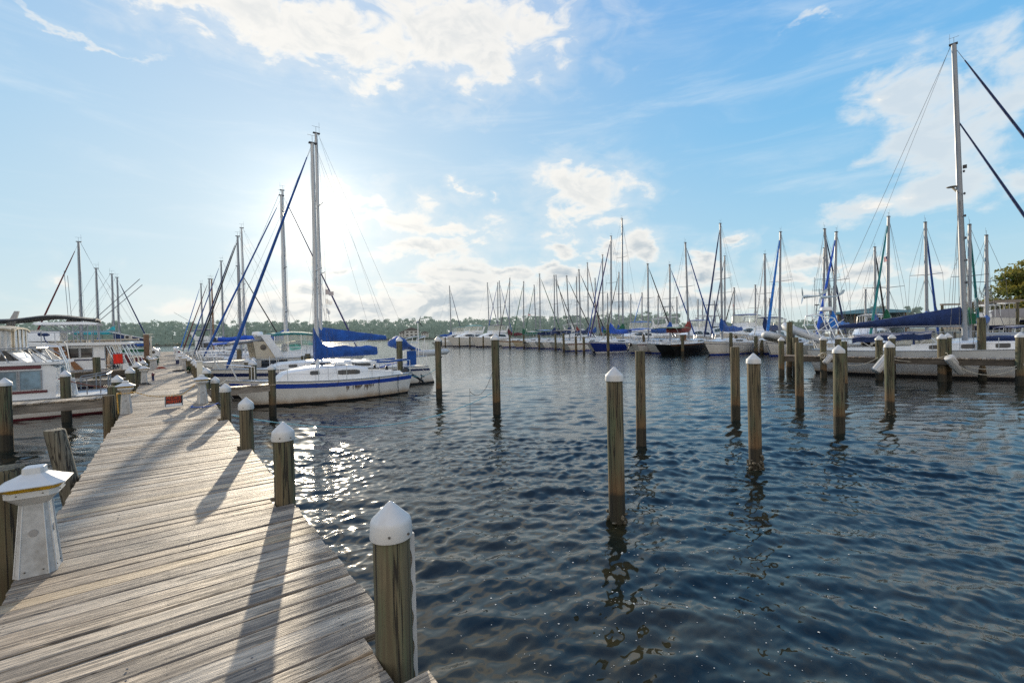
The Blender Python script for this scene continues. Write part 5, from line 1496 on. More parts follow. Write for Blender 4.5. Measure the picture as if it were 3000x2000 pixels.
# ------------------------------------------------------------------ boats on the right side of the main pier
s1, H1 = sailboat('sailboat', 'nearest white sailboat with blue hull stripe and thick blue cover on its boom', (5.73, 21.75, 0), PI, 7.7, 2.7, 1.14, .94, .99, 'white', 'blue', 'black', (.72, .91), .85, .0,
    cab=[(-1.62, .46), (-1.0, .55), (.0, .57), (.75, .55), (1.5, .42), (1.82, .33), (2.1, .02)], wins=[(-1.22, -.26, .42, .76, .0), (.50, .86, .50, .78, .0)], mx=.36, mtop=11.45, mr=.095, rake=.07, boom=(1.10, 2.8), cover='blue', cstyle='mast',
    furl='blue', ffrac=.985, fbase=(3.93, 1.35), fr=.062, spread=(.44,), detail=2, mastmat='white_paint', seed=3, hull_kw=dict(rake=.10, stern=.03, ts=.58), boomcol='white_paint', shroud=.005)
mb = MB(); tr_ = random.Random(12)
for k in range(34):
    x = tr_.choice([-.62, -.98, -1.0, -1.42, -1.5]) + tr_.gauss(0, .09); w_ = tr_.uniform(.008, .03); h = tr_.uniform(.06, .30)
    for s in (1, -1):
        a = []
        for i in range(7):
            q = i / 6; u_ = .715 - q * h / .94; p = H1.pt(H1.tx(x), u_); ww = w_ * (1 - q * q) * (1 + .3 * tr_.uniform(-1, 1)) + .002
            a.append([(p[0] - ww, s * (p[1] + .004), p[2]), (p[0] + ww, s * (p[1] + .004), p[2])])
        mb.loft(a, False, False)
mb.build('tar_stains', pmat('tar_stain', (.13, .095, .075), .7, var=.6, vscale=9), s1)
outboard(s1, (-3.95, .15, .78), 58, 1.05)
mb = MB(); mb.box((-1.75, 0, 1.62), (.9, 1.15, .06)); mb.prism([(-.9, 1.56), (-.35, 1.56), (-.35, 1.66), (-.9, 1.68)], -.45, .45); mb.build('hatch', MAT['gel'], s1, 30)
for s in (1, -1):
    mb = MB(); mb.lathe([(.075, 0), (.075, .05), (.05, .07), (.06, .16), (.03, .18), (.001, .18)], (-2.55, s * .78, 1.22), 12); mb.build('winch', MAT['black'], s1)
mb = MB(); mb.box((-2.9, .1, 1.40), (.9, .07, .05), 0, 0, R(12)); mb.build('tiller', MAT['blue_paint'], s1)
mb = MB()
for s in (1, -1): mb.tube([(-2.0, s * .98, 1.62), (-2.6, s * .95, 1.60), (-3.6, s * .72, 1.66)], .045, 7)
mb.build('weather_cloth_roll', CL['blue'], s1)
mb = MB(); mb.tube([(-.2, 1.32, 1.0), (-.1, 1.34, .75), (.5, 1.38, .72), (1.0, 1.36, .9)], .008, 5)
for x in (-2.0, -3.0): mb.tube([(x, H1.hw(H1.tx(x)) + .01, .98), (x + .03, H1.hw(H1.tx(x)) + .015, .45), (x - .02, H1.hw(H1.tx(x)) - .02, .1)], .012, 5)
mb.build('hanging_lines', MAT['rubber'], s1)

s2, H2 = sailboat('sailboat', 'white sloop with flat straight boom cover just behind the blue striped sailboat', (6.9, 25.7, 0), PI, 10.7, 3.2, 1.42, 1.2, 1.0, 'white', 'navy', 'black', (.76, .88), .6, 0,
    cab=[(-2.3, .34), (-.6, .42), (1.2, .38), (2.4, .28), (2.9, .03)], wins=[(1.72, 2.1, .35, .75, 0), (.1, 1.1, .35, .75, 0), (-1.9, -.9, .35, .75, 0)], mx=.33, mtop=13.6, mr=.085, rake=.06, boom=(1.50, 3.65), cover='blue', cstyle='flat', furl=None, spread=(.38, .68), detail=2, seed=5, mastmat='white_paint',
    hull_kw=dict(rake=.09, stern=-.04, ts=.72), shroud=.005)
for h_, y_ in ((.95, .03), (.92, -.04)):
    pass
wind_gen(s2, (-4.85, .9, 3.55), .6, R(100), 3, False, 2.4)
mb = MB()
for s in (-.85, .85): mb.tube([(-4.6, s, 1.1), (-4.8, s, 2.6), (-5.35, s, 2.75)], .025, 6); mb.tube([(-5.1, s, 1.1), (-5.3, s, 2.7)], .02, 6)
for z_ in (1.5, 1.95, 2.4): mb.tube([(-4.9, -.85, z_), (-4.9, .85, z_)], .018, 5)
mb.tube([(-5.35, -.85, 2.75), (-5.35, .85, 2.75)], .025, 6); mb.build('davits', MAT['steel'], s2)
mb = MB(); rg_ = random.Random(8); rings = []
for i in range(15):
    u_ = i / 14; x = -3.4 - 2.0 * u_; r_ = .10 + .28 * math.exp(-((u_ - .3) / .22) ** 2) + .05 * rg_.random(); zc = 2.35 - .55 * u_ ** 2 + .12 * math.exp(-((u_ - .25) / .2) ** 2)
    rings.append([(x, .9 * r_ * 2.2 * math.sin(a) + .1, zc + r_ * math.cos(a)) for a in np.linspace(0, 2 * PI, 11)[:-1]])
mb.loft(rings); mb.build('folded_bimini', CL['blue'], s2, 60)
mb = MB(); mb.box((-4.2, 1.35, 1.55), (.55, .05, .8)); mb.build('weather_cloth', CL['blue'], s2)
mb = MB(); mb.tube([(5.2, .12, 1.5), (5.6, .1, 1.62), (5.72, .1, 1.45)], .025, 6); mb.box((5.6, .1, 1.35), (.35, .04, .12), 0, 0, R(30)); mb.build('anchor', MAT['black'], s2)
for k, (z_, w_) in enumerate(((5.35, .42), (4.85, .34), (4.35, .22))):
    mb = MB(); x0 = .12
    mb.add([(x0 - w_ * q, .35 + .04 * math.sin(q * 6), z_ - .12 * q - (.28 - .08 * q) * v + .03 * math.sin(q * 8)) for q in (0, .25, .5, .75, 1.) for v in (0, 1)], [(2 * i, 2 * i + 1, 2 * i + 3, 2 * i + 2) for i in range(4)])
    mb.build('pennant', MAT['flag_white'] if k else pmat('faded_pennant', (.58, .50, .48), .8), s2, 60)
mb = MB(); mb.tube([(.12, .35, 1.5), (.12, .35, 6.2)], .006, 4); mb.build('flag_halyard', MAT['wire'], s2)
dg = dinghy('inflatable_dinghy', 'grey inflatable dinghy with black outboard slung across the stern davits by the mid basin pilings', (12.75, 25.6, 1.72), 0, 2.5, 1.3, .19, motor=False)
dg.rotation_euler = (R(4), R(2), R(186))
outboard(dg, (-1.0, .0, .35), 4, 1.05, d=1)

# motor cruiser, stern to the pier
s3, H3 = motorboat('motor_cruiser', 'white motor cruiser with teal canopy, clear panels and green tinted windscreen', (6.1, 30.9, 0), 0, 9.8, 3.2, 1.95, 1.68, 1.6, 'white', None, 'navy',
    houses=[([(-1.6, .28), (.2, .42), (2.3, .44), (3.4, .25), (4.3, .02)], .30, .25, [], 'gel', 'glass', 'deckhouse'), ([(-.35, .86), (.45, .95), (1.1, .80), (2.15, .44)], .46, .30, [(-.25, .4, .5, .95, 0)], 'gel', 'glass_green', 'windscreen_base')],
    canopy=('teal', -1.15, 1.05, 2.45, 3.16, 1.28, True), arch=(-1.55, 1.75, 2.98, 1.46), hull_kw=dict(rake=.16))
mb = MB(); 
for s in (1, -1): mb.add([(.4, s * .98, 2.55), (2.1, s * .72, 2.18), (1.1, s * .80, 2.62), (.45, s * .86, 2.72)], [(0, 1, 2, 3)])
mb.add([(2.12, .72, 2.18), (2.12, -.72, 2.18), (1.12, -.80, 2.64), (1.12, .80, 2.64)], [(0, 1, 2, 3)]); mb.build('windscreen', MAT['glass_green'], s3, 0)
radar(s3, (-1.75, .2, 3.03), .30, .24)
mb = MB()
for s in (1, -1):
    for x0, x1 in ((-1.85, -1.45), (-1.40, -1.0), (-.95, -.5)): mb.prism([(x0, 1.05), (x1, 1.05), (x1, 1.6), (x0, 1.6)], s * (H3.hw(H3.tx(x0)) - .02), s * (H3.hw(H3.tx(x0)) + .012))
pieces(mb, 'side_window', MAT['glass'], s3, 0)
mb = MB(); mb.prism([(-2.05, 1.72), (-1.1, 1.72), (-1.45, 2.68), (-2.2, 2.68)], 1.36, 1.40); mb.prism([(-2.05, 1.72), (-1.1, 1.72), (-1.45, 2.68), (-2.2, 2.68)], -1.40, -1.36); pieces(mb, 'arch_panel', MAT['tan_gel'], s3)
mb = MB(); mb.lathe([(.13, 0), (.16, .01), (.13, .02)], n=16); mb.v = [(v[0] - 1.7, -1.41 - v[2], v[1] + 2.35) for v in mb.v]; mb.build('round_emblem', MAT['bronze'], s3)
mb = MB(); rings = []
for i in range(13):
    u_ = i / 12; x = -3.25 + 1.75 * u_; r_ = .13 * (.5 + .5 * math.sin(PI * min(1, u_ * 2.2))) if u_ < .3 else .14 - .05 * u_
    rings.append([(x, 1.25 * math.sin(a), 2.60 + .16 * u_ + r_ * math.cos(a)) for a in np.linspace(0, 2 * PI, 13)[:-1]])
mb.loft(rings); mb.build('cockpit_cover', CL['grey'], s3, 60)
mb = MB()
for x in (-4.6, -3.9): mb.tube([(x, 1.4, 1.6), (x - .15, 1.4, 2.25), (x + .9, 1.4, 2.2)], .02, 5); mb.tube([(x, -1.4, 1.6), (x - .15, -1.4, 2.25), (x + .9, -1.4, 2.2)], .02, 5)
mb.build('cockpit_rail', MAT['steel'], s3)

RR = 'sailboats moored bow-in along the right of the main pier'
def right_sail(label, y, xb, L, mX, mtop, furl, cover=None, bow=-1, mr=.085, **kw):
    """bow=-1: bow towards the pier at world X = xb; +1: bow outward at xb + L"""
    xc = xb + L / 2
    mx = (xc - mX) if bow < 0 else (mX - xc)
    return sailboat('sailboat', label, (xc, y, 0), PI if bow < 0 else 0, L, L * .31, 1.35, 1.12, 1.1, mx=mx, mtop=mtop, mr=mr, furl=furl, cover=cover, group=RR, detail=1, **kw)[0]
s4 = right_sail('white sailboat with long bright blue furled jib reaching down to the pier', 35.2, 1.6, 10.6, 6.65, 12.75, 'blue', None, fr=.058, spread=(.28, .55), mastmat='white_paint', seed=11, mr=.10)
s5 = right_sail('white sailboat with royal blue boom cover and bimini, bow pointing away from the pier', 39.7, 2.2, 11.2, 7.6, 14.45, 'purple', 'royal', 1, fr=.06, spread=(.35, .6), boom=(1.75, 4.7), bimini=('royal', -5.2, -2.5, 2.62, 1.3), seed=12, mastmat='white_paint')
right_sail('sailboat with dark furled jib and short mast third along the right side', 44.2, 1.5, 9.6, 4.95, 11.4, 'navy', None, fr=.055, seed=13)
right_sail('sailboat with tall pale mast and black furled jib fourth along the right side', 48.8, 1.9, 10., 5.8, 13.1, 'black', 'blue', fr=.06, seed=14, mastmat='white_paint')
right_sail('sailboat facing away with slender black furled jib half hidden behind the taller masts', 53.2, 1.8, 8.6, 5.9, 10.2, 'black', None, 1, fr=.06, seed=15)
right_sail('sailboat with grey mast and thin blue jib farther along the right side', 58.1, 1.5, 9., 4.9, 11.3, 'blue', 'blue', fr=.055, seed=16)
right_sail('sailboat with brown furled jib and a low mast toward the pier end', 63.0, 1.2, 8.5, 4.1, 9.9, 'maroon', None, fr=.055, seed=17)
right_sail('sailboat with dark wooden mast next to the low masted one', 67.6, 1.4, 9., 4.65, 10.4, None, 'black', fr=.06, mastmat='wood_trim', seed=18)
right_sail('last sailboat on the right with bright blue jib at the open water end', 74.4, 1.2, 9., 3.9, 10.5, 'sky', None, fr=.055, seed=19)
mc, Hm = motorboat('motor_cruiser', 'white flybridge motor boat with flat navy bimini among the right hand masts', (6.6, 83, 0), 0, 10.5, 3.4, 1.8, 1.4, 1.3, 'white', None, 'navy', houses=[([(-3.2, 1.5), (-.5, 1.6), (1.4, 1.45), (2.6, .3)], .3, .1, [(-2.6, -.9, .35, .8, .1), (-.6, 1.2, .35, .8, .1)], 'gel', 'glass', 'deckhouse')], fly=(-3.0, 0.2, 2.95, .55, 1.2), canopy=('navy', -3.4, -.4, 3.5, 4.55, 1.3, False), arch=(-3.6, 2.95, 4.1, 1.3))
outr = MB(); outr.tube([(-1.2, .9, 4.), (-5.6, 2.0, 7.2)], .02, 5); outr.build('outrigger', MAT['wire'], mc)

# ------------------------------------------------------------------ boats on the left side
hb, Hb = motorboat('cabin_cruiser', 'nearest left boat, white cabin with burgundy stripes, square windows and rear ladder', (-7.35, 26.0, 0), PI, 10.9, 3.4, 1.1, .80, .74, 'white', None, 'maroon', rails=False, hull_kw=dict(ts=.94, wl=.9, flare=.2, rake=.1))
mb = MB()
for (x0, x1, z0, z1) in ((-4.05, 4.3, .74, 2.02),):
    mb.prism([(x0 + .12, z0), (x1, z0), (x1 - .5, z1), (x0 + .28, z1), (x0 + .10, z1 - .12)], -1.55, 1.55, 0, .03, .74)
mb.build('cabin', MAT['gel'], hb, 20)
mb = MB(); mb.box((.1, 0, 2.075), (8.4, 3.16, .10)); mb.prism([(-4.1, 2.03), (-3.82, 2.03), (-3.82, 2.125), (-3.95, 2.125)], -1.56, 1.56); mb.build('cabin_roof', MAT['gel'], hb, 30)
for s in (1, -1):
    mb = MB(); mb.box((.45, s * 1.535, 1.95), (8.0, .03, .13)); mb.build('upper_stripe', MAT['maroon'], hb)
    mb = MB(); mb.box((.4, s * 1.556, 1.03), (8.2, .02, .09)); mb.build('lower_stripe', MAT['maroon'], hb)
    for x0, x1, mt, nm in ((-3.55, -2.98, 'glass_blue', 'window'), (-2.92, -2.3, 'glass_blue', 'window'), (-1.6, -.2, 'glass', 'window'), (.3, 1.8, 'glass', 'window')):
        mb = MB(); mb.box(((x0 + x1) / 2, s * 1.535, 1.47), (x1 - x0, .03, .68)); wn = mb.build(nm, MAT[mt], hb, 0)
        fr_ = MB()
        for xx in (x0, x1): fr_.box((xx, s * 1.54, 1.47), (.035, .05, .74))
        for zz in (1.12, 1.82): fr_.box(((x0 + x1) / 2, s * 1.54, zz), (x1 - x0 + .034, .046, .034))
        fr_.build('frame', MAT['alu'], wn)
mb = MB()
for y_ in (-.55, .1): mb.box((-3.99, y_, 1.35), (.05, .5, 1.05))
pieces(mb, 'rear_door', MAT['glass_blue'], hb, 0)
mb = MB()
for s in (0, .42): mb.tube([(-4.35, .75 + s, .80), (-4.18, .75 + s, 2.05), (-4.0, .75 + s, 2.68), (-3.6, .75 + s, 2.72)], .022, 6)
for k in range(5): mb.tube([(-4.33 + .04 * k, .75, .95 + .27 * k), (-4.33 + .04 * k, 1.17, .95 + .27 * k)], .018, 5)
mb.build('ladder', MAT['steel'], hb)
mb = MB()
for s in (1, -1):
    mb.tube([(-3.95, s * 1.5, 2.10), (-3.3, s * 1.48, 2.66), (0, s * 1.48, 2.66), (2.5, s * 1.4, 2.66)], .022, 6)
    for x in (-3.3, -2.6, -1.6, -.6, .6, 1.8): mb.tube([(x + .12, s * 1.48, 2.66), (x - .12, s * 1.5, 2.12)], .02, 5)
    mb.tube([(-3.7, s * 1.49, 2.12), (-3.15, s * 1.46, 2.70)], .02, 5)
mb.tube([(-3.3, -1.48, 2.66), (-3.3, .6, 2.66)], .022, 6); mb.build('roof_rail', MAT['alu'], hb)
mb = MB(); mb.prism([(-3.1, 2.13), (-2.2, 2.13), (-2.05, 2.75), (-2.45, 2.75)], -1.0, 1.0); mb.prism([(-3.55, 2.13), (-3.3, 2.13), (-3.2, 2.45), (-3.5, 2.45)], .5, 1.2); mb.build('flybridge_console', MAT['gel'], hb, 25)
mb = MB(); mb.prism([(-2.9, 2.2), (-2.35, 2.2), (-2.5, 2.62)], 1.003, 1.02); mb.build('console_vent', MAT['glass'], hb, 0)
mb = MB(); rings = []
for x, dz in ((-2.85, 0), (-2.6, .06), (0, .1), (2, .05)): rings.append([(x, 1.25 * f_, 3.46 + dz - .12 * f_ ** 4) for f_ in np.linspace(-1, 1, 9)] + [(x, 1.25 * f_, 3.40 + dz - .12 * f_ ** 4) for f_ in np.linspace(1, -1, 9)])
mb.loft(rings); cn = mb.build('canopy', CL['tan'], hb, 50)
mb = MB(); st_ = MB()
def drape(mb, p0, p1, n_):
    rings = []
    for i in range(n_ + 1):
        u_ = i / n_; f_ = .035 * math.sin(i * 1.5); q = Vector(p0).lerp(Vector(p1), u_); nn_ = Vector((p1[1] - p0[1], p0[0] - p1[0], 0)).normalized()
        rings.append([tuple(q + nn_ * f_ + Vector((0, 0, -.8 + .02 * math.sin(i)))), tuple(q + nn_ * f_ * .3)])
    mb.loft(rings, False, False)
def strap(mb, x, y): mb.box((x, y, 3.0), (.07, .07, .8))
for s in (1, -1):
    for k in range(6): drape(mb, (-2.75 + .52 * k, s * 1.2, 3.4), (-2.33 + .52 * k, s * 1.2, 3.4), 12); strap(st_, -2.28 + .52 * k, s * 1.2)
for k in range(4): drape(mb, (-2.8, -1.15 + .6 * k, 3.4), (-2.8, -.67 + .6 * k, 3.4), 12); strap(st_, -2.8, -.61 + .6 * k)
pieces(st_, 'strap', CL['tan'], cn)
mb.build('curtains', CL['white'], cn, 60)
mb = MB()
for s in (1, -1):
    mb.tube([(-4.3, s * 1.52, 1.35), (-5.1, s * 1.45, 1.5), (-5.35, s * 1.2, 1.52), (-5.38, 0, 1.52)], .024, 6)
    for x, z_ in ((-4.3, 1.35), (-4.8, 1.45), (-5.2, 1.5)): mb.tube([(x, s * 1.48, .78), (x, s * 1.5, z_)], .02, 5)
mb.tube([(-5.36, -.3, .78), (-5.38, -.3, 1.52)], .02, 5); mb.tube([(-5.36, .45, .78), (-5.38, .45, 1.52)], .02, 5); mb.build('stern_rail', MAT['alu'], hb)
mb = MB(); mb.tube([(-3.4, 1.53, .80), (-3.4, 1.53, 1.33), (-.5, 1.55, 1.34)], .016, 5); mb.build('side_rail', MAT['alu'], hb)
mb = MB(); rings = []
for i in range(9):
    u_ = i / 8; rings.append([(-4.3 + .1 * math.cos(a) * (1 + u_), 1.0 + .13 * math.sin(a) * (.6 + u_), 1.45 - .68 * u_) for a in np.linspace(0, 2 * PI, 9)[:-1]])
mb.loft(rings); mb.build('bundled_tarp', CL['white'], hb, 60)

tw, Ht = motorboat('trawler', 'white trawler houseboat with a flat overhanging roof, dark windows and blue waterline stripe', (-7.4, 32.9, 0), PI, 9.9, 3.7, 1.9, 1.5, 1.48, 'white', 'navy', 'navy', rails=False, stripe_u=(.83, .92), hull_kw=dict(ts=.92, wl=.9, rake=.12, flare=.2))
mb = MB(); mb.prism([(-4.85, 1.45), (4.0, 1.45), (3.6, 2.68), (-4.85, 2.68)], -1.62, 1.62); mb.build('cabin', MAT['gel'], tw, 20)
mb = MB(); mb.prism([(-5.92, 2.70), (4.2, 2.70), (4.3, 2.76), (4.0, 2.84), (-5.8, 2.84), (-5.98, 2.77)], -1.82, 1.82); mb.build('roof', MAT['gel'], tw, 20)
for s in (1, -1):
    for x0, x1 in ((-4.40, -3.96), (-3.90, -3.42), (-2.6, -1.7), (-1.5, -.4), (.2, 1.4)):
        mb = MB(); mb.box(((x0 + x1) / 2, s * 1.62, 2.33), (x1 - x0, .03, .46)); wn = mb.build('window', MAT['glass'], tw, 0)
        f_ = MB()
        for xx in (x0, x1): f_.box((xx, s * 1.625, 2.33), (.03, .04, .50))
        f_.build('frame', MAT['alu'], wn)
    mb = MB(); mb.box((-.3, s * 1.625, 1.98), (9.1, .03, .06)); mb.build('rub_band', MAT['navy_paint'], tw)
mb = MB(); mb.box((-4.87, 0, 2.0), (.03, 1.9, 1.1)); mb.build('rear_door', MAT['wood_trim'], tw, 0)
mb = MB(); mb.prism([(-3.0, 2.66), (-3.05, 2.3), (-3.55, 1.95), (-3.72, 1.5), (-4.05, 1.5), (-3.6, 2.1), (-3.35, 2.66)], 1.63, 1.75); mb.build('boarding_plank', MAT['wood_trim'], tw)
mb = MB()
for s in (1.6, -1.6):
    for k in range(4): mb.tube([(-5.85 + .16 * k, s, 2.72), (-6.35 + .18 * k, s * .98, 1.5)], .02, 5)
    for k in range(3): mb.tube([(-5.1 + .1 * k, s, 2.72), (-5.5 + .1 * k, s, 1.6)], .018, 5)
    mb.tube([(-5.6, s * .4, 2.72), (-6.0, s * .4, 1.5)], .018, 5); mb.tube([(-5.25, s * .4, 2.72), (-5.6, s * .4, 1.6)], .018, 5)
pieces(mb, 'awning_strut', MAT['steel'], tw)
mb = MB()
for q in (0, .32): mb.tube([(-3.4, 1.85 + q * .0, 2.9), (-3.48 - .06 * q, 1.83, 2.8), (-3.62, 1.84, 1.55)], .02, 5); mb.tube([(-3.1 , 1.85, 2.9), (-3.2, 1.83, 2.8), (-3.34, 1.84, 1.55)], .02, 5)
for k in range(5): mb.tube([(-3.6 + .05 * k, 1.84, 1.7 + .25 * k), (-3.32 + .05 * k, 1.84, 1.7 + .25 * k)], .016, 5)
mb.build('ladder', MAT['steel'], tw)
mb = MB()
for s in (1.7, -1.7):
    mb.tube([(-5.3, s, 3.42), (-2.0, s, 3.42), (3., s, 3.42)], .018, 5)
    for x in (-5.3, -4.4, -3.5, -2.6, -1.5, -.3): mb.tube([(x, s, 2.84), (x, s, 3.42)], .016, 5)
mb.build('roof_rail', MAT['alu'], tw)
mb = MB(); mb.tube([(-2.78, 1.5, 2.85), (-2.70, 1.5, 3.0), (-2.66, 1.5, 3.22)], .022, 5); mb.ball((-2.72, 1.5, 3.26), (.16, .11, .08)); mb.ball((-2.54, 1.5, 3.28), (.10, .10, .09)); mb.build('covered_outboard', CL['navy'], tw)

my, Hy = motorboat('motor_yacht', 'large white motor yacht with hardtop flybridge and long black bimini behind the trawler', (-9.2, 41.2, 0), PI, 13.6, 4.2, 2.3, 2.05, 2.0, 'white', 'navy', 'navy', stripe_u=(.62, .68), hull_kw=dict(ts=.92),
    houses=[([(-3.4, .95), (-.5, 1.10), (1.8, 1.0), (3.6, .1)], .45, .15, [(-3.0, -.9, .3, .78, .0), (-.6, 1.6, .3, .78, .1)], 'gel', 'glass', 'deckhouse')], fly=(-3.9, -.6, 3.0, .62, 1.5))
mb = MB(); mb.prism([(-5.6, 4.02), (-2.9, 4.0), (-2.7, 4.06), (-3.0, 4.16), (-5.2, 4.18), (-5.75, 4.1)], -1.55, 1.55); ht = mb.build('hardtop', MAT['gel'], my, 25)
mb = MB()
for s in (1.4, -1.4):
    for x0, x1 in ((-5.2, -4.9), (-4.5, -4.3), (-3.7, -3.9), (-3.1, -3.5)): mb.tube([(x0, s, 4.02), (x1 - .25, s, 2.05 if x0 < -4 else 3.5)], .028, 6)
    mb.tube([(-4.9, s, 4.0), (-4.0, s, 2.9)], .025, 6); mb.tube([(-4.0, s, 4.0), (-4.9, s, 2.9)], .025, 6)
pieces(mb, 'hardtop_frame', MAT['alu'], ht)
mb = MB(); mb.box((-5.05, 0, 2.5), (.05, 2.6, .95)); mb.box((-4.2, 1.45, 2.45), (1.8, .04, .5)); mb.build('cockpit_screen', CL['black'], my)
mb = MB(); rings = []
for i in range(21):
    u_ = i / 20; x = -5.6 + 7.6 * u_; zz = 4.42 + .22 * math.exp(-((u_ - .28) / .18) ** 2) + .05 * math.sin(u_ * 9)
    rings.append([(x, 1.5 * f_, zz - .12 * f_ ** 4) for f_ in np.linspace(-1, 1, 9)] + [(x, 1.5 * f_, zz - .12 * f_ ** 4 - .10) for f_ in np.linspace(1, -1, 9)])
mb.loft(rings); mb.build('bimini', CL['black'], my, 60)
mb = MB(); mb.prism([(-1.6, 3.5), (-1.15, 3.5), (-1.75, 4.9), (-1.95, 4.9)], -.12, .12); mb.build('signal_mast', MAT['grey_plastic'], my)
radar(my, (-4.4, .2, 4.18), .36, .2)
mb = MB()
for x, z_ in ((-4.3, 6.2), (-4.45, 5.9)): mb.tube([(x, 1.2, 4.1), (x + .12, 1.2, z_ + 1.2)], .012, 4)
for s in (1.3, -1.3): mb.tube([(-5.4, s, 4.2), (-7.9, s * 1.5, 7.0)], .022, 5)
pieces(mb, 'antenna', MAT['wire'], my)

LG = 'sailboats moored along the left of the main pier'
def left_sail(label, y, xbow, L, mX, mtop, furl, bow, cover=None, **kw):
    xc = xbow + L / 2 if bow < 0 else xbow - L / 2
    mx = (xc - mX) if bow < 0 else (mX - xc)
    return sailboat('sailboat', label, (xc, y, 0), PI if bow < 0 else 0, L, L * .32, 1.25, 1.05, 1.0, mx=mx, mtop=mtop, furl=furl, cover=cover, group=LG, detail=1, **kw)[0]
sa = left_sail('leftmost sailboat, tall grey mast with maroon furled jib slanting to the left', 50.6, -9.0, 7.6, -5.45, 11.0, 'maroon', -1, None, mr=.09, fr=.06, seed=31)
mb = MB(); mb.prism([(-1.75, 3.62), (-1.75, 2.98), (-4.0, 2.92), (-4.0, 3.0)], -.95, .95); ob = mb.build('navy_awning', CL['navy'], sa)
mb = MB(); mb.tube([(-1.5, .97, 3.72), (-4.25, .97, 2.98)], .045, 7); mb.build('awning_pole', MAT['white_paint'], ob)
sb_ = left_sail('second sailboat on the left with bare grey mast and blue cover', 55.2, -8.6, 8., -4.85, 9.5, None, -1, 'blue', mr=.085, seed=32)
sc_ = left_sail('third sailboat on the left with a bright aqua boom cover', 59.6, -.95, 8., -4.1, 9.55, None, 1, 'aqua', mr=.085, seed=33, boom=(2.75, 3.0), cstyle='plain')
sd2_ = left_sail('fourth sailboat on the left, navy furled jib slanting down to the pier', 64.2, -.9, 8.2, -4.0, 9.75, 'navy', 1, None, mr=.085, fr=.07, seed=34)
nb, Hn = motorboat('small_houseboat', 'small flat-roofed houseboat with an air conditioner on top beyond the red chair', (-4.6, 48.2, 0), PI, 5.8, 1.9, 1.3, 1.1, 1.1, 'cream', None, 'navy', rails=False)
mb = MB(); mb.prism([(-1.7, 1.05), (2.0, 1.05), (2.0, 3.0), (-1.7, 3.0)], -.75, .75); mb.build('cabin', MAT['gel_cream'], nb); mb = MB(); mb.box((-.35, 0, 3.06), (4.9, 2.0, .1)); mb.build('roof', MAT['tan_gel'], nb)
mb = MB()
for s in (.76, -.76): mb.box((-.9, s, 2.2), (.7, .02, .6)); mb.box((.6, s, 2.2), (.9, .02, .6))
pieces(mb, 'window', MAT['glass'], nb, 0)
mb = MB(); mb.box((0, 0, .15), (.5, .34, .30)); ac = obj1('air_conditioner', 'grey air conditioning unit sitting on the small houseboat roof', 'air conditioner', mb, MAT['grey_plastic'], (-2.45, 47.9, 3.11))
mb = MB(); mb.lathe([(.12, 0), (.12, .01), (.001, .011)], n=14); mb.v = [(v[0] - .06, -.172 - v[2], v[1] + .15) for v in mb.v]; mb.build('fan_grille', MAT['black'], ac)
rb, Hr = motorboat('runabout', 'low runabout under a burgundy cover left of the red chair', (-3.9, 44.2, 0), PI, 5.4, 2.0, 1.3, 1.1, 1.1, 'white', None, 'navy', rails=False)
mb = MB(); house(mb, Hr, [(-2.6, .5), (-1., 1.0), (.6, .9), (2.0, .1)], .12); mb.build('burgundy_cover', CL['maroon'], rb, 60)
gb, Hg = motorboat('runabout', 'small boat with dark green awning partly hidden behind the timber post', (-3.4, 53., 0), PI, 5.2, 2.0, 1.2, 1.0, 1., 'white', None, 'navy', rails=False)
mb = MB(); mb.box((-1.4, 0, 2.1), (2.4, 1.8, .25)); mb.build('green_awning', CL['green'], gb, 60)
fb_, Hg = motorboat('fishing_boat', 'white centre console boat with a T-top at the far left end of the pier', (-3.6, 69, 0), PI, 6.4, 2.4, 1.4, 1.1, 1., 'white', None, 'navy', canopy=('white', -1.6, .4, 1.2, 2.9, .9, False))

LEFT_RG = [(tw, 1.265), (my, 1.125), (sa, 1.107), (sb_, 1.087), (sc_, 1.074), (sd2_, 1.059), (nb, 1.1), (rb, 1.15), (gb, 1.16), (fb_, 1.08)]
# mooring lines from the near boats
for i_, (xb, yb, zb_, xp, lab) in enumerate([(1.65, 25.7, 1.4, 1.0, 'white sloop'), (1.75, 35.2, 1.3, 1.0, 'blue jib sailboat'), (2.0, 39.7, 1.1, 1.0, 'royal blue covered sailboat'), (1.7, 44.2, 1.3, 1.0, 'third right hand sailboat'), (1.6, 30.9, 1.5, 1.0, 'motor cruiser')]):
    for s_ in (-1, 1):
        rope('mooring_rope', ('near' if s_ < 0 else 'far') + ' dock line from the ' + lab + ' to the pier edge', sag((xb, yb + .15 * s_, zb_), (xp, yb + 2.0 * s_, DECK + .12), .18), .012, MAT['rope_white'], group='dock lines of the right hand boats')
for i_, (xb, yb, zb_, x2, y2, z2, lab) in enumerate([(12.0, 25.0, .95, 9.6, 18.29, 1.3, 'slack stern line from the white sloop to the piling off the blue striped boat'), (9.4, 22.4, .95, 9.16, 22.9, 1.3, 'short stern line behind the blue striped sailboat'), (3.0, 20.6, 1.05, 3.05, 18.75, 1.3, 'spring line from the blue striped hull to the finger piling'), (10.6, 30.0, 1.5, 12.1, 27.0, .9, 'bow line of the motor cruiser')]):
    rope('mooring_rope', lab, sag((xb, yb, zb_), (x2, y2, z2), .3), .011, MAT['rope_white'])
rope('mooring_rope', 'rust red line slanting across the stern of the burgundy striped boat', [(-3.1, 22.7, 1.55), (-2.4, 24.0, 1.15), (-1.95, 24.6, 1.0)], .018, MAT['rope_red'])
rope('mooring_rope', 'pale bow line from the blue striped sailboat to the pier piling', sag((1.9, 21.5, 1.25), (1.05, 18.9, 1.35), .15), .012, MAT['rope_white'])
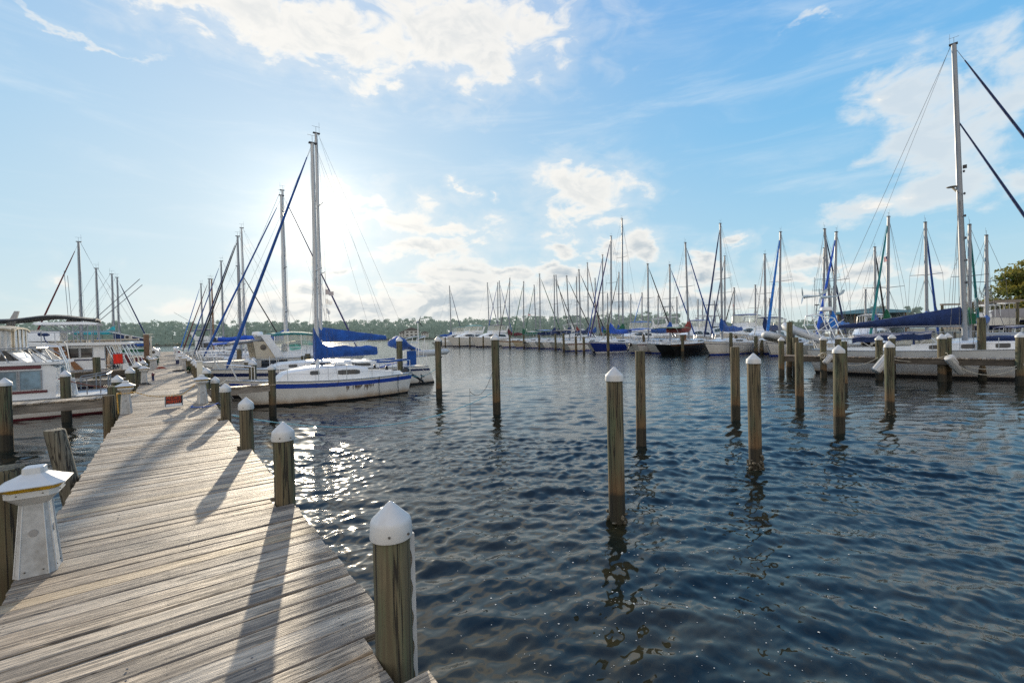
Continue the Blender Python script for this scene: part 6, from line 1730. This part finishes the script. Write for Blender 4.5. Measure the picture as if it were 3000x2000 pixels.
rope('mooring_rope', 'stern line of the blue striped sailboat running to the piling off its stern', sag((9.3, 21.0, .95), (9.6, 18.4, 1.35), .25), .010, MAT['rope_cyan'])

def regauge(root, k):
    """set a left-hand boat farther down the pier, larger by the same measure; freeboard follows"""
    root.location = (root.location.x * k, root.location.y * k, 0)
    z0 = 2.75 + (.9 - 2.75) * k
    seen = set()
    for o in root.children_recursive:
        if o.data.name in seen: continue
        seen.add(o.data.name)
        n_ = len(o.data.vertices); c_ = np.empty(n_ * 3, np.float32); o.data.vertices.foreach_get('co', c_); c_ = c_.reshape(-1, 3)
        c_[:, :2] *= k; z = c_[:, 2]; c_[:, 2] = np.where(z > .9, 2.75 + (z - 2.75) * k, np.where(z > 0, z * z0 / .9, z))
        o.data.vertices.foreach_set('co', c_.ravel()); o.data.update()
for o_, k_ in LEFT_RG: regauge(o_, k_)
ac.location = (ac.location.x * 1.1, ac.location.y * 1.1, 2.75 + (ac.location.z - 2.75) * 1.1 + .01)

# ------------------------------------------------------------------ the big dark sailed yacht on the right dock
nrm = Vector((-rdir.y, rdir.x, 0)); nrm = nrm if nrm.x > 0 else -nrm
def dk(s, off, z=0.): p = RA + rdir * s + nrm * off; return Vector((p.x, p.y, z))
c_ = dk(7.6, 4.0)
by, HB_ = sailboat('sailing_yacht', 'large yacht with towering mast and long navy boom cover behind the right dock', tuple(c_), rang, 13.6, 4.1, 1.75, 1.42, 1.38, 'grey', None, 'black', (.52, .56), .75, 0, cabmat='gel',
    cab=[(-2.0, .36), (.5, .42), (2.2, .40), (3.6, .28), (4.6, .03)], wins=[(-1.3, -.75, .25, .75, 0), (-.1, .40, .25, .75, 0), (1.1, 1.6, .25, .75, 0), (2.3, 2.8, .25, .75, 0)], mx=0.02, mtop=17.35, mr=.125, rake=.33, boom=(1.22, 5.55), boomup=.05, cover=None, furl='navy', ffrac=.985, fr=.075, fbase=(6.55, 1.9),
    spread=(.50,), detail=2, mastmat='alu', seed=51, baby=(4.7, 1.9, -.12, 13.2, 'navy'), boomcol='alu', shroud=.009, hull_kw=dict(rake=.1, stern=.03, ts=.74), spl=.4)
mb = MB(); rg_ = random.Random(5)
cover_loft(mb, -.12, -5.45, 0, lambda u: (3.66 - .80 * u - .05 * math.sin(u * 3), 2.70 - .05 * u, .19 - .08 * u), rg=rg_, n=30); mb.build('sail_cover', CL['navy'], by, 60)
mb = MB(); rings = []
for i in range(15):
    u_ = i / 14; x = -4.55 + 3.35 * u_; zz = 2.20 + .20 * u_ ** .6 + .03 * math.sin(u_ * 20)
    rings.append([(x, 1.5 * f_, zz - .13 * abs(f_) ** 3 + .02 * math.sin(f_ * 9 + u_ * 7)) for f_ in np.linspace(-1, 1, 13)] + [(x, 1.5 * f_, zz - .19 * abs(f_) ** 3 - .05 - (.18 if abs(f_) > .95 else 0)) for f_ in np.linspace(1, -1, 13)])
mb.loft(rings); bc = mb.build('canopy', CL['navy'], by, 60)
mb = MB()
for s in (1.45, -1.45):
    for x0, x1 in ((-4.4, -3.6), (-2.4, -3.3), (-1.3, -1.9), (-1.25, -.75)): mb.tube([(x0, s, 2.1), (x1, s, 1.5)], .022, 6)
mb.build('canopy_frame', MAT['steel'], bc)
mb = MB()
for s in (1.42, -1.42):
    mb.add([(-1.85, s, 1.62), (-.75, s * .94, 1.62), (-1.25, s * .97, 2.34), (-1.85, s, 2.25)], [(0, 1, 2, 3)]); mb.add([(-3.0, s, 1.62), (-1.95, s, 1.62), (-1.95, s, 2.2), (-3.0, s, 2.1)], [(0, 1, 2, 3)])
mb.add([(-.74, -1.33, 1.62), (-.74, 1.33, 1.62), (-1.24, 1.36, 2.34), (-1.24, -1.36, 2.34)], [(0, 1, 2, 3)]); mb.build('clear_panels', MAT['vinyl'], bc, 0)
mb = MB()
for s in (1.44, -1.44): mb.box((-1.9, s, 1.52), (2.3, .05, .17)); mb.box((-1.9, s, 1.95), (.09, .05, .75))
pieces(mb, 'navy_trim', CL['navy'], bc)
# stern arch, wind generators, radome, antennas
mb = MB()
for s in (-1.2, 1.2):
    mb.tube([(-6.3, s, 1.45), (-7.0, s, 2.9), (-6.9, s, 3.45), (-6.4, s * .9, 3.55), (-5.9, s * .9, 3.3), (-5.2, s, 1.5)], .032, 7); mb.tube([(-5.9, s, 1.4), (-6.6, s, 3.5)], .026, 6); mb.tube([(-6.9, s, 2.6), (-5.5, s, 2.5)], .022, 6); mb.tube([(-6.9, s, 2.0), (-5.4, s, 3.2)], .02, 6)
for x, z_ in ((-7.0, 2.9), (-6.4, 3.55), (-5.9, 3.3), (-6.9, 3.45)): mb.tube([(x, -1.2, z_), (x, 1.2, z_)], .026, 6)
mb.tube([(-6.4, -1.1, 3.75), (-5.9, 1.1, 3.75)], .02, 6); mb.build('stern_arch', MAT['steel'], by)
wind_gen(by, (-6.9, -.9, 4.60), .98, R(182), 3, True, 1.75, MAT['wall_grey']); wind_gen(by, (-6.3, .6, 4.58), .98, R(180), 3, True, 1.6, MAT['wall_grey'])
mb = MB(); mb.tube([(-6.1, -.2, 3.5), (-6.1, -.2, 3.75)], .04, 6); mb.build('radome_stand', MAT['steel'], by); radar(by, (-6.05, -.2, 3.72), .33, .26, 'gel', 'radome')
mb = MB(); mb.tube([(-6.75, .3, 3.5), (-6.75, .3, 5.9)], .012, 5); mb.tube([(-6.0, 1.0, 3.5), (-6.0, 1.0, 5.0)], .018, 5); mb.tube([(-6.5, -.5, 3.5), (-6.45, -.5, 4.1)], .02, 5); mb.box((-6.45, -.5, 4.12), (.2, .2, .06)); pieces(mb, 'antenna', MAT['wire'], by)
mb = MB(); mb.lathe([(.02, 0), (.18, .03), (.30, .085), (.295, .09), (.17, .04), (.001, .012)], n=18); mb.v = [(v[2] + .35, v[0] * .9, v[1] + 3.72 + v[2] * .9) for v in mb.v]; mb.build('mast_dish', MAT['gel_cream'], by)
mb = MB(); mb.lathe([(.02, 0), (.22, .0), (.24, .025), (.02, .03)], (-.42, .0, 9.95), 18); mb.tube([(-.16, 0, 9.55), (-.42, 0, 9.95)], .05, 6); mb.build('radar_bracket', MAT['tan_gel'], by)
mb = MB(); mb.box((.06, 0, 10.9), (.16, .14, .16)); mb.build('deck_light', MAT['black'], by)
mb = MB()
for k in range(6): mb.ball((.10 - .015 * k, -.10, 4.9 + k * 1.15), (.05, .04, .07))
pieces(mb, 'mast_light', MAT['wire'], by)
mb = MB(); mb.tube([(.4, .3, 2.2), (4.2, .3, 2.2)], .07, 8); mb.build('spinnaker_pole', MAT['alu'], by)
mb = MB(); rings = []
for i in range(9):
    u_ = i / 8; x = .5 + 1.9 * u_; r_ = .17 * math.sin(PI * min(1, .12 + u_ * .84)); rings.append([(x, -.9 + r_ * 1.4 * math.sin(a), 1.98 + r_ * math.cos(a)) for a in np.linspace(0, 2 * PI, 9)[:-1]])
mb.loft(rings); mb.build('bagged_sail', CL['navy'], by, 60)
mb = MB(); mb.box((.3, .1, 3.0), (.25, .2, .55)); mb.build('green_bag', CL['green'], by, 60)
mb = MB(); mb.box((-3.9, -1.0, 2.02), (1.9, .05, .05)); mb.box((-5.0, 0, 2.0), (1.7, 2.3, .05)); pieces(mb, 'solar_panel', MAT['alu'], by)
mb = MB()
for k, (x, y_, z_, sx, sy, sz) in enumerate([(-4.3, 1.0, 1.7, .5, .4, .3), (-3.6, .8, 1.6, .7, .5, .25), (-5.2, -.6, 1.65, .5, .6, .3), (-2.6, 1.1, 1.55, .6, .3, .22)]): mb.ball((x, y_, z_), (sx / 2, sy / 2, sz / 2))
pieces(mb, 'cockpit_bag', CL['black'], by)
dp = dk(.45, 3.4, 2.36)
dd = dinghy('inflatable_dinghy', 'worn white inflatable dinghy hanging aslant from the stern arch of the big yacht', tuple(dp), rang, 2.5, 1.35, .21, motor=False); dd.rotation_euler = (R(0), R(-22), rang + PI)
dp = ground(2276, 1000); yy_, zz_ = on_x(2283, 995, 32.3); dd = dinghy('inflatable_dinghy', 'grey inflatable dinghy with outboard hung behind the corner of the right dock', (32.3, yy_, 2.05), R(160), 2.3, 1.35, .22, True); dd.rotation_euler = (0, R(-12), R(160))
# ------------------------------------------------------------------ the far rows
FG = 'sailboats moored in the front row across the basin'
def front(label, y, bow, xface, L, pxb, pxt, pyt, furl, cover, col='white', **kw):
    X_, _ = on_y(pxb, 985, y); Xt, zt = on_y(pxt, pyt, y)
    xc = xface + L / 2; mx = (xc - X_) if bow < 0 else (X_ - xc); mx = max(-L * .12, min(L * .22, mx))
    rk = (Xt - X_) if bow < 0 else (X_ - Xt)
    kw.setdefault('fr', .085); kw.setdefault('mr', .115); kw.setdefault('boom', (1.45, L * .40)); kw.setdefault('cscale', 1.75); kw.setdefault('boot', 'blue')
    return sailboat('sailboat', label, (xc, y, 0), PI if bow < 0 else 0, L, L * .31, 1.55, 1.25, 1.2, col, mx=mx, mtop=zt, furl=furl, cover=cover, rake=max(-.2, min(.6, rk)), group=FG, detail=1, shroud=.009, spl=1.15, **kw)
front('white sailboat with maroon boom cover and a small flag in the far front row', 80, -1, 56.2, 10.5, 1490, 1493, 815, 'black', 'maroon', 'white', stripe='teak', flag=(-2.5, 1.6, 7.2))
front('cream hulled sailboat with dark green cover and green furled jib', 74.6, -1, 55.8, 10, 1534, 1534, 825, 'green', 'green', 'sand', stripe='teak')
front('white sailboat with green jib furled to the right of its tall mast', 69.4, 1, 55.2, 10, 1573, 1573, 802, 'green', None, 'white', outb=20, bimini=('white', -4.2, -2.6, 3.2, 1.1))
front('sailboat with rounded white transom and long navy boom cover', 64.2, 1, 54.0, 10.5, 1625, 1625, 807, 'black', 'navy', 'white', bimini=('sky', -4.6, -2.8, 3.4, 1.2))
front('sailboat with a white stern bimini frame next to the navy covered one', 58.6, 1, 52.6, 10.5, 1638, 1629, 806, 'black', 'navy', 'white', bimini=('grey', -4.5, -2.9, 3.2, 1.2))
front('round sterned white sailboat with a light on its mast', 51.0, 1, 47.6, 10.5, 1679, 1674, 788, 'black', None, 'white', stripe='maroon', bimini=('grey', -4.6, -3.0, 3.2, 1.2))
front('blue hulled sloop with royal blue sail cover, bow to the left', 42.6, -1, 44.6, 10.8, 1791, 1790, 692, 'purple', 'royal', 'blue', stripe='white', boot='white', stripe_u=(.9, .95), stain=.1, bimini=('royal', -4.8, -2.4, 3.0, 1.25), fr=.10)
front('white sailboat with an outboard tilted on its stern right of the blue hull', 37.5, 1, 46.8, 9.5, 1898, 1896, 773, 'black', None, 'white', stripe='maroon', outb=35, stripe_u=(.82, .9), bimini=('sky', -4.0, -1.6, 3.1, 1.1))
front('white sailboat with red line and sagging blue cover behind the outboard sloop', 34.4, 1, 47.0, 9.5, 1933, 1933, 772, 'blue', 'blue', 'white', stripe='red')
bk, Hk = front('black hulled ketch with rust red sail cover and green canopy', 31.3, 1, 44.6, 11, 2015, 2008, 711, 'blue', 'rust', 'black', stripe='teak', boot='black', stain=.0, stripe_u=(.9, .95), dodger=('green', -1.9, -.4, 1.2), rake=0) if False else front('black hulled ketch with rust red sail cover and green canopy', 31.3, 1, 44.6, 11, 2018, 2008, 711, 'blue', 'rust', 'black', stripe='teak', boot='black', stain=.0, stripe_u=(.9, .95), bimini=('green', -5.0, -2.0, 3.1, 1.4))
mb = MB(); mb.box((-1.45, 0, 1.9), (.06, .8, .7)); mb.build('companionway_door', MAT['wood_trim'], bk)
front('white sloop with navy furled jib and blue boom cover, bow to the left', 26.9, -1, 45.5, 11, 2116, 2110, 655, 'navy', 'blue', 'white', stripe='navy', boot='blue', stripe_u=(.80, .84), spread=(.52,), fr=.10)
front('white sloop with a white furled jib and rolled navy cover', 23.6, -1, 49.5, 9.8, 2194, 2191, 736, 'white', 'navy', 'white', fr=.06)
front('white sloop with bright blue furled jib at the left of the right dock', 20.9, -1, 46.3, 9.8, 2283, 2288, 680, 'sky', None, 'white', stripe='navy', stripe_u=(.84, .88), fr=.13)
front('white sloop with bunched blue cover behind the hanging grey dinghy', 17.6, -1, 48.0, 9.8, 2291, 2298, 699, None, 'sky', 'white')

BG = 'sailboats moored in the back rows of the marina'
def rear(label, pxb, pxt, pyt, X_, bow, furl=None, cover=None, L=9.5, col='white', **kw):
    y, _ = on_x(pxb, 985, X_); Xt, zt = on_y(pxt, pyt, y)
    mx = .08 * L; xc = X_ + mx if bow < 0 else X_ - mx
    rk = (Xt - X_) if bow < 0 else (X_ - Xt)
    kw.setdefault('fr', .09); kw.setdefault('mr', .12); kw.setdefault('flag', None); kw.setdefault('cscale', 1.75); kw.setdefault('boom', (1.6, L * .38))
    sc = X_ / 60.
    return sailboat('sailboat', label, (xc, y, 0), PI if bow < 0 else 0, L, L * .31, 1.5, 1.2, 1.15, col, mx=mx, mtop=zt, mr=kw.pop('mr') * max(1, sc * .9), furl=furl, cover=cover, rake=max(-.3, min(2.2, rk)), group=BG, detail=0, shroud=.010 * max(1, sc), pulpit=False, spl=1.15, topkit=X_ < 70, **kw)
rear('sailboat with a blue cover among the white motor cruisers, jib slanting right', 1322, 1317, 838, 62, 1, 'navy', 'blue')
rear('sailboat whose thin mast stands left of the crossed furled jibs', 1434, 1428, 828, 70, 1, 'navy', None)
rear('sailboat with a blue jib crossing to the left behind the cruisers', 1459, 1458, 827, 72, -1, 'blue', None)
rear('sailboat with blue covers right of the crossed jibs', 1470, 1463, 823, 70, 1, 'blue', 'blue')
rear('sailboat with a slim mast just left of the tall green jib boat', 1571, 1563, 835, 72, -1, 'green', 'green')
rear('sailboat with twin dark furled jibs slanting right near the navy cover', 1637, 1629, 806, 70, 1, 'black', 'navy')
rear('sailboat with a dark red cover gathered at its mast', 1692, 1689, 812, 66, -1, None, 'rust')
rear('sailboat with a maroon furled jib slanting right left of the blue hull', 1724, 1721, 770, 66, 1, 'maroon', 'navy')
rear('sailboat with a small blue cover left of the twin blue jibs', 1744, 1744, 815, 72, 1, None, 'blue')
rear('sailboat with the light blue jib left of the blue hulled sloop mast', 1767, 1765, 747, 60, -1, 'blue', 'blue')
rear('sailboat with short mast and dark jib right of the blue hulled sloop mast', 1813, 1813, 798, 66, -1, 'black', 'blue')
rear('sailboat with the tallest mast in the far rows and two spreaders', 1825, 1825, 641, 52.5, 1, None, 'green', L=11, spread=(.38, .68))
rear('low distant mast behind the royal blue canopy', 1848, 1848, 862, 88, 1)
rear('low distant mast left of the tallest mast', 1780, 1780, 859, 88, 1)
rear('tiny distant mast behind the blue jibs', 1752, 1752, 876, 92, 1)
rear('distant sailboat with a sky blue jib slanting left', 1881, 1881, 858, 80, -1, 'sky', 'blue')
rear('distant sailboat mast right beside the blue covered sloop', 1928, 1928, 867, 84, 1)
rear('distant mast over the green canopy of the black hull', 1983, 1983, 870, 84, 1)
rear('distant mast left of the pair near the white sloop', 2045, 2045, 877, 84, 1)
rear('distant sailboat with a dark jib slanting right near the white sloop', 2058, 2059, 874, 82, 1, 'navy', 'blue')
rear('distant sailboat with dark jib close to the white sloop mast', 2093, 2093, 882, 84, 1, 'black', 'blue')
rear('sailboat with a grey mast beside the white sloop mast', 2124, 2123, 750, 64, -1, 'navy', 'navy')
rear('distant sailboat flying a flag right of the white sloop mast', 2150, 2151, 843, 76, -1, 'black', 'blue', flag=(.25, 0, 7.0))
rear('distant sailboat with a radar on its mast near the white jib', 2213, 2213, 835, 72, 1, None, 'navy')
rear('distant sailboat with thin mast left of the right dock', 2256, 2255, 874, 80, -1)
rear('sailboat with a strongly leaning grey mast and navy jib slanting right behind the arch', 2438, 2416, 671, 52, 1, 'navy', 'navy', flag=(-1.2, 0, 6.4))
rear('sailboat with vivid blue furled jib and blue cover behind the yacht stern', 2442, 2450, 680, 46, -1, 'royal', 'sky', fr=.11)
rear('sailboat with a slim dark mast and jib slanting right beside the green jib', 2565, 2563, 724, 58, 1, 'black', 'blue')
rear('sailboat with dark green furled jib flying a striped flag above the navy boom cover', 2600, 2603, 635, 48, -1, 'teal', 'green', L=11, flag=(.9, 0, 8.5), spread=(.42,))
rear('short white mast behind the navy boom cover', 2535, 2536, 848, 72, 1)
rear('sailboat with blue jib close against its mast left of the big mast', 2716, 2711, 652, 50, 1, 'blue', 'blue')
rear('sailboat with teal furled jib right of the big mast', 2841, 2848, 663, 48, 1, 'teal', 'green')
rear('sailboat with a slender mast and sky blue cover at the far right', 2891, 2890, 690, 50, 1, None, 'blue', cscale=.9)

# ------------------------------------------------------------------ far motor boats
MG = 'motor cruisers moored in the far row'
def cruiser(label, x, y, rz, L, can, fly_=True, tower=False, name='motor_cruiser', clear=True):
    k = L / 11.
    root, H = motorboat(name, label, (x, y, 0), rz, L, 3.9 * k, 2.3 * k, 1.85 * k, 1.7 * k, 'white', None, 'navy', stripe_u=(.70, .75),
        houses=[([(-3.9 * k, 1.0 * k), (-.6 * k, 1.25 * k), (.9 * k, 1.1 * k), (3.4 * k, .10)], .35 * k, .18, [(-3.2 * k, -1.2 * k, .35, .8, .1), (-1.0 * k, 1.3 * k, .35, .8, .4)], 'gel', 'glass', 'deckhouse')],
        fly=(-3.4 * k, .1, 3.0 * k, .62 * k, 1.35 * k), canopy=(can, -3.3 * k, -.2 * k, 3.6 * k, 4.85 * k, 1.3 * k, clear), group=MG, arch=(-3.9 * k, 3.0 * k, 4.5 * k, 1.35 * k))
    if tower:
        mb = MB()
        for s in (1.2 * k, -1.2 * k):
            mb.tube([(-2.6 * k, s, 3.2 * k), (-1.6 * k, s * .6, 6.6 * k)], .045, 5); mb.tube([(-.2 * k, s, 3.2 * k), (-1.1 * k, s * .6, 6.6 * k)], .045, 5); mb.tube([(-2.6 * k, s, 3.2 * k), (-1.1 * k, s * .6, 6.6 * k)], .03, 5)
        mb.box((-1.35 * k, 0, 6.62 * k), (1.2 * k, 1.7 * k, .09)); mb.build('tuna_tower', MAT['alu'], root)
    return root
cruiser('leftmost white motor cruiser of the far row with teal topped enclosure', 63.2, 110.5, PI, 11.5, 'teal')
cruiser('middle white motor cruiser of the far row, low sun glinting on its enclosure', 62.2, 102., PI, 12, 'aqua')
cruiser('right hand white motor cruiser of the far row with navy topped enclosure', 61.6, 90.5, PI, 11.5, 'navy')
y, _ = on_x(1972, 985, 76); cruiser('sport fishing boat with a white tower above the green canopy', 76, y, 0, 12, 'white', tower=True, clear=False)
y, _ = on_x(2100, 985, 80); cruiser('sport fishing boat with a tall tower behind the white sloop', 80, y, 0, 12, 'white', tower=True, clear=False)
y, _ = on_x(2170, 985, 66); cruiser('motor cruiser with a blue topped enclosure right of the white sloop mast', 66, y, PI, 11, 'blue')
y, _ = on_x(1700, 985, 76); cruiser('fishing boat with a lattice tower behind the dark red cover', 76, y, 0, 11, 'white', tower=True, clear=False)
y, _ = on_x(2545, 985, 60); cruiser('white sport boat with curved arch below the blue roofed boathouse', 60, y, PI, 9, 'white', clear=False)
y, _ = on_x(2030, 985, 70); cruiser('white cruiser half hidden behind the black hull and white sloop', 70, y, PI, 10, 'blue')
y, _ = on_x(2240, 985, 62); cruiser('white cruiser between the white jib sloop and the right dock', 62, y, PI, 9.5, 'navy')
y, _ = on_x(1860, 985, 64); cruiser('white cruiser glimpsed behind the outboard sloop', 64, y, PI, 10, 'sky')

# ------------------------------------------------------------------ shore buildings
yy, _ = on_x(2530, 960, 135); bh = thing('boathouse', 'long pale boathouse with a flat blue roof over the water at the right', 'boathouse', (135, yy, 0), R(-55))
mb = MB(); mb.box((0, 4.2, 3.6), (13.5, .3, 5.2)); mb.box((-6.6, 0, 3.6), (.3, 8.1, 5.2)); mb.box((6.6, 0, 3.6), (.3, 8.1, 5.2)); mb.build('wall', MAT['wall_grey'], bh)
mb = MB(); mb.prism([(-7.4, 5.7), (7.4, 5.7), (7.4, 6.1), (0, 6.9), (-7.4, 6.1)], -4.9, 4.9); mb.build('roof', MAT['roof_blue'], bh, 20)
mb = MB()
for x in (-6.6, -3.3, 0, 3.3, 6.6): mb.tube([(x, -4.4, -1), (x, -4.4, 5.7)], .14, 7)
pieces(mb, 'post', MAT['brown_timber'], bh)
def housefar(label, az, r, w_, d_, h, rz=0):
    hs = thing('shore_house', label, 'house', (r * math.sin(R(az)), r * math.cos(R(az)), 2.2), R(-az))
    mb = MB(); mb.box((0, 0, h / 2), (w_, d_, h)); mb.build('wall', MAT['house_wall'], hs)
    mb = MB(); mb.prism([(-w_ / 2 - .6, h), (w_ / 2 + .6, h), (0, h + w_ * .22)], -d_ / 2 - .6, d_ / 2 + .6); mb.build('roof', MAT['house_roof'], hs, 20)
    for fx in (-.3, 0, .3):
        for fz in (.3, .72):
            mb = MB(); mb.box((w_ * fx, -d_ / 2 - .03, h * fz), (w_ * .16, .08, h * .2)); mb.build('window', MAT['glass'], hs, 0)
az_of = lambda px: math.degrees(math.atan2(*ray(px, 985)[:2]))
housefar('pale shore house among the far trees above the pilings', az_of(1206), 440, 13, 9, 6.5)
housefar('smaller pale shore house left of the other one on the far shore', az_of(1182), 441, 8, 8, 4.5)
housefar('small white far shore house right of the twin pale houses', az_of(1245), 441, 7, 7, 4)
# docks and lifts at the right edge
ye, _ = on_x(2960, 985, 62)
sdk = thing('shore_dock', 'low grey dock with piles running along the shore at the right edge', 'dock', (62, ye, 0), R(-20))
mb = MB(); mb.box((0, 0, DECK), (26, 1.6, .12)); mb.build('deck', MAT['grey_timber'], sdk)
mb = MB()
for k in range(9): mb.tube([(-12 + 3 * k, .9, -1), (-12 + 3 * k, .9, 2.1)], .14, 7)
pieces(mb, 'post', MAT['pile'], sdk)
mb = MB()
for k in range(9): mb.tube([(-12 + 3 * k, -.7, 1.2), (-12 + 3 * k, -.7, 2.1)], .04, 5)
mb.box((0, -.7, 2.1), (25, .08, .06)); mb.build('handrail', MAT['alu'], sdk)
ye, _ = on_x(2985, 955, 80); gz = thing('dock_shelter', 'small brown roofed dock shelter on posts at the right edge', 'shelter', (80, ye, 0), R(-20))
mb = MB(); mb.prism([(-2.6, 3.3), (2.6, 3.3), (2.2, 3.6), (0, 4.4), (-2.2, 3.6)], -2.2, 2.2); mb.build('roof', MAT['house_roof'], gz, 20)
mb = MB()
for x in (-2.1, 2.1):
    for y_ in (-1.8, 1.8): mb.tube([(x, y_, -1), (x, y_, 3.3)], .12, 7)
pieces(mb, 'post', MAT['brown_timber'], gz); mb = MB(); mb.box((0, 0, 1.2), (4.8, 4.2, .12)); mb.build('platform', MAT['brown_timber'], gz)
for px, X_, z_, L, c_, lb, col in [(2868, 74, 2.4, 7.5, 'white', 'white power boat raised on a lift beyond the big mast', 'white'), (2950, 60, .0, 7.5, 'navy', 'dark blue power boat by the shore dock at the right edge', 'blue'), (2930, 90, 3.0, 7., 'white', 'white boat on a high lift below the bare tree', 'white'), (2975, 72, 0, 7, 'grey', 'low grey boat at the right edge of the shore dock', 'white')]:
    y, _ = on_x(px, 985, X_); bt_, Hh = motorboat('power_boat', lb, (X_, y, z_), PI - .6, L, 2.4, 1.3, 1.0, .9, col, None, 'navy', rails=False, canopy=(c_, -1.6, .3, 1.0, 2.4, .9, False), houses=[([(-.6, .5), (.6, .45), (1.6, .05)], .3, .15, [], 'gel', 'glass', 'console')])
    if z_ > 1:
        lf = thing('boat_lift', 'timber lift frame holding the ' + ('white power boat' if px == 2868 else 'high white boat'), 'boat lift', (X_, y, 0), PI - .6); mb = MB()
        for x in (-2.6, 2.6):
            for y_ in (-1.7, 1.7): mb.tube([(x, y_, -1), (x, y_, z_ + 2.6)], .14, 7)
        pieces(mb, 'post', MAT['pile'], lf); mb = MB()
        for x in (-2.6, 2.6): mb.box((x, 0, z_ - .1), (.2, 3.6, .2))
        for y_ in (-1.7, 1.7): mb.box((0, y_, z_ + 2.65), (5.6, .2, .2))
        pieces(mb, 'beam', MAT['grey_timber'], lf)
